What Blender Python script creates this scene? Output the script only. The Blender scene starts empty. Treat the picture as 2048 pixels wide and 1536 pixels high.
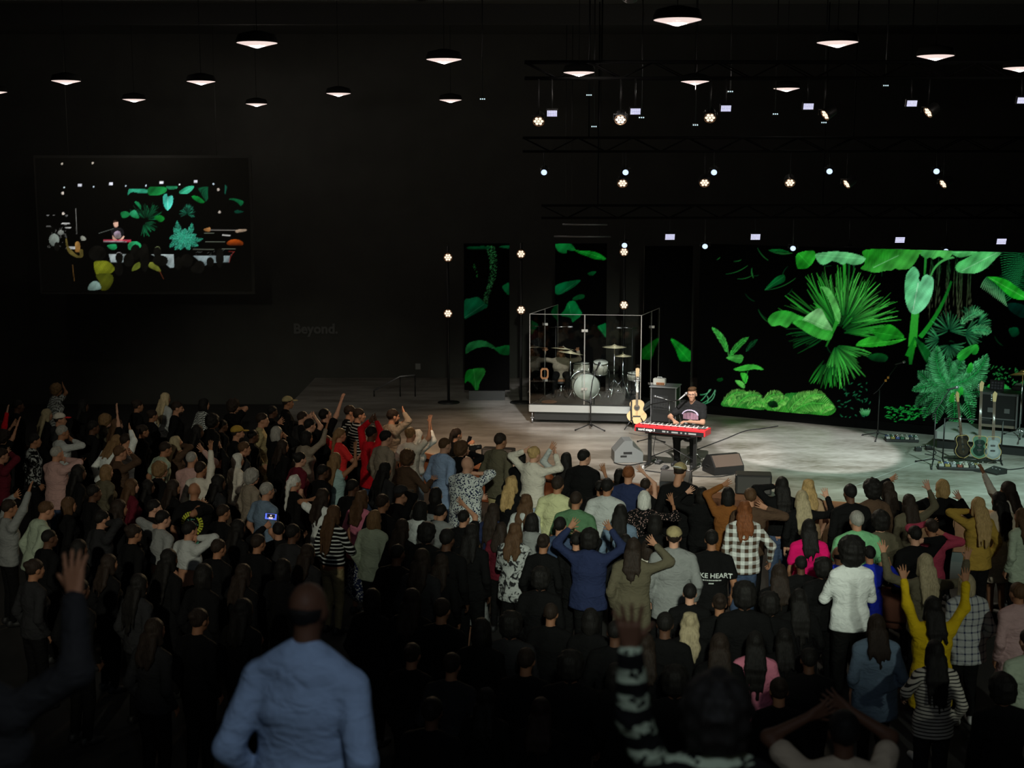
import bpy, math, random
import numpy as np
from mathutils import Vector, Matrix, Euler

sc = bpy.context.scene
COL = sc.collection
PI = math.pi
# ------------------------------------------------------------------ camera
F, CX, CY, HOR, CZ = 2700.0, 1024.0, 768.0, 341.0, 5.9
TH = math.atan((CY - HOR) / F)
cam_d = bpy.data.cameras.new('camera')
cam = bpy.data.objects.new('camera', cam_d)
COL.objects.link(cam)
cam.location = (0, 0, CZ)
cam.rotation_euler = (PI / 2 - TH, 0, 0)
cam_d.sensor_width = 36.0
cam_d.lens = F / 2048 * 36
cam_d.clip_end = 200
cam_d.dof.use_dof = True
cam_d.dof.focus_distance = 23.0
cam_d.dof.aperture_fstop = 2.3
sc.camera = cam
# ------------------------------------------------------------------ world, exposure
w = bpy.data.worlds.new('world')
sc.world = w
w.use_nodes = True
w.node_tree.nodes['Background'].inputs[0].default_value = (0.95, 1.0, 0.9, 1)
w.node_tree.nodes['Background'].inputs[1].default_value = 0.10
sc.view_settings.view_transform = 'Standard'
sc.view_settings.look = 'None'
sc.view_settings.exposure = 0.0
sc.view_settings.gamma = 1.0
sc.view_settings.use_curve_mapping = False
sc.cycles.use_denoising = True
sc.cycles.sample_clamp_indirect = 4.0
sc.cycles.max_bounces = 6


def lamp(kind, loc, target, energy, color, size=0.15, angle=40, blend=0.4):
    d = bpy.data.lights.new('lamp', kind)
    d.energy = energy
    d.color = color
    if kind == 'SPOT':
        d.spot_size = math.radians(angle)
        d.spot_blend = blend
        d.shadow_soft_size = size
    elif kind == 'POINT':
        d.shadow_soft_size = size
    o = bpy.data.objects.new('stage_lamp' if kind == 'SPOT' else 'house_lamp', d)
    COL.objects.link(o)
    o.location = loc
    if target is not None:
        o.rotation_euler = (Vector(target) - Vector(loc)).to_track_quat('-Z', 'Y').to_euler()
    return o


# light from the front-of-house bar above and behind the camera
lamp('SPOT', (0.5, -3.0, 8.75), (2.2, 21.0, 1.0), 11000, (0.92, 1.0, 0.84), 0.25, 21, 0.85)
lamp('SPOT', (-3.5, -3.0, 8.75), (-4.9, 20.6, 1.0), 4300, (1.0, 0.98, 0.80), 0.25, 21, 0.9)
lamp('SPOT', (6.5, -3.0, 8.75), (4.9, 14.2, 1.2), 2500, (0.92, 1.0, 0.86), 0.25, 14, 0.8)
lamp('SPOT', (7.0, -3.0, 8.75), (7.0, 19.0, 1.2), 2400, (0.92, 1.0, 0.86), 0.25, 14, 0.8)
# stage key lights on the front truss
lamp('SPOT', (6.2, 17.5, 8.2), (5.6, 25.0, 0.7), 6800, (0.98, 0.97, 1.0), 0.06, 19, 0.22)
lamp('SPOT', (2.2, 17.0, 8.2), (2.9, 24.3, 0.9), 5600, (1.0, 0.96, 0.90), 0.08, 24, 0.45)
lamp('SPOT', (8.5, 16.5, 8.2), (7.6, 22.0, 0.7), 4600, (0.66, 1.0, 0.90), 0.2, 44, 0.8)
lamp('SPOT', (-1.2, 19.0, 8.2), (-0.5, 24.9, 0.7), 2700, (1.0, 0.66, 0.42), 0.2, 38, 0.9)
lamp('SPOT', (1.6, 19.0, 8.2), (1.4, 27.6, 1.8), 4200, (0.98, 0.98, 1.0), 0.15, 22, 0.6)
# back light from the rear truss over the front of the stage
lamp('SPOT', (2.05, 25.05, 6.0), (4.0, 19.6, 0.8), 1000, (1.0, 0.86, 0.66), 0.2, 60, 0.8)
lamp('SPOT', (-1.40, 29.72, 3.95), (-3.4, 21.0, 1.6), 1100, (1.0, 0.70, 0.38), 0.4, 46, 0.9)


# ------------------------------------------------------------------ pixel helpers (2048 x 1536 frame)
def ray(px, py):
    a = (px - CX) / F
    b = -(py - CY) / F
    c, s = math.cos(TH), math.sin(TH)
    return Vector((a, c + b * s, -s + b * c))


CAMP = Vector((0, 0, CZ))


def on_z(px, py, z):
    d = ray(px, py)
    return CAMP + d * ((z - CZ) / d.z)


def on_y(px, py, y):
    d = ray(px, py)
    return CAMP + d * (y / d.y)


def on_plane(px, py, p0, n):
    d = ray(px, py)
    return CAMP + d * ((Vector(p0) - CAMP).dot(n) / d.dot(n))


def project(P):
    """world points (N,3) -> pixel coordinates of the frame"""
    P = np.asarray(P, float) - np.array([0, 0, CZ])
    c, s = math.cos(TH), math.sin(TH)
    zc = P[:, 1] * c - P[:, 2] * s
    up = P[:, 1] * s + P[:, 2] * c
    return CX + F * P[:, 0] / zc, CY - F * up / zc


# ------------------------------------------------------------------ materials
def lin(c):
    return tuple(((x / 255 + 0.055) / 1.055) ** 2.4 if x / 255 > 0.04045 else x / 255 / 12.92 for x in c)


MATS = {}


def mat(name, col=(0.5, 0.5, 0.5), rough=0.6, metal=0.0, emit=None, es=1.0, bump=0.0, bscale=40, vary=0.0, vscale=6, spec=0.5):
    if name in MATS:
        return MATS[name]
    m = bpy.data.materials.new(name)
    m.use_nodes = True
    nt = m.node_tree
    b = nt.nodes['Principled BSDF']
    b.inputs['Base Color'].default_value = (*col, 1)
    b.inputs['Roughness'].default_value = rough
    b.inputs['Metallic'].default_value = metal
    b.inputs['Specular IOR Level'].default_value = spec
    if emit is not None:
        b.inputs['Emission Color'].default_value = (*emit, 1)
        b.inputs['Emission Strength'].default_value = es
    tc = None
    if bump or vary:
        tc = nt.nodes.new('ShaderNodeTexCoord')
    if bump:
        n = nt.nodes.new('ShaderNodeTexNoise')
        n.inputs['Scale'].default_value = bscale
        n.inputs['Detail'].default_value = 3
        nt.links.new(tc.outputs['Object'], n.inputs['Vector'])
        bp = nt.nodes.new('ShaderNodeBump')
        bp.inputs['Strength'].default_value = bump
        bp.inputs['Distance'].default_value = 0.02
        nt.links.new(n.outputs['Fac'], bp.inputs['Height'])
        nt.links.new(bp.outputs['Normal'], b.inputs['Normal'])
    if vary:
        n2 = nt.nodes.new('ShaderNodeTexNoise')
        n2.inputs['Scale'].default_value = vscale
        n2.inputs['Detail'].default_value = 4
        nt.links.new(tc.outputs['Object'], n2.inputs['Vector'])
        mx = nt.nodes.new('ShaderNodeMix')
        mx.data_type = 'RGBA'
        mx.inputs[6].default_value = (*[min(1, c * (1 + vary)) for c in col], 1)
        mx.inputs[7].default_value = (*[c * (1 - vary) for c in col], 1)
        nt.links.new(n2.outputs['Fac'], mx.inputs[0])
        nt.links.new(mx.outputs[2], b.inputs['Base Color'])
    MATS[name] = m
    return m


def nmath(nt, op, a, b=None, c=None):
    n = nt.nodes.new('ShaderNodeMath')
    n.operation = op
    for i, v in enumerate((a, b, c)):
        if v is None:
            continue
        if isinstance(v, (int, float)):
            n.inputs[i].default_value = v
        else:
            nt.links.new(v, n.inputs[i])
    return n.outputs[0]


def nmix(nt, fac, a, b):
    n = nt.nodes.new('ShaderNodeMix')
    n.data_type = 'RGBA'
    for i, v in ((0, fac), (6, a), (7, b)):
        if isinstance(v, tuple):
            n.inputs[i].default_value = (*v, 1)
        elif isinstance(v, (int, float)):
            n.inputs[i].default_value = v
        else:
            nt.links.new(v, n.inputs[i])
    return n.outputs[2]


# ------------------------------------------------------------------ objects
def tag(o, label=None, cat=None, group=None, kind=None):
    for k, v in (('label', label), ('category', cat), ('group', group), ('kind', kind)):
        if v:
            o[k] = v
    return o


def empty(name, loc=(0, 0, 0), rz=0.0, label=None, cat=None, group=None, kind=None):
    o = bpy.data.objects.new(name, None)
    o.empty_display_size = 0.2
    COL.objects.link(o)
    o.location = loc
    o.rotation_euler = (0, 0, rz)
    return tag(o, label, cat, group, kind)


def link(name, me, parent=None, m=None):
    o = bpy.data.objects.new(name, me)
    COL.objects.link(o)
    if parent is not None:
        o.parent = parent
    if m is not None and not me.materials:
        me.materials.append(m)
    return o


def mesh_np(name, V, Q, smooth=True):
    """mesh from vertex (N,3) and quad (M,4) arrays"""
    V = np.asarray(V, np.float32)
    Q = np.asarray(Q, np.int32)
    me = bpy.data.meshes.new(name)
    me.vertices.add(len(V))
    me.vertices.foreach_set('co', V.ravel())
    me.loops.add(Q.size)
    me.loops.foreach_set('vertex_index', Q.ravel())
    me.polygons.add(len(Q))
    me.polygons.foreach_set('loop_start', np.arange(0, Q.size, Q.shape[1], dtype=np.int32))
    me.polygons.foreach_set('loop_total', np.full(len(Q), Q.shape[1], np.int32))
    me.polygons.foreach_set('use_smooth', np.full(len(Q), smooth, bool))
    me.update(calc_edges=True)
    return me


class MB:
    """collects solids, then links them as one mesh object"""

    def __init__(self):
        self.v, self.f, self.s = [], [], []

    def add(self, vs, fs, smooth=False):
        n = len(self.v)
        self.v += [tuple(x) for x in vs]
        self.f += [tuple(i + n for i in f) for f in fs]
        self.s += [smooth] * len(fs)
        return self

    def box(self, c, size, R=None, taper=1.0):
        x, y, z = [s / 2 for s in size]
        vs = []
        for sz in (-1, 1):
            t = taper if sz > 0 else 1.0
            for sx, sy in ((-1, -1), (1, -1), (1, 1), (-1, 1)):
                p = Vector((sx * x * t, sy * y * t, sz * z))
                if R is not None:
                    p = R @ p
                vs.append(p + Vector(c))
        return self.add(vs, [(3, 2, 1, 0), (4, 5, 6, 7), (0, 1, 5, 4), (1, 2, 6, 5), (2, 3, 7, 6), (3, 0, 4, 7)])

    def bbox(self, c, size, b=0.01, R=None):
        """box with chamfered vertical and top edges"""
        x, y, z = [s / 2 for s in size]
        b = min(b, x * 0.9, y * 0.9, z * 0.9)
        rings = []
        for zz, i in ((-z, b), (-z + b, 0), (z - b, 0), (z, b)):
            xx, yy = x - i, y - i
            rings.append([(-xx + b, -yy, zz), (xx - b, -yy, zz), (xx, -yy + b, zz), (xx, yy - b, zz), (xx - b, yy, zz), (-xx + b, yy, zz), (-xx, yy - b, zz), (-xx, -yy + b, zz)])
        return self.loft(rings, True, c, R)

    def loft(self, rings, caps=True, c=(0, 0, 0), R=None, smooth=False):
        n = len(rings[0])
        vs = []
        for r in rings:
            for p in r:
                p = Vector(p)
                if R is not None:
                    p = R @ p
                vs.append(p + Vector(c))
        fs = []
        for i in range(len(rings) - 1):
            for j in range(n):
                k = (j + 1) % n
                fs.append((i * n + j, i * n + k, (i + 1) * n + k, (i + 1) * n + j))
        self.add(vs, fs, smooth)
        if caps:
            m = len(self.v) - len(vs)
            self.f.append(tuple(m + j for j in reversed(range(n))))
            self.f.append(tuple(m + (len(rings) - 1) * n + j for j in range(n)))
            self.s += [False, False]
        return self

    def tube(self, pts, r, n=8, caps=True):
        pts = [Vector(p) for p in pts]
        rs = r if isinstance(r, (list, tuple)) else [r] * len(pts)
        rings = []
        prev = None
        for i, p in enumerate(pts):
            d = (pts[min(i + 1, len(pts) - 1)] - pts[max(i - 1, 0)])
            d = d.normalized() if d.length > 1e-9 else Vector((0, 0, 1))
            if prev is None:
                u = d.cross(Vector((0, 0, 1)))
                if u.length < 1e-3:
                    u = d.cross(Vector((0, 1, 0)))
            else:
                u = prev - d * prev.dot(d)
            u.normalize()
            prev = u
            wv = d.cross(u)
            rings.append([p + (u * math.cos(2 * PI * j / n) + wv * math.sin(2 * PI * j / n)) * rs[i] for j in range(n)])
        return self.loft(rings, caps, smooth=True)

    def cyl(self, a, b, r, n=12, r2=None):
        return self.tube([a, b], [r, r if r2 is None else r2], n)

    def lathe(self, prof, n=24, c=(0, 0, 0), R=None, smooth=True, caps=True):
        rings = [[(r * math.cos(2 * PI * j / n), r * math.sin(2 * PI * j / n), z) for j in range(n)] for r, z in prof]
        return self.loft(rings, caps, c, R, smooth)

    def prism(self, poly, t, c=(0, 0, 0), R=None):
        """polygon in local xz, thickness t along y (centred)"""
        return self.loft([[(x, t / 2, z) for x, z in poly], [(x, -t / 2, z) for x, z in poly]], True, c, R)

    def torus(self, c, R0, r, n=24, m=6, R=None, arc=2 * PI):
        pts = []
        for i in range(n + 1):
            a = arc * i / n
            p = Vector((R0 * math.cos(a), R0 * math.sin(a), 0))
            if R is not None:
                p = R @ p
            pts.append(p + Vector(c))
        return self.tube(pts, r, m)

    def mesh(self, name):
        me = bpy.data.meshes.new(name)
        me.from_pydata(self.v, [], self.f)
        me.polygons.foreach_set('use_smooth', self.s)
        me.update()
        return me

    def build(self, name, m, parent=None, label=None):
        o = link(name, self.mesh(name), parent, m)
        if label:
            o['label'] = label
        return o


def text_mesh(s, size, depth=0.0, bold=0.0):
    cu = bpy.data.curves.new('lettering', 'FONT')
    cu.body = s
    cu.size = size
    cu.extrude = depth
    cu.offset = bold
    cu.resolution_u = 3
    cu.align_x = 'CENTER'
    cu.align_y = 'CENTER'
    o = bpy.data.objects.new('lettering', cu)
    COL.objects.link(o)
    dg = bpy.context.evaluated_depsgraph_get()
    me = bpy.data.meshes.new_from_object(o.evaluated_get(dg))
    bpy.data.objects.remove(o)
    bpy.data.curves.remove(cu)
    me.name = 'lettering'
    return me


def copy_tree(o, parent=None):
    c = o.copy()
    COL.objects.link(c)
    c.parent = parent
    for ch in list(o.children):
        copy_tree(ch, c)
    return c


ORD = ['first', 'second', 'third', 'fourth', 'fifth', 'sixth', 'seventh', 'eighth', 'ninth', 'tenth', 'eleventh', 'twelfth', 'thirteenth', 'fourteenth', 'fifteenth', 'sixteenth', 'seventeenth']
BLACK = mat('black_plastic', (0.012, 0.012, 0.012), 0.5)
BLACKM = mat('black_metal', (0.02, 0.02, 0.02), 0.4, 0.3)
CHROME = mat('chrome', (0.75, 0.76, 0.78), 0.18, 1.0)
RUBBER = mat('rubber', (0.01, 0.01, 0.01), 0.8)
GREYM = mat('grey_metal', (0.32, 0.32, 0.33), 0.4, 0.8)
WHITEP = mat('white_paint', (0.75, 0.76, 0.74), 0.5)
# ------------------------------------------------------------------ the hall
SZ = 0.7                                             # stage height
m_floor = mat('dark_carpet', (0.016, 0.015, 0.013), 0.95, bump=0.3, bscale=300)
m_wall = mat('black_wall_paint', (0.042, 0.042, 0.036), 0.85, vary=0.3, vscale=1.5)
m_ceil = mat('black_ceiling_paint', (0.05, 0.05, 0.043), 0.9)
tag(MB().box((0, 14.5, -0.1), (30, 39, 0.2)).build('floor', m_floor), kind='structure')
tag(MB().box((0, 34.1, 4.6), (30, 0.2, 9.2)).build('wall_back', m_wall), kind='structure')
tag(MB().box((-15.1, 14.5, 4.6), (0.2, 39, 9.2)).build('wall_left', m_wall), kind='structure')
tag(MB().box((15.1, 14.5, 4.6), (0.2, 39, 9.2)).build('wall_right', m_wall), kind='structure')
tag(MB().box((0, 14.5, 9.3), (30.4, 39.4, 0.2)).build('ceiling', m_ceil), kind='structure')
for i, y in enumerate((8, 12, 16, 20, 24, 28)):
    tag(MB().box((0, y, 9.0), (30, 0.16, 0.4)).build('ceiling_beam', mat('ceiling_beam_paint', (0.03, 0.03, 0.028), 0.7)), kind='structure')
TIERS = [(-4.9, 2.0, 4.2), (2.0, 3.0, 3.65), (3.0, 3.9, 3.1), (3.9, 5.75, 2.55), (5.75, 6.65, 2.05), (6.65, 7.65, 1.5), (7.65, 8.65, 1.0), (8.65, 9.6, 0.5)]


def floor_z(y):
    for a, b, z in TIERS:
        if a <= y < b:
            return z
    return 0.0


for a, b, z in TIERS:
    tag(MB().box((0, (a + b) / 2, z / 2 + 0.005), (29.9, b - a - 0.002, z - 0.01)).build('floor_tier', m_floor), kind='structure')

# stage: curved front edge traced on the stage level
edge_px = [(690, 872), (770, 889), (847, 905), (942, 925), (1090, 946), (1232, 963), (1345, 976), (1445, 986), (1545, 994.5), (1647, 1002), (1740, 1009), (1836, 1015), (1986, 1021), (2140, 1024)]
EDGE = [on_z(x, y, SZ).xy for x, y in edge_px] + [Vector((10.3, 20.75)), Vector((12.6, 21.3)), Vector((14.7, 22.2))]


def stage_front(x):
    for a, b in zip(EDGE, EDGE[1:]):
        if a.x <= x <= b.x:
            return a.y + (b.y - a.y) * (x - a.x) / (b.x - a.x)
    return 99.0


ms = bpy.data.materials.new('stage_floor_paint')
ms.use_nodes = True
nt = ms.node_tree
bs = nt.nodes['Principled BSDF']
tc = nt.nodes.new('ShaderNodeTexCoord')
mp = nt.nodes.new('ShaderNodeMapping')
mp.inputs['Scale'].default_value = (0.55, 1.6, 1)
mp.inputs['Rotation'].default_value = (0, 0, 0.45)
nt.links.new(tc.outputs['Object'], mp.inputs['Vector'])
n1 = nt.nodes.new('ShaderNodeTexNoise')
n1.inputs['Scale'].default_value = 0.9
n1.inputs['Detail'].default_value = 8
n1.inputs['Roughness'].default_value = 0.62
nt.links.new(mp.outputs[0], n1.inputs['Vector'])
n2 = nt.nodes.new('ShaderNodeTexNoise')
n2.inputs['Scale'].default_value = 14
n2.inputs['Detail'].default_value = 6
nt.links.new(mp.outputs[0], n2.inputs['Vector'])
cr = nt.nodes.new('ShaderNodeValToRGB')
cr.color_ramp.elements[0].position = 0.36
cr.color_ramp.elements[0].color = (0.115, 0.098, 0.076, 1)
cr.color_ramp.elements[1].position = 0.62
cr.color_ramp.elements[1].color = (0.36, 0.34, 0.305, 1)
nt.links.new(nmath(nt, 'ADD', nmath(nt, 'MULTIPLY', n1.outputs['Fac'], 0.75), nmath(nt, 'MULTIPLY', n2.outputs['Fac'], 0.25)), cr.inputs['Fac'])
nt.links.new(cr.outputs['Color'], bs.inputs['Base Color'])
bs.inputs['Roughness'].default_value = 0.42
nt.links.new(nmath(nt, 'MULTIPLY_ADD', n2.outputs['Fac'], 0.3, 0.28), bs.inputs['Roughness'])
poly = [(p.x, p.y) for p in EDGE] + [(14.7, 33.9), (-5.0, 33.9), (-5.0, 28.5)]
mb = MB()
n = len(poly)
mb.add([(x, y, SZ) for x, y in poly] + [(x, y, SZ - 0.06) for x, y in poly], [tuple(range(n)), tuple(reversed(range(n, 2 * n)))] + [(i, i + n, (i + 1) % n + n, (i + 1) % n) for i in range(n)])
stage = tag(mb.build('floor_stage', ms), kind='structure')
m_wood = mat('fascia_wood', (0.16, 0.062, 0.03), 0.45, bump=0.15, bscale=25, vary=0.35, vscale=9)
m_nose = mat('nosing_wood', (0.24, 0.10, 0.05), 0.4, vary=0.25, vscale=9)
fr = empty('trim_1', (0, 0, 0), kind='structure')
pts = []
for a, b in zip(EDGE, EDGE[1:]):                    # even panels along the curve
    k = max(1, round((b - a).length / 0.62))
    pts += [a.lerp(b, i / k) for i in range(k)]
pts.append(EDGE[-1])
for a, b in zip(pts, pts[1:]):
    d = (b - a)
    ang = math.atan2(d.y, d.x)
    R = Matrix.Rotation(ang, 3, 'Z')
    nrm = Vector((d.y, -d.x)).normalized()
    c = (a + b) / 2
    MB().box((c.x - nrm.x * 0.03, c.y - nrm.y * 0.03, 0.31), (d.length - 0.008, 0.04, 0.6), R).build('panel', m_wood, fr)
    MB().box((c.x, c.y, SZ - 0.045), (d.length + 0.01, 0.06, 0.1), R).build('nosing', m_nose, fr)
# stage body under the floor so nothing is seen through it
sub = MB()
ins = [(p.x, p.y + 0.12) for p in EDGE] + [(14.6, 33.9), (-4.9, 33.9), (-4.9, 28.6)]
sub.add([(x, y, 0.0) for x, y in ins] + [(x, y, SZ - 0.07) for x, y in ins], [tuple(range(n, 2 * n)), tuple(reversed(range(n)))] + [(i, (i + 1) % n, (i + 1) % n + n, i + n) for i in range(n)])
tag(sub.build('floor_stage_base', BLACK), kind='structure')

# ------------------------------------------------------------------ picture sheets for the video screens
def smooth_poly(pts, n=6):
    P = np.array(pts, float)
    out = []
    m = len(P)
    for i in range(m):
        p0, p1, p2, p3 = P[i - 1], P[i], P[(i + 1) % m], P[(i + 2) % m]
        for j in range(n):
            t = j / n
            out.append(0.5 * ((2 * p1) + (-p0 + p2) * t + (2 * p0 - 5 * p1 + 4 * p2 - p3) * t * t + (-p0 + 3 * p1 - 3 * p2 + p3) * t ** 3))
    return np.array(out)


class Canvas:
    """a picture painted in numbers; drawn later as the coloured points of a screen sheet"""

    def __init__(self, x0, y0, x1, y1, k=1.5):
        self.x0, self.y0, self.k = x0, y0, k
        self.w, self.h = int((x1 - x0) * k), int((y1 - y0) * k)
        self.a = np.zeros((self.h, self.w, 3))

    def box(self, xs, ys, pad=2):
        k = self.k
        i0 = max(0, int((min(xs) - self.x0 - pad) * k))
        i1 = min(self.w, int((max(xs) - self.x0 + pad) * k) + 1)
        j0 = max(0, int((min(ys) - self.y0 - pad) * k))
        j1 = min(self.h, int((max(ys) - self.y0 + pad) * k) + 1)
        if i1 <= i0 or j1 <= j0:
            return None
        X = (np.arange(i0, i1) + 0.5) / k + self.x0
        Y = (np.arange(j0, j1) + 0.5) / k + self.y0
        return slice(j0, j1), slice(i0, i1), X[None, :], Y[:, None]

    def blend(self, sl, A, col):
        j, i = sl
        self.a[j, i] = self.a[j, i] * (1 - A[..., None]) + np.asarray(col) * A[..., None]

    def leaf(self, pts, col, rib=None, col2=None, vein=0.0, vfreq=0.9, smooth=True, ribcol=None, alpha=1.0):
        P = smooth_poly(pts) if smooth else np.array(pts, float)
        r = self.box(P[:, 0], P[:, 1])
        if r is None:
            return
        sj, si, X, Y = r
        ins = np.zeros((Y.shape[0], X.shape[1]), bool)
        edge = np.full(ins.shape, 1e9)
        Q = np.roll(P, -1, 0)
        for (x1, y1), (x2, y2) in zip(P, Q):
            if y1 != y2:
                ins ^= ((Y >= min(y1, y2)) & (Y < max(y1, y2))) & (X < x1 + (Y - y1) * (x2 - x1) / (y2 - y1))
        c1 = np.array(lin(col))
        c2 = np.array(lin(col2)) if col2 is not None else c1 * 0.55
        C = np.broadcast_to(c1, ins.shape + (3,)).copy()
        if rib is not None:
            a, b = np.array(rib[0], float), np.array(rib[-1], float)
            d = b - a
            L = np.hypot(*d) + 1e-6
            d /= L
            t = (X - a[0]) * d[0] + (Y - a[1]) * d[1]
            s = -(X - a[0]) * d[1] + (Y - a[1]) * d[0]
            g = np.clip(0.5 + s / (0.55 * L), 0, 1)
            C = c1 * (1 - g[..., None]) + c2 * g[..., None]
            if vein:
                C *= (1 - vein * (0.6 + 0.4 * np.sin((t - np.abs(s) * 0.6) * vfreq * 1.7 + 3 * np.sin(t * 0.21))))[..., None]
            rl = 0.75 * np.clip(1.0 - np.abs(s), 0, 1) * ((t > 0) & (t < L))
            rc = np.array(lin(ribcol)) if ribcol is not None else np.minimum(1, c1 * 1.35 + 0.01)
            C = C * (1 - rl[..., None]) + rc * rl[..., None]
        else:
            y0, y1 = P[:, 1].min(), P[:, 1].max()
            g = np.clip((Y - y0) / (y1 - y0 + 1e-6), 0, 1) + 0 * X
            C = c1 * (1 - g[..., None]) + c2 * g[..., None]
            if vein:
                C *= (1 - vein * (0.5 + 0.5 * np.sin((X * 0.9 + Y * 0.45) * vfreq)))[..., None]
        ph = (P[0, 0] * 7.3 + P[0, 1] * 3.1) % 6.28
        fold = 1 + 0.22 * np.sin(X * 0.16 + Y * 0.10 + ph) + 0.16 * np.sin(X * 0.07 - Y * 0.19 + 2 * ph) + 0.10 * np.sin(X * 0.45 + Y * 0.33 + ph)
        C = np.clip(C * fold[..., None], 0, 1)
        A = ins.astype(float) * alpha
        self.a[sj, si] = self.a[sj, si] * (1 - A[..., None]) + C * A[..., None]

    def blade(self, p, q, w, col, w2=0.0, col2=None, bend=0.0, wm=None):
        """a tapered stroke from p to q; widest in the middle when wm is given"""
        p, q = np.array(p, float), np.array(q, float)
        d = q - p
        L = np.hypot(*d) + 1e-6
        u = d / L
        nrm = np.array([-u[1], u[0]])
        m = (p + q) / 2 + nrm * bend * L
        r = self.box([p[0], q[0], m[0]], [p[1], q[1], m[1]], 3 + max(w, w2, wm or 0))
        if r is None:
            return
        sj, si, X, Y = r
        t = ((X - p[0]) * u[0] + (Y - p[1]) * u[1]) / L
        s = (X - p[0]) * nrm[0] + (Y - p[1]) * nrm[1] - 4 * bend * L * t * (1 - t)
        tt = np.clip(t, 0, 1)
        ww = w + (w2 - w) * tt
        if wm is not None:
            ww = ww * (1 - np.sin(PI * tt)) + wm * np.sin(PI * tt) ** 0.8
        A = np.clip((ww / 2 - np.abs(s)) * self.k + 0.5, 0, 1) * ((t >= 0) & (t <= 1))
        c1 = np.array(lin(col))
        c2 = np.array(lin(col2)) if col2 is not None else c1
        C = c1 + (c2 - c1) * tt[..., None]
        self.a[sj, si] = self.a[sj, si] * (1 - A[..., None]) + C * A[..., None]

    def frond(self, p, q, half, n, col, col2=None, bend=0.1, lw=1.7, ang=60, rng=None):
        """a rachis with leaflets on both sides"""
        p, q = np.array(p, float), np.array(q, float)
        d = q - p
        L = np.hypot(*d)
        u = d / L
        nrm = np.array([-u[1], u[0]])
        for i in range(n):
            t = (i + 0.5) / n
            c = p + d * t + nrm * 4 * bend * L * t * (1 - t)
            tg = u + nrm * 4 * bend * (1 - 2 * t)
            tg /= np.hypot(*tg)
            ln = half * (math.sin(PI * min(1, 0.16 + 0.84 * t)) ** 0.75) * (1 if rng is None else rng.uniform(0.85, 1.12))
            for s in (-1, 1):
                nn = np.array([-tg[1], tg[0]]) * s
                a = math.radians(ang)
                e = c + (tg * math.cos(a) + nn * math.sin(a)) * ln
                f = 1 if rng is None else rng.uniform(0.65, 1.1)
                self.blade(c, e, lw, [x * f for x in col], lw * 0.35, [x * f for x in (col2 or col)], 0.06 * s, lw * 1.15)
        self.blade(p, q, 1.3, [min(255, x * 1.15 + 10) for x in col], 0.7, None, bend)

    def fan(self, c, n, a0, a1, r0, r1, w, col, col2, rng, start=0.1):
        for i in range(n):
            a = math.radians(a0 + (a1 - a0) * (i + rng.uniform(-0.3, 0.3)) / max(1, n - 1))
            r = rng.uniform(r0, r1)
            f = rng.uniform(0.45, 1.2)
            dx, dy = math.cos(a), -math.sin(a)
            self.blade((c[0] + dx * r * start, c[1] + dy * r * start), (c[0] + dx * r, c[1] + dy * r), w * 0.6, [x * f for x in col2], 0.5, [min(255, x * f) for x in col], rng.uniform(-0.05, 0.05), w)

    def mottle(self, amount, seed=1):
        g = np.random.default_rng(seed).random(self.a.shape[:2])
        self.a *= (1 - amount + 2 * amount * g)[..., None]

    def sample(self, px, py):
        x = np.clip((px - self.x0) * self.k - 0.5, 0, self.w - 1.001)
        y = np.clip((py - self.y0) * self.k - 0.5, 0, self.h - 1.001)
        i, j = x.astype(int), y.astype(int)
        fx, fy = (x - i)[:, None], (y - j)[:, None]
        a = self.a
        return a[j, i] * (1 - fx) * (1 - fy) + a[j, i + 1] * fx * (1 - fy) + a[j + 1, i] * (1 - fx) * fy + a[j + 1, i + 1] * fx * fy


m_pic = bpy.data.materials.new('lit_screen_pixels')
m_pic.use_nodes = True
nt = m_pic.node_tree
b = nt.nodes['Principled BSDF']
b.inputs['Base Color'].default_value = (0.002, 0.002, 0.002, 1)
b.inputs['Roughness'].default_value = 0.9
b.inputs['Specular IOR Level'].default_value = 0.05
at = nt.nodes.new('ShaderNodeAttribute')
at.attribute_name = 'pixel'
nt.links.new(at.outputs['Color'], b.inputs['Emission Color'])
b.inputs['Emission Strength'].default_value = 1.0


m_relay = m_pic.copy()
m_relay.name = 'projection_screen'
m_relay.node_tree.nodes['Principled BSDF'].inputs['Base Color'].default_value = (0.036, 0.036, 0.031, 1)


def sheet(name, canvas, O, U, Vv, w, h, cell, parent, m=None):
    """a flat grid from corner O along U (width w) and Vv (height h), coloured from the canvas"""
    nx, ny = max(2, int(w / cell)), max(2, int(h / cell))
    gu = np.linspace(0, w, nx + 1)
    gv = np.linspace(0, h, ny + 1)
    G = np.array(O)[None, None] + gu[None, :, None] * np.array(U) + gv[:, None, None] * np.array(Vv)
    V = G.reshape(-1, 3)
    px, py = project(V)
    C = canvas.sample(px, py)
    out = (px < canvas.x0) | (py < canvas.y0) | (py > canvas.y0 + canvas.h / canvas.k)
    C[out] = 0
    i = np.arange(ny)[:, None] * (nx + 1) + np.arange(nx)[None]
    Q = np.stack([i, i + 1, i + nx + 2, i + nx + 1], -1).reshape(-1, 4)
    me = mesh_np(name, V, Q, False)
    ca = me.color_attributes.new('pixel', 'FLOAT_COLOR', 'POINT')
    ca.data.foreach_set('color', np.concatenate([C, np.ones((len(C), 1))], 1).astype(np.float32).ravel())
    return link(name, me, parent, m or m_pic)


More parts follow.
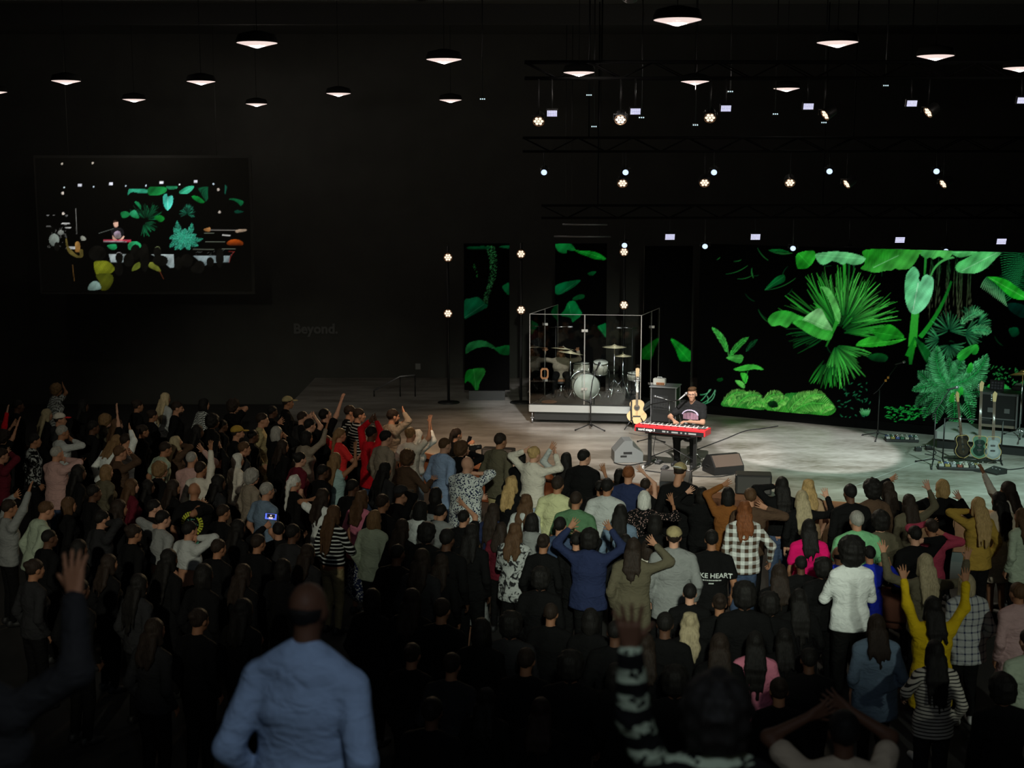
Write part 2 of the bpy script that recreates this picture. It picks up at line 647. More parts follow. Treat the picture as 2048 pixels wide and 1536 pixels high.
# ---- main video wall
W1, W2 = on_z(1441, 831, SZ), on_z(1872, 871, SZ)
WU = (W2 - W1).normalized()
WN = Vector((WU.y, -WU.x, 0))                        # towards the audience
if WN.y > 0:
    WN = -WN
Wl = on_plane(1396, 700, W1, WN)
W0 = Vector((Wl.x, Wl.y, 0))
WT = on_plane(1800, 498.5, W1, WN).z
WB = on_plane(1441, 813, W1, WN).z
WLEN = 8.6
rng = random.Random(4)
cv = Canvas(1385, 480, 2330, 900, 1.5)


def c3(*pts):
    return [(1400 + x / 3.134, 470 + y / 3.134) for x, y in pts]


def q3(x, y):
    return (1400 + x / 3.134, 470 + y / 3.134)


L3 = 1 / 3.134
# dim growth at the back
for i in range(26):
    x, y = rng.uniform(1480, 2040), rng.uniform(500, 800)
    cv.blade((x, y), (x + rng.uniform(-22, 22), y + rng.uniform(-16, 26)), 0.8, (2, 30, 14), 0.3, (4, 46, 20), 0.1, 1.8)
for x0 in (1455, 1500, 1560, 1610, 1640, 1690):
    for k in range(5):
        cv.blade(q3(x0 + k * 3, 130 + k * 20), q3(x0 + rng.uniform(-25, 15), 500 + rng.uniform(-60, 60)), 0.9, (6, 52, 22), 0.4, (70, 80, 55), 0.03)
for a, b2 in (((430, 95), (580, 112)), ((405, 345), (525, 250)), ((405, 345), (600, 270)), ((360, 80), (430, 160)), ((325, 205), (335, 270)), ((160, 245), (300, 190)), ((235, 275), (325, 255)), ((210, 165), (260, 155)), ((105, 155), (125, 140)), ((365, 465), (425, 545))):
    cv.blade(q3(*a), q3(*b2), 0.8, (8, 60, 26), 0.5, (26, 90, 34), 0.08, 3.2 if a[0] in (430, 325) else 1.5)
cv.leaf(c3((405, 345), (470, 270), (525, 250), (530, 290), (470, 320)), (4, 84, 34), (q3(405, 345), q3(528, 258)), (2, 52, 20))
cv.leaf(c3((430, 95), (500, 88), (560, 108), (500, 108)), (6, 86, 30))
cv.leaf(c3((1930, 430), (2030, 440), (2030, 520), (1950, 480)), (0, 30, 22))
cv.leaf(c3((1935, 590), (1985, 580), (2000, 620), (1960, 640)), (0, 60, 30), None, (0, 20, 10))
# stems
cv.blade(q3(905, 150), q3(905, 360), 18 * L3, (40, 150, 40), 16 * L3, (16, 84, 24))
cv.blade(q3(935, 180), q3(930, 330), 12 * L3, (8, 70, 24), 10 * L3)
cv.blade(q3(965, 190), q3(955, 320), 9 * L3, (6, 60, 20), 6 * L3)
cv.blade(q3(1415, 140), q3(1408, 250), 16 * L3, (30, 120, 40), 10 * L3)
cv.blade(q3(1590, 140), q3(1445, 262), 15 * L3, (70, 160, 80), 11 * L3, (60, 150, 70), 0.16)
cv.blade(q3(1575, 290), q3(1380, 640), 14 * L3, (10, 84, 24), 30 * L3, (24, 130, 34), -0.05)
cv.blade(q3(1350, 480), q3(1330, 700), 46 * L3, (44, 150, 46), 52 * L3, (34, 140, 34))
cv.blade(q3(1330, 690), q3(1318, 812), 42 * L3, (22, 120, 26), 18 * L3, (10, 80, 20))
cv.blade(q3(1300, 760), q3(1345, 640), 10, (14, 110, 24), 4)
# palm at the upper right
for i in range(22):
    t = i / 22
    x, y = 2045 - 20 * t, 120 + 230 * t
    cv.blade(q3(x + 40, y + 20), q3(x - 170 + 60 * t, y + 30 + 60 * t - 130 * (1 - t) * 0.4), 0.5, (4, 60, 30), 0.4, (26, 116, 60), 0.10, 1.5)
for i in range(20):
    t = i / 20
    cv.blade(q3(1985 - 120 * t, 110 + 160 * t), q3(2040 - 60 * t, 190 + 190 * t), 0.5, (4, 50, 26), 0.4, (24, 104, 54), -0.08, 1.4)
for i in range(16):
    cv.blade(q3(1800 + i * 7, 262 + i * 6), q3(1760 + i * 11, 330 + i * 8), 1.0, (20, 100, 50), 0.4, (90, 150, 100), 0.05, 2.4)
# broad leaves along the top
cv.leaf(c3((1360, 92), (1580, 96), (1545, 150), (1500, 135), (1465, 150), (1440, 140), (1420, 148), (1385, 125)), (76, 176, 82), (q3(1480, 90), q3(1440, 150)), (60, 150, 70), 0.15)
cv.leaf(c3((1050, 90), (1370, 94), (1375, 120), (1350, 170), (1310, 210), (1255, 218), (1225, 210), (1200, 222), (1160, 225), (1105, 237), (1050, 225), (1008, 210), (1032, 180), (1025, 140)), (30, 132, 30), (q3(1085, 205), q3(1245, 128)), (60, 160, 58), 0.28, 1.3, ribcol=(130, 200, 140))
cv.leaf(c3((607, 120), (705, 98), (725, 130), (715, 160), (700, 185), (670, 208), (635, 212), (610, 205)), (34, 150, 36), (q3(612, 110), q3(700, 205)), (20, 118, 24), 0.15, 1.5)
cv.leaf(c3((722, 125), (760, 110), (860, 103), (960, 115), (1030, 140), (1033, 160), (1010, 180), (960, 188), (920, 176), (895, 186), (860, 170), (825, 164), (800, 178), (770, 187), (740, 168)), (104, 190, 122), (q3(730, 126), q3(1030, 150)), (82, 172, 104), 0.15, 1.1)
cv.leaf(c3((1580, 102), (1745, 104), (1690, 128), (1640, 140), (1600, 132)), (80, 176, 96), (q3(1585, 110), q3(1740, 108)), (60, 150, 76), 0.1)
cv.leaf(c3((1750, 104), (1882, 106), (1850, 152), (1800, 202), (1740, 236), (1680, 241), (1620, 232), (1600, 205), (1620, 172), (1665, 148), (1700, 128)), (96, 196, 116), (q3(1860, 112), q3(1640, 225)), (70, 176, 90), 0.22, 1.0, ribcol=(150, 220, 165))
cv.leaf(c3((1800, 265), (1850, 262), (1920, 280), (1980, 320), (2040, 365), (2060, 400), (2000, 405), (1950, 390), (1900, 350), (1850, 300)), (30, 160, 36), (q3(1810, 266), q3(2040, 395)), (20, 140, 28), 0.1, ribcol=(90, 200, 90))
# fan palm in the middle
ctr = q3(870, 610)
cv.fan(ctr, 90, -8, 168, 70, 138, 2.6, (44, 150, 46), (4, 54, 16), rng, 0.15)
cv.fan(q3(900, 560), 60, 5, 120, 60, 112, 2.3, (70, 172, 66), (8, 80, 22), rng, 0.25)
cv.fan(q3(840, 600), 26, 178, 215, 50, 100, 2.0, (10, 70, 24), (2, 34, 12), rng, 0.3)
cv.fan(q3(850, 690), 46, -112, -8, 36, 92, 3.2, (60, 170, 60), (6, 70, 22), rng, 0.12)
cv.fan(q3(830, 720), 16, -130, -80, 60, 84, 3.0, (34, 140, 40), (4, 60, 18), rng, 0.45)
cv.leaf(c3((755, 325), (800, 330), (832, 370), (862, 430), (882, 500), (872, 555), (850, 540), (835, 480), (812, 420), (785, 365)), (96, 180, 92), (q3(770, 330), q3(870, 545)), (40, 140, 42), 0.1)
cv.blade(q3(860, 540), q3(790, 700), 8, (40, 140, 40), 3, (20, 90, 24))
cv.leaf(c3((425, 535), (450, 495), (500, 475), (560, 478), (610, 500), (652, 518), (640, 545), (600, 556), (578, 545), (545, 580), (500, 565), (455, 572)), (34, 140, 38), (q3(430, 535), q3(640, 520)), (60, 164, 60), 0.12, 1.2)
cv.leaf(c3((652, 520), (700, 482), (755, 460), (790, 520), (830, 600), (760, 590), (690, 560), (640, 545)), (120, 186, 116), (q3(655, 522), q3(820, 592)), (86, 170, 86), 0.08)
cv.leaf(c3((582, 548), (640, 535), (700, 556), (770, 590), (832, 605), (822, 650), (790, 660), (720, 640), (650, 600)), (30, 136, 34), (q3(590, 550), q3(825, 625)), (58, 158, 56), 0.12)
cv.leaf(c3((1080, 600), (1140, 578), (1190, 560), (1250, 600), (1280, 645), (1220, 650), (1150, 665), (1110, 640)), (28, 140, 30), (q3(1090, 610), q3(1275, 640)), (16, 108, 22), 0.2, 1.2)
cv.leaf(c3((980, 695), (1000, 665), (1060, 640), (1110, 645), (1160, 665), (1290, 650), (1220, 682), (1150, 695), (1060, 702)), (44, 160, 40), (q3(985, 690), q3(1270, 655)), (28, 136, 30), 0.12)
cv.leaf(c3((1050, 760), (1120, 740), (1175, 760), (1160, 795), (1090, 790)), (6, 66, 22), None, (2, 30, 12))
cv.leaf(c3((1345, 640), (1380, 665), (1440, 720), (1425, 800), (1385, 740)), (8, 80, 26), (q3(1350, 650), q3(1420, 790)), (4, 56, 18))
# palm hands right of the heart leaf
for (cx, cy, n_, a0, a1, r) in ((1560, 600, 22, -20, 200, 42), (1565, 690, 20, -170, 10, 34), (1660, 615, 16, -60, 60, 40), (1700, 510, 14, 0, 150, 26), (1740, 560, 16, -70, 70, 30), (1500, 660, 12, 120, 230, 32)):
    cv.fan(q3(cx, cy), n_, a0, a1, r * 0.7, r, 2.4, (54, 140, 84), (6, 60, 34), rng, 0.08)
cv.frond(q3(1635, 560), q3(1780, 480), 12, 13, (60, 150, 90), (90, 170, 110), -0.12, 1.8, 50, rng)
cv.frond(q3(1700, 600), q3(1825, 610), 13, 12, (40, 130, 76), (80, 160, 100), -0.1, 1.8, 50, rng)
cv.leaf(c3((1340, 198), (1372, 235), (1372, 275), (1382, 292), (1396, 262), (1420, 248), (1455, 265), (1465, 300), (1455, 370), (1430, 430), (1390, 475), (1350, 497), (1315, 480), (1290, 420), (1283, 340), (1287, 280), (1300, 235)), (112, 204, 146), (q3(1368, 300), q3(1334, 480)), (92, 188, 124), 0.16, 0.9, ribcol=(200, 240, 205))
# small plants on the left
cv.frond(q3(170, 735), q3(75, 580), 10, 22, (40, 140, 46), (70, 170, 70), 0.08, 2.0, 40, rng)
cv.frond(q3(185, 765), q3(305, 640), 9, 16, (36, 140, 44), (60, 160, 60), -0.06, 2.0, 42, rng)
cv.frond(q3(290, 730), q3(360, 655), 7, 10, (6, 56, 24), None, -0.05, 1.5, 42, rng)
cv.leaf(c3((165, 770), (210, 755), (255, 750), (272, 768), (255, 802), (215, 795)), (70, 166, 66), (q3(168, 770), q3(268, 772)), (36, 120, 40), 0.12)
cv.leaf(c3((210, 842), (250, 825), (310, 810), (360, 818), (398, 845), (330, 842), (260, 855)), (60, 170, 56), (q3(212, 845), q3(395, 842)), (30, 130, 34))
cv.leaf(c3((255, 865), (290, 868), (300, 895), (286, 932), (265, 905)), (50, 164, 46), (q3(258, 866), q3(286, 930)), (34, 140, 36))
cv.leaf(c3((220, 910), (262, 918), (282, 945), (274, 962), (240, 940)), (90, 180, 76), (q3(222, 912), q3(276, 958)), (50, 150, 50))
cv.leaf(c3((105, 905), (135, 895), (145, 910), (120, 920)), (6, 70, 22))
cv.blade(q3(180, 770), q3(175, 720), 1.4, (70, 150, 70), 1)
cv.blade(q3(300, 850), q3(275, 950), 1.4, (30, 110, 40), 1)
for (a, b2, bd) in (((0, 1060), (95, 970), 0.12), ((0, 1000), (70, 965), 0.16), ((25, 1060), (95, 972), 0.2), ((40, 1055), (45, 1010), 0.2), ((5, 1040), (60, 968), 0.05)):
    cv.blade(q3(*a), q3(*b2), 1.6, (40, 130, 80), 1.0, (110, 190, 140), bd)
# ferns along the bottom
cv.leaf(c3((135, 1068), (170, 1010), (230, 980), (310, 985), (370, 1000), (398, 1040), (420, 1075), (380, 1098), (250, 1084)), (30, 104, 40), None, (44, 130, 40), 0.35, 1.6)
cv.leaf(c3((395, 1030), (430, 1008), (500, 1003), (530, 1030), (550, 1075), (560, 1112), (470, 1105), (410, 1090)), (34, 110, 36), None, (60, 150, 46), 0.35, 1.6)
cv.leaf(c3((530, 1012), (560, 990), (650, 990), (745, 990), (800, 1020), (845, 1075), (848, 1105), (800, 1132), (690, 1122), (560, 1110)), (30, 110, 36), None, (50, 140, 42), 0.35, 1.6)
for (a, b2, h_, bd) in (((150, 1060), (300, 990), 9, -0.2), ((230, 1075), (390, 1010), 11, -0.2), ((300, 1085), (420, 1080), 12, -0.3), ((400, 1060), (530, 1010), 10, -0.25), ((470, 1100), (560, 1030), 12, -0.2), ((560, 1100), (740, 1000), 14, -0.15), ((580, 1110), (840, 1090), 20, -0.18), ((640, 1060), (790, 1010), 12, -0.2), ((760, 1120), (845, 1080), 9, -0.2), ((180, 1070), (210, 1000), 8, 0.1)):
    cv.frond(q3(*a), q3(*b2), h_, 26, (60, 160, 50), (136, 216, 100), bd, 0.95, 64, rng)
cv.leaf(c3((425, 1050), (470, 1040), (490, 1075), (440, 1080)), (8, 50, 16), None, (2, 20, 6))
for k in range(40):
    x, y = rng.uniform(870, 1060), rng.uniform(920, 1140)
    cv.blade(q3(x, y), q3(x + rng.uniform(-26, 26), y + rng.uniform(-20, 20)), 0.6, (10, 70, 40), 0.3, (30, 110, 70), 0.1, 1.6)
for k in range(14):
    cv.blade(q3(1015 + k * 3, 1130), q3(1000 + k * 5, 1095 + rng.uniform(-12, 12)), 0.8, (30, 110, 50), 0.4, (90, 170, 110), 0.05, 1.6)
for k in range(70):
    x, y = rng.uniform(1190, 1420), rng.uniform(1080, 1165)
    cv.blade(q3(x, y), q3(x + rng.uniform(-40, 30), y + rng.uniform(-16, 10)), 0.6, (10, 110, 34), 0.3, (30, 150, 60), 0.15, 1.8)
# big fern on the right
fc = (1575, 940)
for (ex, ey, hw, nn, bd) in ((1345, 1085, 20, 22, .12), (1330, 975, 22, 22, .08), (1480, 1182, 22, 18, .1), (1600, 1195, 24, 18, .02), (1705, 1185, 22, 18, -.08), (1730, 1080, 20, 16, -.1), (1400, 1150, 20, 18, .1), (1365, 850, 24, 24, -.1), (1800, 885, 20, 20, .12), (1830, 960, 18, 18, .1), (1430, 800, 24, 24, -.08), (1490, 692, 24, 30, -.12), (1800, 745, 26, 30, .14), (1640, 775, 22, 22, .05), (1700, 1000, 16, 14, .1), (1440, 1010, 18, 16, -.05), (1560, 770, 20, 20, -.02), (1760, 840, 18, 16, .1)):
    f = rng.uniform(0.62, 1.06)
    cv.frond(q3(fc[0] + rng.uniform(-25, 25), fc[1] + rng.uniform(-25, 25)), q3(ex, ey), hw * 0.82, int(nn * 1.15), [18 * f, 120 * f, 50 * f], [96 * f, 206 * f, 132 * f], bd, 1.15, 60, rng)
for (ex, ey) in ((1590, 985), (1640, 950), (1700, 800), (1735, 685)):
    cv.leaf(c3((ex - 30, ey + 60), (ex - 20, ey + 20), (ex, ey), (ex + 12, ey + 25), (ex, ey + 60)), (40, 160, 50), None, (16, 110, 30))
cv.leaf(c3((1610, 760), (1650, 715), (1735, 684), (1700, 740), (1640, 790)), (40, 150, 50), (q3(1612, 770), q3(1730, 688)), (24, 130, 36))
cv.leaf(c3((1640, 1000), (1660, 1030), (1645, 1070), (1620, 1040)), (2, 16, 8))
for k in range(60):
    x, y = rng.uniform(1790, 1990), rng.uniform(830, 960)
    cv.blade(q3(x, y), q3(x + rng.uniform(-20, 20), y + rng.uniform(-24, 12)), 0.6, (4, 60, 26), 0.3, (40, 130, 60), 0.1, 1.7)
cv.leaf(c3((1800, 950), (1870, 920), (1940, 960), (1900, 985)), (40, 150, 60), None, (20, 110, 40), 0.3, 2.0)
# the picture goes on past the edge of the view
for k in range(24):
    x, y = rng.uniform(2070, 2300), rng.uniform(510, 820)
    cv.frond((x, y), (x + rng.uniform(-70, 70), y + rng.uniform(-60, 40)), 14, 16, (20, 110, 44), (60, 160, 84), 0.12, 2.0, 55, rng)
cv.leaf([(2080, 505), (2200, 505), (2230, 560), (2150, 600), (2090, 560)], (60, 160, 70), ((2090, 510), (2200, 580)), (40, 140, 50), 0.2)
cv.mottle(0.10)
cv.a *= 0.92

led = empty('video_wall', (W0.x, W0.y, SZ), label='large angled video wall showing lit jungle leaves and ferns at the back', cat='screen')
Rw = Matrix.Rotation(math.atan2(WU.y, WU.x), 3, 'Z')
cc = W0 + WU * WLEN / 2 - WN * 0.08
MB().box(Vector((cc.x, cc.y, (WT + WB) / 2)) - Vector((W0.x, W0.y, SZ)), (WLEN, 0.14, WT - WB), Rw).build('cabinet', BLACK, led)
MB().box(Vector((cc.x, cc.y, (WB + SZ) / 2)) - Vector((W0.x, W0.y, SZ)), (WLEN, 0.12, WB - SZ - 0.004), Rw).build('plinth', mat('plinth_black', (0.004, 0.004, 0.004), 0.95, spec=0.05), led)
O = Vector((W0.x, W0.y, WB)) + WN * 0.0
s_ = sheet('picture', cv, (O.x, O.y, O.z), tuple(WU), (0, 0, 1), WLEN, WT - WB, 0.0155, led)
s_.location = (-W0.x, -W0.y, -SZ)

# ---- four narrow video towers left of the wall
cvt = Canvas(900, 470, 1400, 830, 1.5)


def c5(*pts):
    return [(840 + x / 4.655, 470 + y / 4.655) for x, y in pts]


def c1(*pts):
    return [(1024 + x / 4.786, 580 + y / 4.786) for x, y in pts]


for i in range(420):
    t = rng.random()
    xx = (655 + 30 * math.sin(t * 5)) - max(0, t - .55) * 40 + rng.uniform(-42, 42) * (1 - 0.6 * t)
    yy = 100 + 580 * t
    p = c5((xx, yy))[0]
    f = rng.uniform(0.3, 1.0) * (1 - 0.4 * t)
    cvt.blade((p[0] - 1.0, p[1]), (p[0] + 1.0, p[1] + 0.5), 1.0, (40 * f, 110 * f, 56 * f), 0.6)
for i in range(26):
    t = rng.random()
    p = c5((500 + 40 * t + rng.uniform(-8, 8), 270 + 130 * t))[0]
    cvt.blade((p[0] - .8, p[1]), (p[0] + .8, p[1]), 0.9, (16, 60, 24), 0.5)
cvt.leaf(c5((412, 775), (412, 615), (470, 590), (540, 580), (600, 630), (630, 660), (560, 710), (480, 750)), (2, 52, 28), (c5((415, 770))[0], c5((600, 640))[0]), (0, 30, 16), 0.1)
cvt.leaf(c5((440, 112), (560, 104), (640, 108), (640, 130), (500, 134), (450, 130)), (0, 44, 20))
cvt.leaf(c5((740, 108), (830, 95), (828, 125), (780, 120)), (4, 60, 30))
cvt.leaf(c5((765, 480), (800, 455), (826, 450), (826, 556), (790, 525)), (2, 60, 28))
cvt.leaf(c5((425, 1105), (440, 1020), (520, 984), (600, 986), (660, 1015), (700, 1045), (690, 1060), (620, 1040), (540, 1050), (480, 1075)), (14, 66, 30), (c5((430, 1095))[0], c5((690, 1050))[0]), (4, 46, 16), 0.1)
cvt.leaf(c5((695, 1055), (740, 1040), (830, 1028), (830, 1112), (760, 1112), (720, 1085)), (2, 62, 22))
cvt.leaf(c5((415, 1380), (432, 1270), (500, 1245), (590, 1240), (605, 1290), (560, 1370), (545, 1430), (525, 1500), (505, 1420), (450, 1360)), (16, 74, 22), (c5((500, 1250))[0], c5((525, 1490))[0]), (0, 60, 10), 0.15)
cvt.leaf(c5((1255, 85), (1330, 78), (1400, 80), (1440, 125), (1430, 150), (1370, 140), (1360, 170), (1300, 160), (1265, 120)), (6, 92, 36), None, (4, 70, 26))
cvt.leaf(c5((1400, 118), (1480, 145), (1560, 148), (1650, 165), (1735, 226), (1640, 226), (1560, 200), (1470, 165)), (10, 112, 28), (c5((1410, 125))[0], c5((1730, 222))[0]), (0, 80, 14))
cvt.leaf(c5((1255, 535), (1255, 480), (1340, 440), (1490, 420), (1450, 470), (1390, 510), (1300, 555)), (0, 70, 34), (c5((1300, 550))[0], c5((1470, 430))[0]), (0, 48, 22))
cvt.leaf(c5((1420, 592), (1480, 555), (1530, 560), (1520, 590), (1450, 606)), (2, 62, 26))
cvt.leaf(c5((1310, 745), (1350, 690), (1370, 640), (1400, 615), (1445, 620), (1480, 680), (1505, 740), (1440, 800), (1420, 810), (1395, 770)), (2, 84, 38), (c5((1385, 640))[0], c5((1420, 800))[0]), (0, 62, 24))
cvt.leaf(c5((1560, 360), (1600, 340), (1640, 345), (1600, 380)), (0, 56, 22))
cvt.leaf(c5((1655, 855), (1690, 835), (1733, 830), (1733, 950), (1690, 905)), (4, 88, 42), (c5((1665, 850))[0], c5((1730, 945))[0]), (2, 64, 28))
cvt.leaf(c1((1225, 520), (1270, 480), (1310, 468), (1335, 490), (1290, 555), (1232, 645)), (2, 76, 34), (c1((1230, 530))[0], c1((1310, 480))[0]), (0, 52, 20))
cvt.leaf(c1((1520, 470), (1580, 490), (1650, 540), (1722, 600), (1718, 660), (1690, 686), (1620, 680), (1590, 640), (1570, 580)), (14, 128, 30), (c1((1530, 480))[0], c1((1700, 680))[0]), (0, 92, 16), 0.1)
for k in range(12):
    p, q = c1((1760 - k * 5, 640 + k * 14), (1840 - k * 2, 660 + k * 16))
    cvt.blade(p, q, 0.8, (4, 50, 24), 0.4)
cvt.mottle(0.12, 3)
towers = [(928, 1019, 30.6), (1110, 1213, 30.2), (1288, 1384, 29.4)]
for i, (x0, x1, yy) in enumerate(towers):
    a, b2 = on_y(x0, 600, yy), on_y(x1, 600, yy)
    zt, zb = on_y(x0, 487 if i < 2 else 492, yy).z, SZ + 0.22
    t_ = empty('video_tower', ((a.x + b2.x) / 2, yy, SZ), label=['dim video tower with a hanging beaded vine, leftmost of the three', 'dim video tower of dark leaves behind the glass drum booth', 'dim video tower with one bright leaf, beside the amplifier stack'][i], cat='screen', group='video towers at the back')
    w_ = b2.x - a.x
    MB().box((0, 0.09, (zt + zb) / 2 - SZ), (w_, 0.14, zt - zb)).build('cabinet', BLACK, t_)
    MB().box((0, 0.09, (zb - SZ) / 2), (w_ * 0.8, 0.4, zb - SZ - 0.004)).build('foot', BLACK, t_)
    s_ = sheet('picture', cvt, (a.x, yy, zb), (1, 0, 0), (0, 0, 1), w_, zt - zb, 0.019, t_)
    s_.location = (-(a.x + b2.x) / 2, -yy, -SZ)

# ---- relay screen on the left
ci = Canvas(80, 312, 502, 590, 1.5)


def c6(*pts):
    return [(60 + x / 4.452, 300 + y / 4.452) for x, y in pts]


def q6(x, y):
    return (60 + x / 4.452, 300 + y / 4.452)


def dot(cvs, p, r, col):
    cvs.leaf([(p[0] + r * math.cos(a), p[1] + r * math.sin(a)) for a in np.linspace(0, 2 * PI, 9)[:-1]], col, None, col, smooth=False)


ci.leaf(c6((870, 400), (880, 350), (920, 345), (1000, 345), (1060, 360), (1050, 380), (980, 385), (920, 375), (890, 385)), (44, 150, 116), (q6(910, 365), q6(1055, 368)), (30, 120, 90))
ci.leaf(c6((1062, 332), (1205, 332), (1212, 370), (1170, 395), (1110, 405), (1055, 395)), (8, 104, 44), (q6(1080, 395), q6(1180, 345)), (20, 130, 60))
ci.leaf(c6((1215, 325), (1310, 325), (1300, 345), (1240, 352)), (40, 150, 100))
ci.leaf(c6((1340, 360), (1400, 325), (1460, 322), (1440, 360), (1400, 390), (1345, 390), (1330, 378)), (60, 180, 140), (q6(1440, 335), q6(1345, 385)), (40, 150, 110))
ci.leaf(c6((1186, 410), (1215, 390), (1228, 415), (1262, 405), (1275, 430), (1265, 490), (1230, 536), (1205, 520), (1186, 470)), (80, 200, 180), (q6(1228, 415), q6(1226, 530)), (60, 180, 156), ribcol=(150, 230, 210))
ci.leaf(c6((1440, 410), (1500, 415), (1555, 465), (1510, 470), (1460, 440)), (8, 130, 50))
for i in range(26):
    ci.blade(q6(1585, 330 + i * 4), q6(1490 + i * 3, 335 + i * 5), 0.7, (10, 90, 56), 0.4)
for i in range(18):
    ci.blade(q6(1735, 310 + i * 4), q6(1755 - i, 330 + i * 4), 0.6, (20, 90, 70), 0.4)
ci.leaf(c6((1770, 437), (1830, 433), (1900, 460), (1880, 498), (1860, 480), (1820, 452)), (6, 90, 50))
ci.leaf(c6((1818, 545), (1850, 535), (1900, 550), (1840, 565)), (4, 60, 44))
ci.fan(q6(1030, 620), 46, 0, 150, 16, 38, 1.0, (16, 100, 60), (2, 40, 20), rng, 0.2)
ci.fan(q6(1010, 650), 26, -100, 10, 14, 30, 1.4, (20, 110, 66), (2, 40, 20), rng, 0.2)
ci.leaf(c6((930, 462), (960, 462), (990, 500), (985, 530), (960, 500)), (20, 120, 70))
ci.leaf(c6((808, 560), (850, 545), (890, 570), (870, 595), (825, 605)), (24, 124, 66), None, (14, 96, 48))
ci.leaf(c6((885, 565), (935, 535), (972, 605), (920, 600)), (40, 140, 96), None, (14, 100, 52))
ci.leaf(c6((1105, 600), (1160, 580), (1200, 615), (1160, 640)), (14, 116, 40))
for (x, y, a0, a1, r) in ((1400, 570, -30, 200, 17), (1410, 530, 0, 170, 12)):
    ci.fan(q6(x, y), 22, a0, a1, r * .7, r, 1.0, (40, 130, 100), (4, 60, 40), rng)
for (ex, ey, bd) in ((1245, 870, .1), (1240, 790, .1), (1280, 690, -.1), (1310, 630, -.1), (1440, 650, .15), (1480, 750, .1), (1540, 790, .1), (1500, 850, .1), (1420, 890, 0), (1340, 890, 0), (1290, 890, 0), (1380, 700, 0)):
    ci.frond(q6(1370, 780), q6(ex, ey), 7, 14, (30, 130, 100), (70, 180, 150), bd, 1.1, 58, rng)
ci.leaf(c6((690, 850), (760, 838), (770, 880), (720, 885)), (30, 150, 90), None, (20, 110, 60))
ci.leaf(c6((870, 860), (890, 820), (950, 815), (990, 850), (960, 890), (890, 890)), (40, 160, 100), None, (24, 120, 70))
for (x, y) in ((285, 123), (558, 116)):
    dot(ci, q6(x, y), 2.2, (190, 180, 165))
for (x, y, s) in ((443, 314, 1), (720, 300, 1), (1170, 291, 1), (1473, 281, 1)):
    p = q6(x, y)
    ci.leaf([(p[0] - 3.6, p[1] - 2.4), (p[0] + 3.6, p[1] - 2.4), (p[0] + 3.6, p[1] + 2.4), (p[0] - 3.6, p[1] + 2.4)], (226, 228, 240), None, (226, 228, 240), smooth=False)
for (x, y) in ((303, 335), (567, 327), (852, 319), (1033, 317), (1330, 308), (1633, 303)):
    dot(ci, q6(x, y), 1.7, (200, 220, 235))
for (x, y) in ((291, 384), (296, 566), (1676, 352), (1687, 553)):
    dot(ci, q6(x, y), 2.8, (214, 202, 190))
# stage floor, drum kit, guitar in the relay picture
ci.leaf(c6((700, 925), (960, 925), (960, 965), (830, 1000), (720, 1000)), (150, 160, 160), None, (120, 132, 132), smooth=False)
ci.leaf(c6((1080, 930), (1280, 930), (1285, 1045), (1250, 1050), (1140, 960)), (150, 162, 162), None, (120, 134, 134), smooth=False)
ci.leaf(c6((1450, 940), (1780, 940), (1775, 1000), (1620, 1005), (1560, 1030)), (120, 134, 136), None, (90, 104, 106), smooth=False)
ci.leaf(c6((330, 860), (420, 862), (420, 885), (330, 880)), (170, 172, 170), None, (150, 150, 150), smooth=False)
for (x, y, rx, ry, col) in ((215, 800, 46, 55, (120, 130, 122)), (318, 655, 40, 9, (200, 200, 196)), (340, 692, 30, 6, (190, 190, 186)), (165, 680, 22, 4, (150, 150, 146)), (275, 735, 26, 22, (120, 124, 118)), (160, 582, 12, 5, (150, 150, 150)), (325, 585, 12, 8, (120, 120, 118)), (212, 582, 9, 3, (110, 110, 108))):
    ci.leaf([q6(x + rx * math.cos(a), y + ry * math.sin(a)) for a in np.linspace(0, 2 * PI, 15)[:-1]], col, None, [c * .7 for c in col], smooth=False)
ci.blade(q6(408, 520), q6(415, 750), 0.9, (120, 120, 116), 0.9)
for k in range(34):
    x, y = rng.uniform(150, 330), rng.uniform(690, 890)
    ci.blade(q6(x, y), q6(x + rng.uniform(-14, 14), y + rng.uniform(-40, 40)), 0.6, (100, 100, 96), 0.4)
ci.leaf(c6((404, 825), (440, 825), (446, 900), (404, 905)), (150, 112, 60), None, (120, 84, 40))
ci.leaf(c6((452, 770), (480, 770), (500, 800), (460, 805)), (150, 152, 140))
ci.leaf(c6((318, 790), (330, 800), (345, 860), (400, 920), (440, 940), (440, 890), (470, 890), (470, 950), (420, 960), (350, 920), (325, 870)), (96, 84, 40), None, (70, 62, 28))
# the singer in the relay picture
ci.leaf(c6((728, 760), (722, 710), (745, 695), (780, 690), (820, 700), (836, 735), (830, 770), (818, 790), (760, 795), (740, 790)), (24, 24, 26), None, (18, 18, 20))
ci.leaf(c6((748, 740), (770, 722), (800, 728), (812, 765), (800, 785), (760, 785)), (170, 150, 172), None, (120, 110, 100))
ci.leaf(c6((733, 760), (745, 770), (770, 795), (800, 795), (832, 765), (838, 775), (818, 800), (750, 800), (735, 790)), (200, 160, 140), None, (190, 150, 130))
ci.leaf(c6((742, 645), (752, 632), (775, 634), (786, 655), (784, 678), (765, 690), (750, 680)), (206, 166, 146), None, (180, 140, 120))
ci.leaf(c6((738, 650), (745, 630), (762, 625), (780, 636), (770, 645), (752, 645)), (50, 36, 28))
ci.blade(q6(612, 742), q6(745, 700), 1.0, (90, 96, 90), 0.8)
ci.leaf(c6((652, 798), (898, 798), (900, 822), (655, 818)), (190, 66, 86), None, (150, 30, 44), smooth=False)
ci.leaf(c6((655, 810), (860, 812), (860, 824), (655, 822)), (190, 180, 186), None, (60, 30, 36), smooth=False)
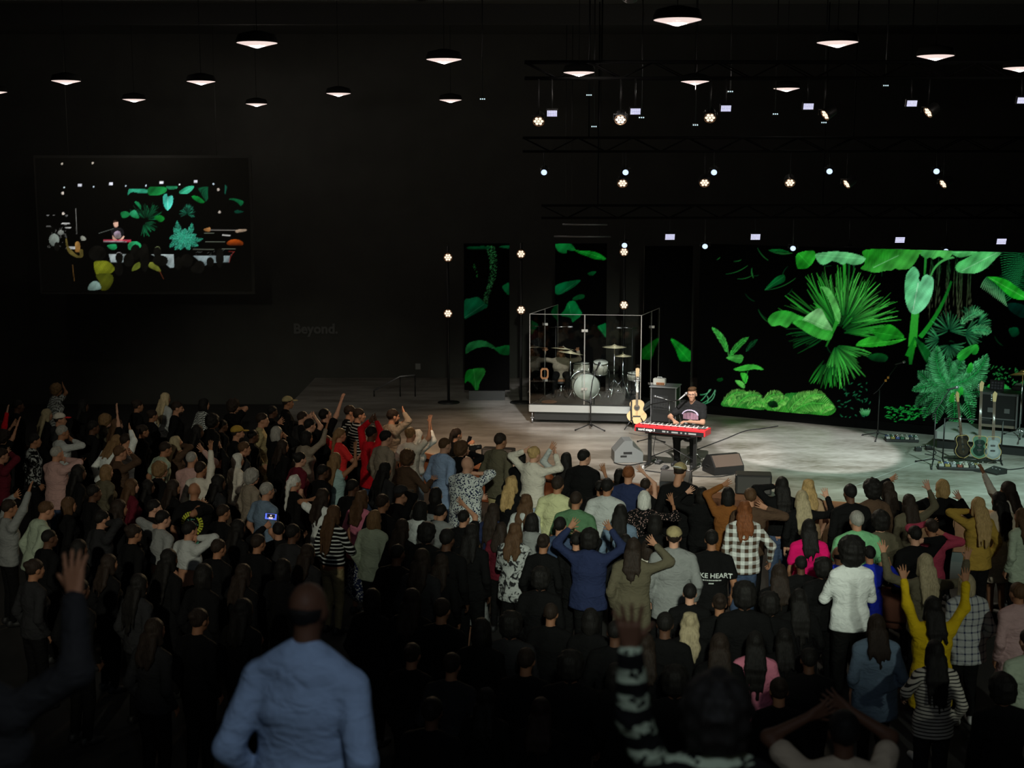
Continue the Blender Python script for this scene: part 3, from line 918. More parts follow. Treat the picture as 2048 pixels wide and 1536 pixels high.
for k in range(16):
    ci.blade(q6(662 + k * 12, 808), q6(662 + k * 12, 822), 0.9, (40, 14, 20), 0.9)
# keyboard rig at the right, audience in front
ci.leaf(c6((1548, 705), (1600, 690), (1602, 725), (1560, 722)), (150, 104, 60))
ci.blade(q6(1600, 712), q6(1925, 716), 1.4, (120, 116, 110), 1.4)
ci.leaf(c6((1835, 712), (1920, 705), (1920, 722), (1840, 735)), (150, 130, 110))
ci.blade(q6(1710, 757), q6(1785, 762), 2.2, (190, 190, 186), 2.0)
ci.leaf(c6((1750, 830), (1790, 800), (1860, 800), (1900, 830), (1880, 850), (1780, 850)), (150, 62, 10), None, (40, 14, 6))
for y, x0, x1 in ((740, 1550, 1640), (817, 1560, 1740), (883, 1450, 1640), (880, 1680, 1830)):
    ci.blade(q6(x0, y), q6(x1, y + 2), 1.2, (90, 96, 84), 1.2)
for k in range(24):
    x, y = rng.uniform(1450, 1830), rng.uniform(890, 960)
    ci.blade(q6(x, y), q6(x + rng.uniform(-20, 20), y + rng.uniform(-14, 14)), 0.6, (80, 84, 80), 0.4)
ci.leaf(c6((568, 1005), (620, 988), (690, 992), (740, 1030), (750, 1070), (700, 1110), (640, 1120), (590, 1110)), (112, 118, 26), None, (84, 90, 16), 0.25, 2.0)
ci.leaf(c6((590, 1110), (720, 1105), (740, 1170), (690, 1245), (630, 1245), (620, 1180)), (70, 76, 16), None, (60, 62, 10), 0.5, 3.0)
ci.leaf(c6((905, 1075), (930, 1020), (975, 1000), (980, 1045), (940, 1070)), (104, 116, 40))
ci.leaf(c6((1058, 1040), (1075, 998), (1120, 1010), (1165, 1075), (1140, 1080)), (104, 110, 40))
ci.leaf(c6((518, 1245), (535, 1190), (580, 1165), (620, 1190), (625, 1240)), (110, 134, 126))
ci.blade(q6(378, 1020), q6(395, 1170), 1.2, (90, 64, 30), 0.8)
ci.blade(q6(1150, 1070), q6(1190, 1150), 1.0, (100, 50, 30), 0.6)
for (x, y, rx, ry) in ((795, 960, 34, 50), (940, 910, 48, 70), (880, 980, 50, 60), (1135, 910, 36, 50), (1020, 960, 40, 130), (1160, 985, 70, 50), (1395, 985, 56, 60), (1510, 1030, 46, 46), (1605, 1000, 34, 46), (1690, 960, 36, 90), (240, 860, 26, 40), (600, 920, 80, 70), (1320, 1010, 36, 60), (790, 1060, 40, 60), (1490, 1060, 60, 40)):
    ci.leaf([q6(x + rx * math.cos(a), y + ry * math.sin(a)) for a in np.linspace(0, 2 * PI, 17)[:-1]], (9, 8, 6), None, (6, 6, 5), smooth=False)
ci.blade(q6(1820, 905), q6(1775, 1005), 1.0, (120, 30, 26), 1.0, None, 0.1)
ci.blade(q6(1770, 903), q6(1826, 905), 1.0, (110, 30, 26), 1.0)
ci.blade(q6(766, 925), q6(820, 930), 0.9, (150, 150, 150), 0.6, None, -0.3)
ci.blade(q6(1115, 870), q6(1160, 880), 0.9, (120, 130, 90), 0.6, None, -0.3)
ci.mottle(0.14, 5)
IY = 30.5
a, b2 = on_y(86, 583, IY), on_y(496, 316, IY)
iw, ih = b2.x - a.x, b2.z - a.z
scr = empty('relay_screen', (a.x + iw / 2, IY, a.z), label='large relay screen high on the dark left side showing the singer', cat='screen')
s_ = sheet('picture', ci, (a.x, IY, a.z), (1, 0, 0), (0, 0, 1), iw, ih, 0.016, scr, m_relay)
s_.location = (-(a.x + iw / 2), -IY, -a.z)
MB().box((0, 0.06, ih / 2), (iw + 0.12, 0.1, ih + 0.12)).build('frame', m_wall, scr)
for s in (-1, 1):
    MB().cyl((s * iw * 0.35, 0.06, ih), (s * iw * 0.35, 0.06, 9.2 - a.z), 0.008, 6).build('hanger', m_wall, scr)
# lettering on the back wall
sg = empty('wall_sign', (on_y(632, 658, 34.0).x, 33.985, on_y(632, 658, 34.0).z), label='dark raised lettering on the black rear wall, left of the stage', cat='sign')
tm = text_mesh('Beyond.', 0.36, 0.02, 0.012)
so = link('lettering', tm, sg, mat('sign_letters', (0.09, 0.09, 0.085), 0.6))
so.rotation_euler = (PI / 2, 0, 0)
bb = [v.co.x for v in tm.vertices]
k = (on_y(676, 658, 34.0).x - on_y(588, 658, 34.0).x) / (max(bb) - min(bb))
so.scale = (k, k, 1)
so.location = (-(max(bb) + min(bb)) / 2 * k, 0, 0)
p = on_y(836, 733, 33.98)
MB().bbox((0, 0, 0), (0.14, 0.03, 0.16), 0.008).build('wall_plate', mat('plate_grey', (0.16, 0.16, 0.15), 0.5)).location = p
bpy.data.objects['wall_plate'].location.y = 33.98
tag(bpy.data.objects['wall_plate'], 'small pale plate on the black rear wall above the handrail', 'plate')
r0 = empty('handrail', on_z(790, 870, 0.0), label='thin metal handrail sloping up beside the left end of the stage', cat='railing')
ry = 31.0
pa, pb, pc = on_y(748, 781, ry), on_y(800, 753, ry), on_y(830, 750, ry)
r0.location = (pb.x, ry, SZ)
MB().tube([pa - r0.location, pb - r0.location, pc - r0.location], 0.018, 8).build('rail', GREYM, r0)
for q in (pa, pb, pc):
    q = q - r0.location
    MB().cyl((q.x, 0, 0.001), (q.x, 0, q.z), 0.015, 6).build('post', BLACKM, r0)
# ------------------------------------------------------------------ stage gear
def RotZ(a):
    return Matrix.Rotation(a, 3, 'Z')


def place(name, px, py, label, cat, group=None, rz=0.0, z=None):
    p = on_z(px, py, SZ if z is None else z)
    return empty(name, p, rz, label, cat, group)


def tripod(root, h, spread=0.32, n=3, a0=0.5, r=0.011, m=BLACKM, hub=0.12):
    for i in range(n):
        a = a0 + 2 * PI * i / n
        lg = MB().tube([(0, 0, hub), (spread * 0.5 * math.cos(a), spread * 0.5 * math.sin(a), hub * 0.55), (spread * math.cos(a), spread * math.sin(a), 0.016)], r, 6).build('leg', m, root)
        MB().lathe([(0.010, -0.016), (0.018, -0.014), (0.018, 0.008), (0.011, 0.016)], 8, (spread * math.cos(a), spread * math.sin(a), 0.016)).build('rubber_foot', RUBBER, lg)
    MB().lathe([(0.016, -0.02), (0.024, -0.012), (0.024, 0.012), (0.016, 0.02)], 10, (0, 0, hub)).build('hub', m, root)
    MB().cyl((0, 0, hub * 0.6), (0, 0, h), r * 1.05, 8).build('pole', m, root)


def mic(parent, p, d, m=BLACK, head=GREYM):
    d = Vector(d).normalized()
    R = Vector((0, 0, 1)).rotation_difference(d).to_matrix()
    b_ = MB().lathe([(0.011, 0), (0.014, 0.03), (0.017, 0.14), (0.019, 0.15)], 12, p, R).build('microphone', m, parent)
    MB().lathe([(0.02, 0.15), (0.027, 0.165), (0.028, 0.185), (0.02, 0.205), (0.006, 0.212)], 12, p, R).build('grille', head, b_)


# ---- drum booth
FL, FR = on_z(1059, 846, SZ), on_z(1280, 851, SZ)
ZT = on_y(1059, 628, FL.y).z
BR, BL = on_z(1319, 616, ZT), on_z(1116, 609, ZT)
BR.z = BL.z = SZ
ZP = on_y(1059, 809, FL.y).z                         # platform top
ZL = on_y(1059, 823, FL.y).z                         # bottom of the pale band
bc = (FL + FR + BR + BL) / 4
glass = bpy.data.materials.new('clear_acrylic')
glass.use_nodes = True
nt = glass.node_tree
nt.nodes.remove(nt.nodes['Principled BSDF'])
tr = nt.nodes.new('ShaderNodeBsdfTransparent')
tr.inputs[0].default_value = (0.95, 0.97, 0.96, 1)
gl = nt.nodes.new('ShaderNodeBsdfGlossy')
gl.inputs['Roughness'].default_value = 0.03
fn = nt.nodes.new('ShaderNodeFresnel')
fn.inputs[0].default_value = 1.6
mx = nt.nodes.new('ShaderNodeMixShader')
nt.links.new(fn.outputs[0], mx.inputs[0])
nt.links.new(tr.outputs[0], mx.inputs[1])
nt.links.new(gl.outputs[0], mx.inputs[2])
nt.links.new(mx.outputs[0], nt.nodes['Material Output'].inputs[0])
m_edge = mat('acrylic_edge', (0.42, 0.39, 0.34), 0.4, 0.0)  # pale colour paints the light caught in the pane edges; hinges share it
plat = empty('drum_platform', (bc.x, bc.y, SZ), label='rolling drum platform with a pale metal edge and dark skirt', cat='platform')
C4 = [FL, FR, BR, BL]


def inset(k):
    return [Vector((bc.x + (p.x - bc.x) * k - bc.x, bc.y + (p.y - bc.y) * k - bc.y, 0)) for p in C4]


q = inset(1.0)
MB().loft([[(p.x, p.y, ZP - 0.03 - SZ) for p in inset(0.985)], [(p.x, p.y, ZP - SZ) for p in inset(0.985)]]).build('deck', mat('drum_carpet', (0.035, 0.034, 0.032), 0.9, bump=0.3, bscale=120), plat)
for i in range(4):
    a, b2 = q[i], q[(i + 1) % 4]
    d = b2 - a
    R = RotZ(math.atan2(d.y, d.x))
    c = (a + b2) / 2
    MB().box((c.x, c.y, (ZP + ZL) / 2 - SZ), (d.length, 0.03, ZP - ZL), R).build('edge_band', mat('brushed_aluminium', (0.55, 0.56, 0.55), 0.35, 0.6), plat)
    c = (inset(0.93)[i] + inset(0.93)[(i + 1) % 4]) / 2
    MB().box((c.x, c.y, (ZL - SZ) / 2 + 0.03), (d.length * 0.93, 0.02, ZL - SZ - 0.07), R).build('skirt', BLACK, plat)
    p = inset(0.96)[i]
    cs = MB().lathe([(0.05, -0.018), (0.055, -0.01), (0.055, 0.01), (0.05, 0.018)], 12, (p.x, p.y, 0.056), Matrix.Rotation(PI / 2, 3, 'Y')).build('caster', GREYM, plat)
    MB().box((p.x, p.y, 0.115), (0.07, 0.08, 0.012)).cyl((p.x, p.y, 0.06), (p.x, p.y, ZL - SZ), 0.014, 6).build('caster_fork', GREYM, cs)
booth = empty('drum_booth', (bc.x, bc.y, ZP), label='clear acrylic panel booth standing around the drum kit', cat='drum booth')


def gpanel(a, b2, z1):
    d = (b2 - a)
    R = RotZ(math.atan2(d.y, d.x))
    c = (a + b2) / 2
    h = z1 - ZP - 0.012
    g = MB().box((c.x, c.y, h / 2 + 0.01), (d.length - 0.008, 0.008, h), R).build('pane', glass, booth)
    u = d.normalized()
    for e, s in ((a, 1), (b2, -1)):
        p = e + u * 0.006 * s
        MB().box((p.x, p.y, h / 2 + 0.01), (0.007, 0.010, h), R).build('edge', m_edge, g)
    MB().box((c.x, c.y, h + 0.012), (d.length, 0.010, 0.007), R).build('edge', m_edge, g)
    MB().box((c.x, c.y, 0.012), (d.length, 0.02, 0.018), R).build('bottom_channel', BLACKM, g)
    return g


H0, H1, H2, H3 = q
f1 = H0.lerp(H1, 0.495)
gpanel(H0, f1, ZT)
gpanel(f1, H1, ZT)
r1 = H1.lerp(H2, 0.55)
gpanel(H1, r1, ZT)
gpanel(r1, H2, ZT)
l1 = H0.lerp(H3, 0.52)
gpanel(H0, l1, ZT)
gpanel(l1, H3, ZT)
for p, off in ((f1, 0.0), (r1, 0.35), (l1, 0.35)):
    for zz in (ZT - ZP - 0.33, 0.35):
        b_ = MB().bbox((p.x, p.y - 0.008, zz), (0.13, 0.012, 0.055), 0.004).build('hinge', m_edge, booth)
        MB().cyl((p.x, p.y - 0.018, zz - 0.03), (p.x, p.y - 0.018, zz + 0.03), 0.006, 6).build('hinge_pin', GREYM, b_)

# ---- drum kit (pieces stand on the platform)
m_shell = mat('drum_shell_pearl', (0.42, 0.40, 0.33), 0.35, vary=0.25, vscale=30)
m_head = mat('drum_head_white', (0.72, 0.74, 0.66), 0.5, vary=0.05)
m_brass = mat('cymbal_brass', (0.78, 0.68, 0.45), 0.42, 0.35, bump=0.1, bscale=200)
DY = FL.y + 0.75


def drum(name, label, c, R0, depth, R, heads=(True, True), legs=0):
    t_ = empty(name, (c[0], c[1], ZP), label=label, cat='drum')
    z = c[2] - ZP
    MB().lathe([(R0, -depth / 2), (R0, depth / 2)], 28, (0, 0, z), R).build('shell', m_shell, t_)
    for s in (-1, 1):
        off = R @ Vector((0, 0, s * depth / 2))
        MB().lathe([(R0 * 0.97, -0.004), (R0 * 0.99, 0.006), (R0 * 0.2, 0.008), (0.01, 0.008)] if s > 0 else [(0.01, -0.008), (R0 * 0.2, -0.008), (R0 * 0.99, -0.006), (R0 * 0.97, 0.004)], 28, Vector((0, 0, z)) + off, R).build('drum_head', m_head, t_)
        MB().torus(Vector((0, 0, z)) + off, R0 * 1.01, 0.012, 28, 6, R).build('hoop', CHROME, t_)
    for i in range(8):
        a = 2 * PI * i / 8 + 0.2
        p = R @ Vector((R0 * 1.02 * math.cos(a), R0 * 1.02 * math.sin(a), 0))
        k = R @ Vector((0, 0, depth / 2 * 0.85))
        MB().cyl(Vector((0, 0, z)) + p - k, Vector((0, 0, z)) + p + k, 0.006, 6).build('lug', CHROME, t_)
    for i in range(legs):
        a = 2 * PI * i / legs + 0.5
        MB().tube([(R0 * 1.03 * math.cos(a), R0 * 1.03 * math.sin(a), z + 0.05), (R0 * 1.05 * math.cos(a), R0 * 1.05 * math.sin(a), 0.1), (R0 * 1.15 * math.cos(a), R0 * 1.15 * math.sin(a), 0.008)], 0.008, 6).build('leg', CHROME, t_)
    return t_


Rx = Matrix.Rotation(-PI / 2 + 0.0, 3, 'X')
p = on_y(1169, 777, DY)
bd = drum('bass_drum', 'pale bass drum with a white front head in the glass booth', (p.x, p.y, ZP + 0.285), 0.28, 0.42, RotZ(0.16) @ Matrix.Rotation(PI / 2, 3, 'X'))
for s in (-1, 1):
    MB().tube([(s * 0.26, -0.12, 0.22), (s * 0.36, -0.2, 0.008)], 0.009, 6).build('spur', CHROME, bd)
p = on_y(1163, 752, DY + 0.55)
drum('floor_tom', 'pale floor tom with a white top head behind the bass drum', (p.x, p.y, ZP + 0.50), 0.175, 0.36, Matrix.Identity(3), legs=3)
p = on_y(1201, 735, DY + 0.15)
rt = drum('rack_tom', 'pale rack tom mounted above the right side of the bass drum', (p.x, p.y, p.z), 0.16, 0.24, RotZ(0.1) @ Matrix.Rotation(0.25, 3, 'X'))
zz = p.z - ZP
MB().tube([(0.12, 0.12, zz - 0.02), (0.2, 0.16, zz - 0.1), (0.2, 0.16, 0.01)], 0.011, 8).build('tom_arm', CHROME, rt)
for i in range(3):
    a = 0.4 + 2 * PI * i / 3
    MB().tube([(0.2, 0.16, 0.16), (0.2 + 0.24 * math.cos(a), 0.16 + 0.24 * math.sin(a), 0.008)], 0.008, 6).build('leg', CHROME, rt)
p = on_y(1270, 752, DY + 0.5)
drum('snare_drum', 'shallow snare drum on a stand near the right glass panel', (p.x, p.y, p.z), 0.17, 0.14, Matrix.Rotation(0.1, 3, 'X'), legs=3)


def cymbal(label, px, py, yy, R0, tilt, base, side=0.0):
    p = on_y(px, py, yy)
    t_ = empty('cymbal', (p.x, p.y, ZP), label=label, cat='cymbal', group='cymbals of the drum kit')
    z = p.z - ZP
    R = Matrix.Rotation(tilt, 3, 'X') @ Matrix.Rotation(side, 3, 'Y')
    MB().lathe([(R0, -0.012), (R0 * 0.6, 0.004), (R0 * 0.2, 0.012), (R0 * 0.17, 0.03), (R0 * 0.08, 0.042), (0.008, 0.044), (0.008, 0.038), (R0 * 0.15, 0.026), (R0 * 0.6, 0.0)], 32, (0, 0, z), R).build('plate', m_brass, t_)
    MB().lathe([(0.016, 0.04), (0.016, 0.06), (0.007, 0.065), (0.007, 0.09)], 8, (0, 0, z), R).build('wing_nut', CHROME, t_)
    s_ = MB().cyl((0, 0, 0.1), (0, 0, z + 0.04), 0.011, 8).build('stand', CHROME, t_)
    MB().lathe([(0.014, -0.03), (0.02, -0.02), (0.02, 0.02), (0.014, 0.03)], 8, (0, 0, z * 0.55)).build('clamp', CHROME, s_)
    for i in range(3):
        a = base + 2 * PI * i / 3
        MB().tube([(0, 0, 0.42), (0.12 * math.cos(a), 0.12 * math.sin(a), 0.26), (0.27 * math.cos(a), 0.27 * math.sin(a), 0.01)], 0.009, 6).build('leg', CHROME, t_)
        MB().tube([(0, 0, 0.12), (0.16 * math.cos(a), 0.16 * math.sin(a), 0.19)], 0.006, 6).build('brace', CHROME, t_)


cymbal('wide brass cymbal tilted, upper of the left pair over the kit', 1126, 697, DY + 0.45, 0.265, -0.12, 0.3, 0.1)
cymbal('brass cymbal tilted to the right, lower of the left pair', 1141, 705, DY + 0.05, 0.285, -0.08, 0.9, 0.14)
cymbal('flat brass cymbal on the right of the kit, upper one', 1229, 693, DY - 0.05, 0.26, -0.02, 0.2)
cymbal('flat brass cymbal on the right of the kit, lower one', 1246, 711, DY + 0.05, 0.19, -0.02, 1.1)
cymbal('brass cymbal half hidden at the left glass edge', 1078, 694, DY + 0.6, 0.2, -0.1, 0.5, -0.1)


def overhead(label, px, py, yy, side, cl):
    p = on_y(px, py, yy)
    t_ = empty('overhead_microphone', (p.x - side * 0.3, p.y + 0.1, ZP), label=label, cat='microphone', group='overhead drum microphones')
    z = p.z - ZP
    tripod(t_, z, 0.25, 3, 0.3, 0.009, BLACKM)
    bm = MB().tube([(-side * 0.12, 0.0, z - 0.03), (side * 0.26, -0.08, z)], 0.008, 6).build('boom', CHROME, t_)
    MB().lathe([(0.014, -0.05), (0.02, -0.04), (0.02, 0.05), (0.014, 0.06)], 10, (side * 0.30, -0.09, z - 0.01), Matrix.Rotation(PI / 2, 3, 'Y')).build('capsule', GREYM, bm)


overhead('overhead microphone on a boom above the left cymbals', 1140, 653, DY + 0.3, 1, 0)
overhead('overhead microphone on a boom above the right cymbals', 1238, 655, DY + 0.3, -1, 0)
# wooden ring on a stand
p = on_y(1089, 747, FL.y + 0.35)
t_ = empty('wooden_ring', (p.x, p.y, ZP), label='orange wooden elongated hexagon ring on a thin stand', cat='ring')
z = p.z - ZP
ro = [(0.055, 0.115), (0.085, 0.07), (0.085, -0.07), (0.055, -0.115), (-0.055, -0.115), (-0.085, -0.07), (-0.085, 0.07), (-0.055, 0.115)]
mb = MB()
n = 8
vs = []
for sc_, yy in ((1, -0.03), (0.62, -0.03), (0.62, 0.03), (1, 0.03)):
    vs += [(x * sc_, yy, z + zz * (0.72 if sc_ < 1 else 1)) for x, zz in ro]
fs = []
for a in range(4):
    for i in range(n):
        j = (i + 1) % n
        b2 = (a + 1) % 4
        fs.append((a * n + i, a * n + j, b2 * n + j, b2 * n + i))
mb.add(vs, fs).build('ring', mat('orange_wood', (0.5, 0.20, 0.08), 0.45), t_)
tripod(t_, z - 0.11, 0.2, 3, 0.1, 0.007, BLACKM)
MB().lathe([(0.10, 0), (0.16, 0.01), (0.17, 0.02), (0.15, 0.03)], 20, (on_y(1098, 800, FL.y + 0.3).x - 0, FL.y + 0.22, ZP + 0.002)).build('floor_cushion', mat('tan_leather', (0.30, 0.13, 0.07), 0.6))
tag(bpy.data.objects['floor_cushion'], 'low round tan pad on the platform inside the booth', 'pad')

# ---- amplifier case and head right of the booth
R26 = math.atan2(WU.y, WU.x)                         # the stage line turns with the video wall
ap = place('amplifier_case', 1330, 850, 'tall black road case with a speaker grille beside the drum booth', 'case', rz=-0.3)
ah = on_y(1330, 772, ap.location.y).z - SZ
MB().bbox((0, 0, ah / 2 + 0.05), (0.52, 0.46, ah - 0.1), 0.012).build('body', BLACK, ap)
MB().bbox((0, -0.02, ah + 0.012), (0.58, 0.52, 0.022), 0.006).build('top', mat('grey_laminate', (0.30, 0.31, 0.31), 0.35), ap)
for sx in (-1, 1):
    for sy in (-1, 1):
        MB().box((sx * 0.255, sy * 0.225, ah / 2 + 0.05), (0.02, 0.02, ah - 0.1)).build('corner_rail', GREYM, ap)
        MB().lathe([(0.035, -0.015), (0.04, 0), (0.035, 0.015)], 10, (sx * 0.2, sy * 0.18, 0.041), Matrix.Rotation(PI / 2, 3, 'Y')).build('caster', RUBBER, ap)
g = MB().bbox((-0.06, -0.235, ah * 0.62), (0.32, 0.012, 0.3), 0.004).build('grille', mat('grille_cloth', (0.03, 0.03, 0.03), 0.8), ap)
for i in range(5):
    for j in range(4):
        MB().lathe([(0.012, 0), (0.012, 0.006)], 6, (-0.18 + i * 0.06, -0.242, ah * 0.62 - 0.1 + j * 0.065), Matrix.Rotation(PI / 2, 3, 'X')).build('grille_hole', BLACK, g)
hd = empty('guitar_amplifier', (ap.location.x - 0.13, ap.location.y - 0.03, SZ + ah + 0.0235), -0.3, 'small white and grey amplifier head with a handle on the case', 'amplifier')
MB().bbox((0, 0, 0.075), (0.25, 0.15, 0.14), 0.012).build('body', mat('amp_cream', (0.62, 0.60, 0.52), 0.5), hd)
MB().box((0.03, -0.078, 0.04), (0.17, 0.006, 0.05)).build('control_panel', mat('amp_orange', (0.45, 0.16, 0.05), 0.5), hd)
for i in range(5):
    MB().lathe([(0.011, 0), (0.009, 0.014)], 8, (-0.04 + i * 0.034, -0.081, 0.04), Matrix.Rotation(PI / 2, 3, 'X')).build('knob', CHROME, hd)
MB().tube([(-0.05, 0, 0.145), (-0.045, 0, 0.168), (0.045, 0, 0.168), (0.05, 0, 0.145)], 0.007, 6).build('handle', WHITEP, hd)
st = place('microphone_stand', 1338, 862, 'low chrome microphone stand pointing at the black amplifier case', 'microphone stand', rz=0.2)
tripod(st, 0.62, 0.26, 3, 0.2, 0.008, CHROME)
MB().tube([(0.1, 0, 0.6), (-0.18, 0.08, 0.68)], 0.007, 6).build('boom', CHROME, st)
mic(st, (-0.10, 0.06, 0.66), (-1, 0.3, 0.25), mat('mic_silver', (0.6, 0.6, 0.62), 0.3, 0.8))

# ---- acoustic guitar on a stand
gp = place('acoustic_guitar', 1273, 858, 'natural spruce acoustic guitar with black edge standing upright on a stand', 'guitar', rz=-0.12)
gp.location.z = SZ + 0.10
gp.rotation_euler = (-0.16, 0, -0.12)


def guitar_outline(wl, ww, wu, hb, n=40):
    """half widths along the body from the bottom: lower bout, waist, upper bout"""
    out = []
    for i in range(n + 1):
        t = i / n
        if t < 0.36:
            w_ = wl * math.sin(PI / 2 * min(1, t / 0.34)) ** 0.55
        elif t < 0.62:
            s = (t - 0.36) / 0.26
            w_ = wl + (ww - wl) * (0.5 - 0.5 * math.cos(PI * s))
        elif t < 0.82:
            s = (t - 0.62) / 0.2
            w_ = ww + (wu - ww) * (0.5 - 0.5 * math.cos(PI * s))
        else:
            s = (t - 0.82) / 0.18
            w_ = wu * math.sqrt(max(0.0, 1 - s * s * 0.80))
        out.append((w_, t * hb))
    return [(w_, z) for w_, z in out] + [(-w_, z) for w_, z in reversed(out)]


m_spruce = mat('spruce_top', (0.62, 0.40, 0.17), 0.35, vary=0.12, vscale=12)
m_mahog = mat('mahogany', (0.11, 0.045, 0.02), 0.4)
go = guitar_outline(0.205, 0.125, 0.15, 0.50)
MB().prism(go, 0.10, (0, 0.055, 0)).build('body', m_mahog, gp)
MB().prism([(x * 0.985, z * 0.985 + 0.003) for x, z in go], 0.006, (0, 0.001, 0)).build('soundboard', m_spruce, gp)
MB().lathe([(0.052, 0), (0.052, 0.004)], 20, (0, -0.002, 0.335), Matrix.Rotation(PI / 2, 3, 'X')).build('sound_hole', BLACK, gp)
MB().torus((0, -0.004, 0.335), 0.060, 0.005, 20, 5, Matrix.Rotation(PI / 2, 3, 'X')).build('rosette', m_mahog, gp)
MB().bbox((0, -0.008, 0.16), (0.16, 0.012, 0.028), 0.005).build('bridge', BLACK, gp)
MB().box((0, -0.008, 0.66), (0.052, 0.018, 0.62), taper=0.85).build('neck', mat('rosewood', (0.10, 0.06, 0.035), 0.4), gp)
for i in range(12):
    MB().box((0, -0.0185, 0.93 - 0.036 * i + 0.001 * i * i), (0.047, 0.003, 0.004)).build('fret', CHROME, gp)
hs = MB().prism([(-0.03, 0.96), (0.03, 0.96), (0.04, 1.13), (0.012, 1.145), (-0.012, 1.145), (-0.04, 1.13)], 0.016, (0, -0.002, 0)).build('headstock', m_spruce, gp)
for s in (-1, 1):
    for i in range(3):
        MB().cyl((s * 0.035, 0, 1.0 + i * 0.042), (s * 0.062, 0, 1.0 + i * 0.042), 0.008, 8).build('tuning_peg', CHROME, hs)
for i in range(6):
    MB().cyl((-0.02 + i * 0.008, -0.014, 0.165), (-0.017 + i * 0.0068, -0.020, 0.98), 0.0012, 4).build('string', CHROME, gp)
MB().tube([(-0.11, -0.006, 0.47), (-0.115, -0.012, 0.3), (-0.105, -0.012, 0.1), (-0.06, -0.01, -0.01)], [0.016, 0.02, 0.02, 0.014], 6).build('strap', BLACK, gp)
gs = place('guitar_stand', 1273, 858, 'black folding guitar stand holding the acoustic guitar', 'guitar stand', rz=-0.12)
for s in (-1, 1):
    MB().tube([(0, 0.12, 0.34), (s * 0.24, -0.16, 0.012)], 0.011, 6).build('leg', BLACKM, gs)
    MB().tube([(s * 0.07, 0.10, 0.09), (s * 0.07, -0.06, 0.075), (s * 0.07, -0.07, 0.12)], 0.009, 6).build('cradle', RUBBER, gs)
MB().tube([(0, 0.12, 0.36), (0, 0.34, 0.012)], 0.011, 6).build('leg', BLACKM, gs)
MB().tube([(-0.07, 0.10, 0.09), (0.07, 0.10, 0.09)], 0.009, 6).build('crossbar', BLACKM, gs)
MB().bbox((0, 0.10, 0.12), (0.03, 0.03, 0.4), 0.004).build('post', BLACKM, gs)

# ---- straight microphone stand in front of the booth
st = place('microphone_stand', 1181, 859, 'tall straight black microphone stand in front of the drum booth', 'microphone stand')
hh = on_y(1188, 738, st.location.y).z - SZ
tripod(st, hh * 0.62, 0.34, 3, -0.65, 0.012)
bm = MB().tube([(0, 0, hh * 0.6), (0.03, -0.01, hh * 0.8), (0.1, 0.0, hh)], 0.010, 8).build('boom', BLACKM, st)
MB().lathe([(0.02, -0.035), (0.03, -0.02), (0.03, 0.02), (0.02, 0.035)], 10, (0, 0, hh * 0.44)).build('clutch', BLACK, st)
MB().tube([(0, 0, hh * 0.44), (-0.16, -0.05, hh * 0.5)], 0.012, 8).build('side_arm', BLACK, st)
mic(st, (0.1, 0, hh * 0.97), (0.35, -0.3, 0.9), BLACK, BLACKM)

# ---- keyboard, stand, stool
KL, KR = on_z(1299, 932, SZ), on_z(1389, 941, SZ)
ku = (KR - KL)
KA = math.atan2(ku.y, ku.x)
kc = (KL + KR) / 2
KH = 0.64
kb = empty('keyboard_stand', (kc.x, kc.y, SZ), KA, 'black two-column keyboard stand with wheeled feet', 'keyboard stand')
hw = ku.length / 2
for s in (-1, 1):
    col = MB().bbox((s * hw, 0, KH / 2 + 0.03), (0.055, 0.075, KH - 0.06), 0.008).build('column', BLACKM, kb)
    MB().bbox((s * hw, 0, KH - 0.012), (0.07, 0.34, 0.024), 0.006).build('support_arm', BLACKM, kb)
    MB().tube([(s * hw, -0.30, 0.06), (s * hw, 0.30, 0.06)], 0.02, 8).build('foot', BLACKM, kb)
    for e in (-1, 1):
        w_ = MB().lathe([(0.03, -0.016), (0.038, -0.012), (0.038, 0.012), (0.03, 0.016)], 14, (s * hw, e * 0.32, 0.039), Matrix.Rotation(PI / 2, 3, 'Y')).build('wheel', mat('wheel_grey', (0.5, 0.5, 0.5), 0.4), kb)
        MB().lathe([(0.014, -0.018), (0.014, 0.018)], 8, (s * hw, e * 0.32, 0.039), Matrix.Rotation(PI / 2, 3, 'Y')).build('axle', CHROME, w_)
MB().bbox((0, 0.03, KH - 0.06), (2 * hw, 0.03, 0.05), 0.006).build('crossbar', BLACKM, kb)
MB().tube([(-hw, 0.03, 0.16), (0.0, 0.05, 0.35), (hw, 0.03, 0.16)], 0.009, 6).build('brace', BLACKM, kb)
ke = empty('stage_keyboard', (kc.x, kc.y, SZ + KH + 0.0005), KA, 'red stage keyboard with white lettering on its back panel', 'keyboard')
m_red = mat('keyboard_red', (0.72, 0.035, 0.045), 0.35)
KW, KD, KT = 1.30, 0.34, 0.115
MB().bbox((0, 0, KT / 2), (KW, KD, KT), 0.008).build('case', m_red, ke)
MB().box((0, -KD / 2 - 0.002, KT * 0.36), (KW - 0.05, 0.006, KT * 0.62)).build('back_panel', mat('panel_black', (0.02, 0.018, 0.02), 0.45), ke)
tm = text_mesh('nord stage 3', 0.062, 0.001, 0.0022)
lo = link('lettering', tm, ke, mat('lettering_white', (0.85, 0.85, 0.85), 0.5))
lo.rotation_euler = (PI / 2, 0, 0)
lo.location = (-KW / 2 + 0.23, -KD / 2 - 0.0065, KT * 0.42)
for i, (x, w_) in enumerate(((-0.10, 0.06), (-0.03, 0.03), (0.10, 0.12), (0.22, 0.03), (0.30, 0.03), (0.42, 0.14))):
    MB().box((x, -KD / 2 - 0.006, KT * 0.36), (w_, 0.004, 0.028)).build('socket_plate', mat('socket_grey', (0.35, 0.35, 0.35), 0.5), ke)
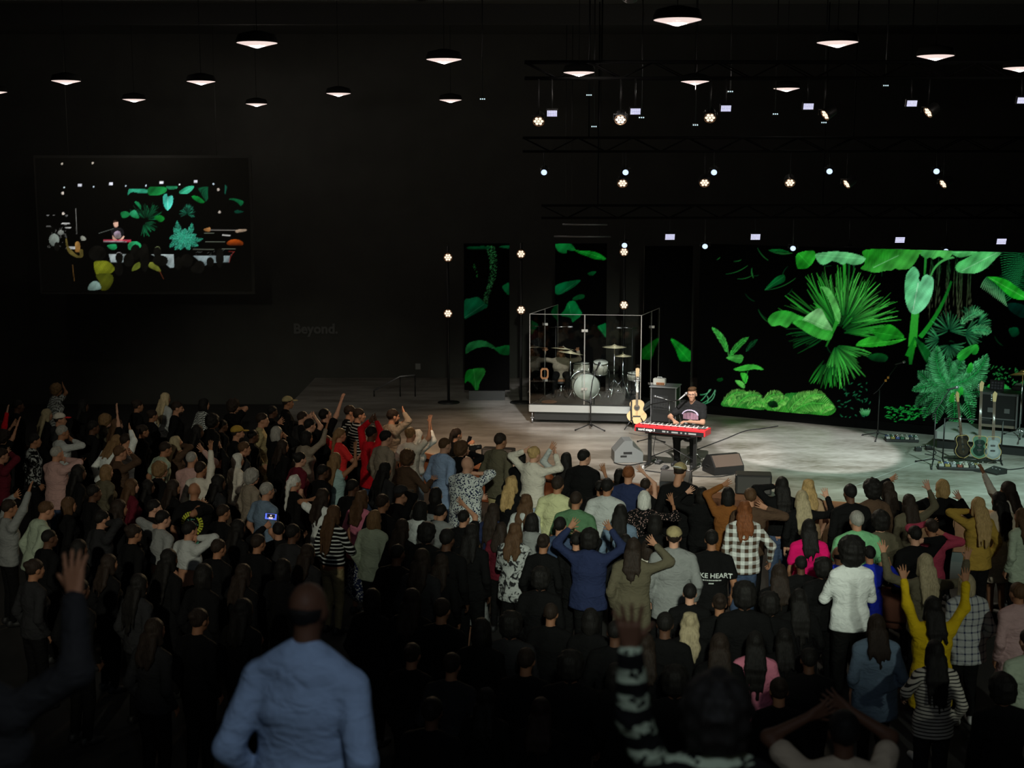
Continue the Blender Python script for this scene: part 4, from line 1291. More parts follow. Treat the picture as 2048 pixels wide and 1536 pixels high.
MB().box((0, -0.085, KT + 0.002), (KW - 0.04, 0.13, 0.006)).build('control_panel', m_red, ke)
ky = 0.075
m_key = mat('key_white', (0.8, 0.8, 0.78), 0.3)
wm = MB().box((0, 0, 0), (0.0226, 0.145, 0.014)).mesh('white_key')
bm_ = MB().box((0, 0, 0), (0.012, 0.095, 0.016)).mesh('black_key')
wm.materials.append(m_key)
bm_.materials.append(BLACK)
for i in range(52):
    link('white_key', wm, ke).location = (-0.598 + i * 0.02345, ky, KT + 0.008)
    if i % 7 in (0, 1, 3, 4, 5) and i < 51:
        link('black_key', bm_, ke).location = (-0.598 + (i + 0.5) * 0.02345, ky - 0.025, KT + 0.018)
for i in range(9):
    MB().lathe([(0.011, 0), (0.009, 0.016)], 8, (-0.52 + i * 0.13, -0.09, KT + 0.005)).build('knob', BLACK, ke)
for x in (0.54,):
    MB().bbox((x, -0.02, KT + 0.006), (0.15, 0.10, 0.008), 0.003).build('display_panel', BLACK, ke)
# stool
uV = Vector((math.cos(KA), math.sin(KA), 0))
nV = Vector((-math.sin(KA), math.cos(KA), 0))        # behind the keyboard
sp = kc + uV * 0.17 + nV * 0.60
stl = empty('stool', (sp.x, sp.y, SZ), KA, 'round black padded stool under the seated singer', 'stool')
MB().lathe([(0.15, 0.40), (0.17, 0.415), (0.17, 0.45), (0.14, 0.475), (0.02, 0.48)], 20).build('seat', mat('black_vinyl', (0.02, 0.02, 0.02), 0.4), stl)
MB().cyl((0, 0, 0.14), (0, 0, 0.41), 0.018, 8).build('pole', CHROME, stl)
for i in range(3):
    a = 2 * PI * i / 3 + 0.4
    MB().tube([(0, 0, 0.24), (0.25 * math.cos(a), 0.25 * math.sin(a), 0.012)], 0.011, 6).build('leg', CHROME, stl)
# singer's boom microphone
sb = place('microphone_stand', 1302, 888, 'black boom microphone stand reaching to the singer at the keyboard', 'microphone stand')
ph = on_y(1302, 808, sb.location.y).z - SZ
tripod(sb, ph, 0.30, 3, 0.4, 0.011)
mt = on_y(1357, 800, kc.y + 0.25) - sb.location
rt_ = on_y(1288, 818, sb.location.y) - sb.location
MB().tube([rt_, (0, 0, ph), mt], 0.010, 8).build('boom', BLACKM, sb)
mic(sb, mt, (0.75, 0.1, 0.62), mat('mic_silver', (0.6, 0.6, 0.62), 0.3, 0.8))
# pedals at the stool and keyboard feet
for i, (x, y, lb) in enumerate(((1330, 938, 'black sustain pedal under the singer\'s foot'), (1318, 927, 'small black pedal unit beside the left stand column'))):
    pd = place('foot_pedal', x, y, lb, 'pedal', rz=KA)
    MB().bbox((0, 0, 0.018), (0.10, 0.20, 0.034), 0.006).build('base', BLACK, pd)
    MB().box((0, -0.02, 0.045), (0.07, 0.16, 0.012), Matrix.Rotation(0.12, 3, 'X')).build('treadle', GREYM, pd)


# ---- floor monitors
def wedge(px, py, label, rz, w_, d_, h_, col=BLACK, gr=None):
    t_ = place('floor_monitor', px, py, label, 'loudspeaker', 'floor monitors on the stage', rz)
    prof = [(-d_ / 2, 0.004), (d_ / 2, 0.004), (d_ / 2, h_ * 0.42), (d_ * 0.12, h_), (-d_ * 0.16, h_), (-d_ / 2, h_ * 0.5)]
    R = Matrix.Rotation(PI / 2, 3, 'Z')
    MB().prism(prof, w_, (0, 0, 0), R).build('cabinet', col, t_)
    a, b2 = Vector((0, -d_ * 0.16, h_)), Vector((0, -d_ / 2, h_ * 0.5))
    a, b2 = Vector((0, d_ / 2, h_ * 0.42)), Vector((0, d_ * 0.12, h_))
    c = (a + b2) / 2
    ang = math.atan2(b2.z - a.z, b2.y - a.y)
    Rg = Matrix.Rotation(ang, 3, 'X')
    nn = Rg @ Vector((0, 0, 1))
    if nn.z < 0:
        nn = -nn
    MB().box(c + nn * 0.006, (w_ * 0.92, (a - b2).length * 0.94, 0.012), Rg).build('grille', gr or mat('grille_metal', (0.06, 0.055, 0.05), 0.6), t_)
    for s in (-1, 1):
        hd_ = MB().bbox((s * (w_ / 2 + 0.004), -0.02, h_ * 0.45), (0.008, d_ * 0.30, h_ * 0.10), 0.003).build('side_handle', RUBBER, t_)
        MB().bbox((s * (w_ / 2 + 0.004), -d_ * 0.18, h_ * 0.30), (0.008, d_ * 0.22, h_ * 0.08), 0.003).build('side_handle', RUBBER, t_)
    return t_


m_wg = mat('monitor_grey', (0.16, 0.17, 0.17), 0.55)
wedge(1254, 921, 'grey floor monitor on its side left of the keyboard', KA - 1.05, 0.40, 0.52, 0.40, m_wg, mat('monitor_grille_grey', (0.30, 0.30, 0.26), 0.6))
w2 = wedge(1446, 944, 'black floor monitor with brown grille right of the keyboard', 3.5, 0.58, 0.44, 0.32, BLACK, mat('grille_brown', (0.085, 0.06, 0.045), 0.6))
for i, dx in enumerate((-0.03, 0.05)):
    MB().cyl((dx, -0.225, 0.07), (dx, -0.25, 0.07), 0.018, 8).build('plug', mat('plug_blue', (0.2, 0.25, 0.5), 0.4), w2)
wedge(1352, 972, 'low dark rounded monitor at the stage lip behind the capped man', 2.9, 0.5, 0.42, 0.26, mat('monitor_dark', (0.035, 0.035, 0.038), 0.5))


def subbox(px, py, label, rz, w_, d_, h_):
    t_ = place('subwoofer', px, py, label, 'loudspeaker', 'front fill loudspeakers', rz)
    MB().bbox((0, 0, h_ / 2 + 0.004), (w_, d_, h_), 0.012).build('cabinet', BLACK, t_)
    MB().bbox((0, -d_ / 2 - 0.006, h_ / 2), (w_ * 0.9, 0.012, h_ * 0.86), 0.004).build('grille', mat('grille_metal', (0.06, 0.055, 0.05), 0.6), t_)
    for s in (-1, 1):
        MB().bbox((s * (w_ / 2 + 0.003), 0, h_ * 0.6), (0.008, d_ * 0.4, 0.05), 0.003).build('handle', RUBBER, t_)
        MB().box((s * w_ * 0.42, 0, 0.004), (0.04, d_ * 0.8, 0.008)).build('foot', RUBBER, t_)


subbox(997, 926, 'black front fill loudspeaker at the lip behind the olive-jacketed man', -0.25, 0.58, 0.24, 0.27)
subbox(1506, 985, 'black front fill loudspeaker at the lip behind the rust-jacketed woman', -0.14, 0.58, 0.32, 0.32)


# ---- microphone stands, pedalboards, guitars at the right
def boomstand(px, py, label, head_px, tail_px, mid_px, clip=False):
    t_ = place('microphone_stand', px, py, label, 'microphone stand')
    o = t_.location
    pm = on_y(*mid_px, o.y) - o
    tripod(t_, pm.z, 0.36, 3, 0.15, 0.012)
    h_ = on_y(*head_px, o.y) - o
    tl = on_y(*tail_px, o.y) - o
    MB().tube([tl, pm, h_], 0.009, 8).build('boom', BLACKM, t_)
    mic(t_, h_ - Vector((0.06, 0, 0.01)), (1, -0.1, 0.3))
    if clip:
        for k in (0.35, 0.45):
            p = tl.lerp(h_, k + 0.1)
            MB().bbox((p.x + 0.02, p.y - 0.01, p.z), (0.04, 0.03, 0.05), 0.006).build('clip', mat('clip_orange', (0.6, 0.24, 0.03), 0.5), t_)


boomstand(1755, 877, 'black boom microphone stand with orange clips before the video wall', (1796, 728), (1747, 788), (1757, 780), True)
boomstand(1866, 931, 'black boom microphone stand beside the wired pedalboard', (1900, 779), (1864, 836), (1866, 828))


def pedalboard(px, py, label, rz, w_, d_, n1, seed):
    t_ = place('pedalboard', px, py, label, 'pedalboard', 'guitar pedalboards', rz)
    MB().bbox((0, 0, 0.03), (w_, d_, 0.05), 0.008, Matrix.Rotation(0.0, 3, 'X')).build('board', BLACK, t_)
    r_ = random.Random(seed)
    cols = [(0.30, 0.30, 0.28), (0.25, 0.20, 0.06), (0.05, 0.07, 0.2), (0.22, 0.22, 0.23), (0.04, 0.12, 0.07), (0.18, 0.05, 0.03), (0.35, 0.33, 0.27), (0.05, 0.05, 0.05)]
    k = 0
    for row in range(2):
        for i in range(n1):
            x = -w_ / 2 + w_ * (i + 0.5) / n1
            y = (row - 0.5) * d_ * 0.5
            pb = MB().bbox((x, y, 0.075), (w_ / n1 * 0.82, d_ * 0.40, 0.038), 0.005).build('effect_pedal', mat('pedal_%d' % (k % 8), cols[k % 8], 0.4), t_)
            k += 1 + r_.randrange(2)
            MB().lathe([(0.011, 0), (0.011, 0.016)], 8, (x, y - 0.035, 0.094)).build('switch', CHROME, pb)
            for s in (-1, 1):
                MB().lathe([(0.008, 0), (0.007, 0.014)], 6, (x + s * 0.02, y + 0.035, 0.094)).build('knob', BLACK if s < 0 else WHITEP, pb)
    return t_


pedalboard(1803, 882, 'pedalboard crowded with silver pedals beside the rear microphone stand', -0.15, 0.62, 0.28, 7, 3)
pedalboard(1918, 938, 'pedalboard with yellow and silver pedals at the right front', -0.22, 0.72, 0.30, 7, 8)
for (x, y, lb) in ((1836, 902, 'small black stage box lying on cables, left one'), (1857, 899, 'small black stage box lying on cables, right one')):
    t_ = place('stage_box', x, y, lb, 'box')
    MB().bbox((0, 0, 0.04), (0.12, 0.10, 0.07), 0.008).build('body', BLACK, t_)
    for i in range(3):
        MB().lathe([(0.012, 0), (0.010, 0.012)], 8, (-0.035 + i * 0.035, 0, 0.076)).build('socket', CHROME, t_)
t_ = place('floor_wedge', 1990, 946, 'flat black foot controller near the right stage edge', 'foot controller', rz=0.5)
MB().prism([(-0.13, 0.003), (0.13, 0.003), (0.13, 0.09), (-0.13, 0.03)], 0.30, (0, 0, 0)).build('body', BLACK, t_)
for i in range(3):
    MB().lathe([(0.014, 0), (0.014, 0.012)], 8, (0.02, -0.08 + i * 0.08, 0.066)).build('button', GREYM, t_)

# riser at the right
RA = R26
rp = on_z(1867, 896, SZ)
ris = empty('stage_riser', (rp.x, rp.y, SZ), RA, 'low stage riser with a pale top edge under the keyboard rig', 'platform')
RH = on_y(1867, 862, rp.y).z - SZ
RD = (rp - W1).dot(WN) - 0.12                        # depth left before the video wall
MB().box((2.6, RD / 2, RH - 0.07), (5.2, RD, 0.14)).build('deck', mat('riser_grey', (0.30, 0.31, 0.29), 0.6, vary=0.2), ris)
MB().box((2.6, RD / 2, (RH - 0.14) / 2), (5.1, RD - 0.1, RH - 0.142)).build('skirt', BLACK, ris)
for i in range(6):
    MB().box((0.03 + i * 1.02, -0.006, RH - 0.07), (0.05, 0.012, 0.15)).build('corner_plate', GREYM, ris)


def on_riser(name, u, v, label, cat, rz=0.0):
    p = Vector((rp.x, rp.y, SZ + RH + 0.001)) + RotZ(RA) @ Vector((u, min(v, RD - 0.34), 0))
    return empty(name, p, RA + rz, label, cat)


case = on_riser('road_case', 1.05, 1.0, 'worn black road case with metal corners on the right riser', 'case')
ch = 0.66
MB().bbox((0, 0, ch / 2 + 0.06), (0.66, 0.56, ch - 0.06), 0.012).build('body', BLACK, case)
MB().bbox((0, 0, ch + 0.05), (0.68, 0.58, 0.05), 0.008).build('lid', mat('case_lid', (0.10, 0.10, 0.10), 0.4), case)
for sx in (-1, 1):
    for sy in (-1, 1):
        MB().box((sx * 0.325, sy * 0.275, ch / 2 + 0.06), (0.03, 0.03, ch - 0.05)).build('corner_rail', GREYM, case)
        MB().lathe([(0.035, -0.015), (0.04, 0), (0.035, 0.015)], 10, (sx * 0.25, sy * 0.2, 0.041), Matrix.Rotation(PI / 2, 3, 'Y')).build('caster', RUBBER, case)
MB().box((0, -0.283, 0.10), (0.66, 0.012, 0.05)).build('trim_band', mat('case_wood', (0.20, 0.16, 0.12), 0.6), case)
MB().box((0, -0.283, 0.24), (0.66, 0.012, 0.02)).build('trim_band', GREYM, case)
for s in (-1, 1):
    MB().bbox((s * 0.15, -0.288, 0.40), (0.10, 0.014, 0.09), 0.004).build('latch', GREYM, case)
pad = on_riser('sample_pad', 0.95, 1.0, 'small black pad controller tilted up on the road case', 'controller')
pad.location.z += ch + 0.0755
MB().box((0, 0, 0.10), (0.26, 0.03, 0.20), Matrix.Rotation(-0.25, 3, 'X')).build('body', BLACK, pad)
for i in range(4):
    for j in range(3):
        MB().box((-0.08 + i * 0.054, -0.02 + (j - 1) * 0.014, 0.05 + j * 0.05), (0.04, 0.012, 0.036), Matrix.Rotation(-0.25, 3, 'X')).build('button', mat('pad_grey', (0.10, 0.10, 0.12), 0.5), pad)
MB().box((0, 0.03, 0.01), (0.2, 0.12, 0.02)).build('foot', BLACK, pad)
rig = on_riser('keyboard_stand', 2.1, 0.9, 'black tall keyboard stand behind the road case on the riser', 'keyboard stand')
kz = ch + 0.12
for s in (-1, 1):
    MB().tube([(s * 0.5, -0.25, 0.014), (-s * 0.35, 0.1, kz - 0.02)], 0.016, 8).build('leg', BLACKM, rig)
    MB().tube([(s * 0.5, -0.25, 0.014), (s * 0.5, 0.3, 0.014)], 0.014, 8).build('foot', BLACKM, rig)
MB().tube([(-0.45, 0.1, kz - 0.02), (0.45, 0.1, kz - 0.02)], 0.016, 8).build('support_bar', BLACKM, rig)
k2 = on_riser('stage_piano', 2.0, 1.0, 'black stage piano with a glossy top on the riser at right', 'keyboard')
k2.location.z += kz
MB().bbox((0, 0, 0.05), (1.5, 0.36, 0.09), 0.01).build('case', BLACK, k2)
MB().box((0, 0.08, 0.098), (1.44, 0.15, 0.008)).build('key_bed', m_key, k2)
MB().box((0, -0.09, 0.097), (1.44, 0.14, 0.006)).build('control_panel', mat('panel_silver', (0.35, 0.36, 0.38), 0.3, 0.6), k2)
for i in range(10):
    MB().lathe([(0.011, 0), (0.009, 0.014)], 8, (-0.6 + i * 0.13, -0.09, 0.1)).build('knob', BLACK, k2)
p = on_y(2046, 748, on_riser('x', 2.6, 1.4, None, None).location.y)
bpy.data.objects.remove(bpy.data.objects['x'])
lp = empty('brass_lamp', (p.x, p.y, SZ + RH + 0.001), 0, 'wide brass cymbal on a stand at the right edge of the riser', 'cymbal')
lp.name = 'crash_cymbal'
z = p.z - SZ - RH
MB().lathe([(0.24, -0.02), (0.14, 0.02), (0.05, 0.04), (0.04, 0.07), (0.008, 0.075), (0.008, 0.068), (0.14, 0.012)], 28, (0, 0, z), Matrix.Rotation(-0.2, 3, 'X')).build('plate', mat('cymbal_amber', (0.75, 0.42, 0.14), 0.3, 0.7), lp)
tripod(lp, z, 0.3, 3, 0.2, 0.011, CHROME)
dp = on_riser('hand_drum', 2.12, 0.28, 'amber wooden drum with chrome fittings on the riser at the right edge', 'drum')
Rt = Matrix.Rotation(0.5, 3, 'Y')
MB().lathe([(0.19, -0.16), (0.20, 0), (0.19, 0.16)], 24, (0, 0, 0.42), Rt).build('shell', mat('amber_lacquer', (0.5, 0.16, 0.03), 0.25, vary=0.3), dp)
for s in (-1, 1):
    MB().lathe([(0.01, 0.002 * s), (0.19, 0.002 * s), (0.19, -0.002 * s), (0.01, -0.002 * s)], 24, Vector((0, 0, 0.42)) + Rt @ Vector((0, 0, 0.163 * s)), Rt).build('drum_head', m_head, dp)
    MB().torus(Vector((0, 0, 0.42)) + Rt @ Vector((0, 0, 0.16 * s)), 0.20, 0.011, 24, 6, Rt).build('hoop', CHROME, dp)
for i in range(3):
    a = 2 * PI * i / 3
    MB().tube([(0.15 * math.cos(a), 0.15 * math.sin(a), 0.30), (0.26 * math.cos(a), 0.26 * math.sin(a), 0.01)], 0.01, 6).build('leg', CHROME, dp)
cup = on_riser('cup', 0.42, 0.22, 'small white cup standing at the left end of the riser', 'cup')
MB().lathe([(0.028, 0), (0.036, 0.08), (0.033, 0.08), (0.026, 0.006)], 12).build('body', WHITEP, cup)
MB().lathe([(0.038, 0.08), (0.038, 0.088), (0.01, 0.092)], 12).build('lid', BLACK, cup)
for i, (u, v) in enumerate(((1.6, 0.25), (1.75, 0.35))):
    t_ = on_riser('music_stand_foot' if False else 'floor_pedal', u, v, ['black volume pedal on the riser edge, left one', 'black volume pedal on the riser edge, right one'][i], 'pedal', 0.4 * i)
    MB().bbox((0, 0, 0.02), (0.10, 0.22, 0.035), 0.006).build('base', BLACK, t_)
    MB().box((0, 0, 0.05), (0.08, 0.2, 0.014), Matrix.Rotation(0.15, 3, 'X')).build('treadle', BLACKM, t_)

# guitar rack with instruments
gr = place('guitar_rack', 1950, 924, 'black tubular guitar rack in front of the right riser', 'guitar rack', rz=-0.25)
MB().tube([(-0.55, 0.1, 0.76), (0.45, 0.1, 0.76)], 0.014, 8).build('top_bar', BLACKM, gr)
MB().tube([(-0.55, -0.12, 0.07), (0.45, -0.12, 0.07)], 0.012, 8).build('bottom_bar', BLACKM, gr)
for x in (-0.55, 0.45):
    MB().tube([(x, 0.1, 0.76), (x, 0.16, 0.014)], 0.013, 8).build('upright', BLACKM, gr)
    MB().tube([(x, -0.2, 0.014), (x, 0.24, 0.014)], 0.013, 8).build('foot', BLACKM, gr)


def electric(u, label, bodym, trimm, w_, long, face=0.0):
    p = gr.location + RotZ(-0.25) @ Vector((u, -0.13, 0.085))
    t_ = empty('electric_guitar', p, 0, label, 'guitar', 'guitars on the rack')
    t_.rotation_euler = (-0.2, 0, -0.25 + face)
    o = guitar_outline(0.16 * w_, 0.105 * w_, 0.125 * w_, 0.42)
    o = [(x + (0.02 if z > 0.3 and x > 0 else 0), z) for x, z in o]
    MB().prism(o, 0.045, (0, 0, 0)).build('body', bodym, t_)
    MB().prism([(x * 0.7, z * 0.7 + 0.05) for x, z in o], 0.004, (0, -0.0245, 0)).build('pickguard', trimm, t_)
    MB().tube([(x, -0.023, z) for x, z in o[::3]] + [(o[0][0], -0.023, o[0][1])], 0.005, 5).build('binding', mat('cream_binding', (0.42, 0.28, 0.09), 0.4), t_)
    MB().box((0, -0.012, 0.42 + long / 2 - 0.06), (0.05, 0.022, long), taper=0.85).build('neck', mat('rosewood', (0.10, 0.06, 0.035), 0.4), t_)
    h0 = 0.42 + long - 0.06
    hs = MB().prism([(-0.025, h0), (0.025, h0), (0.045, h0 + 0.15), (0.0, h0 + 0.19), (-0.035, h0 + 0.13)], 0.014, (0, -0.006, 0)).build('headstock', mat('maple', (0.45, 0.30, 0.13), 0.4), t_)
    for i in range(4):
        MB().cyl((-0.03, 0, h0 + 0.02 + i * 0.032), (-0.065, 0, h0 + 0.02 + i * 0.032), 0.008, 6).build('tuning_peg', CHROME, hs)
    for z in (0.16, 0.25):
        MB().bbox((0, -0.03, z), (0.08, 0.012, 0.028), 0.003).build('pickup', BLACK, t_)
    for i in range(4):
        MB().cyl((-0.015 + i * 0.01, -0.026, 0.1), (-0.012 + i * 0.008, -0.026, h0), 0.0014, 4).build('string', CHROME, t_)


electric(-0.22, 'black electric guitar with cream edge, left on the rack', mat('guitar_black', (0.015, 0.013, 0.012), 0.25), mat('pick_dark', (0.03, 0.022, 0.015), 0.3), 1.15, 0.66, 0.7)
electric(0.05, 'dark green electric bass in the middle of the rack', mat('guitar_green', (0.01, 0.09, 0.045), 0.3), mat('pick_black', (0.008, 0.02, 0.014), 0.7, spec=0.1), 0.95, 0.86)
electric(0.28, 'silver electric guitar with maple neck, right on the rack', mat('guitar_silver', (0.12, 0.15, 0.15), 0.3), mat('pick_white', (0.2, 0.22, 0.22), 0.4), 0.9, 0.68)


# ---- cables on the stage floor
def cable(pxs, label, r=0.008, m=RUBBER, name='cable'):
    pts = [on_z(x, y, SZ + r * 1.01) for x, y in pxs]
    P = []
    for i in range(len(pts) - 1):
        p0, p1, p2, p3 = pts[max(0, i - 1)], pts[i], pts[i + 1], pts[min(len(pts) - 1, i + 2)]
        for j in range(6):
            t = j / 6
            P.append(0.5 * ((2 * p1) + (-p0 + p2) * t + (2 * p0 - 5 * p1 + 4 * p2 - p3) * t * t + (-p0 + 3 * p1 - 3 * p2 + p3) * t ** 3))
    P.append(pts[-1])
    o = P[0].copy()
    c = MB().tube([p - o for p in P], r, 6).build(name, m)
    c.location = o
    tag(c, label, 'cable')


cable([(1556, 852), (1525, 857), (1490, 862), (1450, 878), (1410, 893), (1390, 901)], 'black cable running from the singer towards the fern picture', 0.010)
cable([(1312, 868), (1309, 885), (1307, 905), (1316, 920), (1325, 925), (1340, 926)], 'thin grey cable looping below the keyboard', 0.006)
cable([(1290, 941), (1320, 945), (1360, 949), (1400, 953), (1440, 953), (1468, 948)], 'black cable along the stage lip to the brown-grilled monitor', 0.009)
cable([(1228, 925), (1240, 929), (1262, 930), (1285, 926), (1310, 924)], 'black cable behind the grey monitor', 0.010)
cable([(1905, 917), (1912, 908), (1925, 904), (1935, 912), (1928, 922), (1912, 926), (1905, 917)], 'white looped cable left of the guitar rack', 0.008, WHITEP)
cable([(1965, 925), (1975, 915), (1990, 910), (2000, 914), (1990, 922), (1975, 926)], 'white looped cable right of the guitar rack', 0.008, WHITEP)
cable([(1940, 940), (1965, 944), (1990, 935), (2020, 939), (2060, 934)], 'black cable trailing off at the right edge', 0.009)
cable([(1830, 895), (1845, 893), (1860, 896), (1872, 904), (1866, 910), (1850, 908)], 'black cable between the two stage boxes', 0.008)
cable([(1258, 866), (1285, 871), (1310, 869)], 'thin grey cable at the acoustic guitar stand', 0.006, GREYM)
cable([(1700, 975), (1760, 952), (1820, 930), (1866, 912)], 'thin pale tape line across the stage floor', 0.003, mat('tape_white', (0.42, 0.42, 0.40), 0.6), 'tape_line')
HOUS = mat('housing_black', (0.022, 0.022, 0.020), 0.9, spec=0.05)
# ------------------------------------------------------------------ ceiling lights
m_cone = mat('downlight_diffuser', (0.8, 0.75, 0.72), 0.6, emit=lin((250, 226, 218)), es=0.95)
LZ = CZ + 1.5
dl = [(1355, 40), (514, 86), (1675, 85), (1871, 112), (888, 119), (1158, 145), (1390, 163), (1573, 177), (402, 163), (132, 162), (677, 187), (268, 199), (513, 208), (901, 200), (2040, 136), (-12, 184)]
dl = sorted(dl)
for i, (x, y) in enumerate(dl):
    p = on_z(x, y, LZ)
    t_ = empty('ceiling_downlight', (p.x, p.y, LZ), label='glowing cone-shaped ceiling downlight, %s from the left' % ORD[i], cat='ceiling light', group='cone downlights on the dark ceiling')
    MB().lathe([(0.004, -0.06), (0.24, 0.0)], 28).build('diffuser', m_cone, t_)
    MB().lathe([(0.247, 0.002), (0.25, 0.03), (0.22, 0.10), (0.06, 0.14)], 24).build('housing', HOUS, t_)
    MB().cyl((0, 0, 0.13), (0, 0, 9.199 - LZ), 0.005, 5).build('stem', HOUS, t_)
    ld = lamp('POINT', (p.x, p.y, LZ - 0.11), None, 14, (1.0, 0.9, 0.8), 0.05)
# an extra one, added unseen above the viewer to light the nearest people
t_ = empty('ceiling_downlight', (0.1, 1.3, LZ), label='added unseen cone downlight above the viewer, lighting the nearest people', cat='ceiling light', group='cone downlights on the dark ceiling')
MB().lathe([(0.004, -0.06), (0.24, 0.0)], 28).build('diffuser', m_cone, t_)
MB().lathe([(0.247, 0.002), (0.25, 0.03), (0.22, 0.10), (0.06, 0.14)], 24).build('housing', BLACK, t_)
MB().cyl((0, 0, 0.13), (0, 0, 9.199 - LZ), 0.005, 5).build('stem', HOUS, t_)
lamp('SPOT', (0.1, 1.3, LZ - 0.11), (0.0, 4.4, 3.9), 220, (0.78, 0.88, 1.0), 0.2, 74, 0.7)
# the bar of lamps behind the camera that the front light comes from, and the bar of key lights over the front rows
def lamp_bar(label, y, z, spots, x0, x1):
    bar = empty('ceiling_light_bar', (0, y, z), label=label, cat='light bar')
    MB().cyl((x0, 0, 0), (x1, 0, 0), 0.03, 8).build('pipe', BLACK, bar)
    for x in (x0 + 0.3, (x0 + x1) / 2, x1 - 0.3):
        MB().cyl((x, 0, 0), (x, 0, 9.199 - z), 0.015, 6).build('hanger', BLACK, bar)
    for loc, tg in spots:
        d = (Vector(tg) - Vector(loc))
        R = d.to_track_quat('Z', 'Y').to_matrix()
        c = Vector(loc) - d.normalized() * 0.05 - Vector((0, y, z))
        cn = MB().lathe([(0.06, -0.3), (0.11, -0.26), (0.12, 0.0), (0.105, 0.0), (0.10, -0.02), (0.01, -0.022)], 16, c, R).build('lamp_can', BLACK, bar)
        MB().cyl(c + R @ Vector((0, 0, -0.15)), (c.x, 0, 0), 0.012, 6).build('clamp_arm', BLACK, cn)


lamp_bar('black lighting bar with front-of-house lamps behind the viewer', -3.05, 8.95, [((0.5, -3, 8.75), (2.6, 21, 1)), ((-3.5, -3, 8.75), (-4.6, 22.5, 1)), ((6.5, -3, 8.75), (4.9, 14.2, 1.2)), ((7.0, -3, 8.75), (7.0, 19, 1.2))], -6, 9)
lamp_bar('black lighting bar with key lights high above the front rows', 17.2, 8.5, [((6.2, 17.5, 8.2), (5.6, 25, .7)), ((2.2, 17, 8.2), (2.9, 24.3, .9)), ((8.5, 16.5, 8.2), (7.6, 22, .7))], 0, 10)
lamp_bar('short black lighting bar above the left end of the stage', 19.0, 8.5, [((-1.2, 19, 8.2), (-0.2, 25.3, .7)), ((1.6, 19, 8.2), (1.4, 27.6, 1.8))], -2.2, 2.4)
TRUSS = mat('truss_black', (0.006, 0.006, 0.006), 0.9, spec=0.05)
HOUS = mat('housing_black', (0.012, 0.012, 0.011), 0.9, spec=0.05)
# ------------------------------------------------------------------ lighting trusses
def truss(name_label, x0, x1, y, z, h=0.25):
    t_ = empty('lighting_truss', ((x0 + x1) / 2, y, z), label=name_label, cat='truss', group='lighting trusses over the stage')
    L = x1 - x0
    for sy in (-1, 1):
        for sz in (0, 1):
            MB().cyl((-L / 2, sy * h / 2, sz * h), (L / 2, sy * h / 2, sz * h), 0.022, 8).build('chord', TRUSS, t_)
    n = int(L / 0.5)
    mb = [MB(), MB()]
    for k, sy in enumerate((-1, 1)):
        for i in range(n):
            xa, xb = -L / 2 + L * i / n, -L / 2 + L * (i + 1) / n
            s = MB().cyl((xa, sy * h / 2, 0 if i % 2 else h), (xb, sy * h / 2, h if i % 2 else 0), 0.011, 5).build('diagonal', TRUSS, t_)
    for s in (-0.4, 0.0, 0.4):
        MB().cyl((s * L, 0, h), (s * L, 0, 9.199 - z), 0.012, 6).build('hanger', TRUSS, t_)


T1Y, T2Y, T3Y = 22.0, 25.5, 27.6
T1Z, T2Z, T3Z = 7.35, 6.25, 4.95
truss('upper front lighting truss over the stage lip', 0.2, 12.5, T1Y, T1Z)
truss('middle lighting truss hanging over the keyboard', 0.2, 12.5, T2Y, T2Z)
truss('lower rear lighting truss just above the video wall', 0.6, 12.0, T3Y, T3Z)
m_lensw = mat('warm_lens', (0.8, 0.7, 0.6), 0.4, emit=lin((255, 222, 194)), es=1.5)
m_lensb = mat('cool_lens', (0.6, 0.7, 0.9), 0.4, emit=lin((200, 222, 255)), es=1.3)
m_lav = mat('led_lavender', (0.7, 0.7, 0.9), 0.4, emit=lin((222, 222, 255)), es=1.2)
m_cyan = mat('led_cyan', (0.7, 0.9, 0.9), 0.4, emit=lin((205, 235, 245)), es=1.1)
m_rim = mat('lamp_rim', (0.55, 0.33, 0.2), 0.3, 0.8)


def yoke(root, r, up):
    """a U bracket from the lamp to the hanging point up (local to the root)"""
    up = Vector(up)
    MB().tube([(-r * 1.1, 0, 0), (-r * 1.1, 0, r * 0.9), (r * 1.1, 0, r * 0.9), (r * 1.1, 0, 0)], 0.010, 6).build('yoke', BLACKM, root)
    MB().cyl((0, 0, r * 0.9), up, 0.012, 6).build('clamp_arm', BLACKM, root)


def head(root, target):
    """a rotated holder frame for a lamp: returns matrix with +z towards the target"""
    return (Vector(target) - root.location).to_track_quat('Z', 'Y').to_matrix()


def par7(px, py, y, hang, label, target, group='warm seven-lens stage lights', back=False):
    p = on_y(px, py, y)
    t_ = empty('stage_light', p, label=label, cat='stage light', group=group)
    R = head(t_, target)
    MB().lathe([(0.05, -0.2), (0.085, -0.17), (0.095, -0.03), (0.098, 0.0), (0.088, 0.0), (0.086, -0.01), (0.01, -0.012)], 20, (0, 0, 0), R).build('can', BLACK, t_)
    MB().torus((0, 0, 0), 0.093, 0.007, 20, 5, R).build('rim', m_rim, t_)
    for i in range(7):
        a = 2 * PI * i / 6
        c = Vector((0, 0, -0.006)) if i == 6 else Vector((0.055 * math.cos(a), 0.055 * math.sin(a), -0.006))
        MB().lathe([(0.025, 0.0), (0.022, 0.006), (0.006, 0.010)], 10, R @ c, R).build('lens', m_lensw, t_)
    if back:
        MB().bbox((0, 0.12, 0), (0.05, 0.1, 0.05), 0.006).build('clamp_arm', BLACKM, t_)
    else:
        yoke(t_, 0.1, (0, hang[0] - p.y, hang[1] - p.z))
    return t_


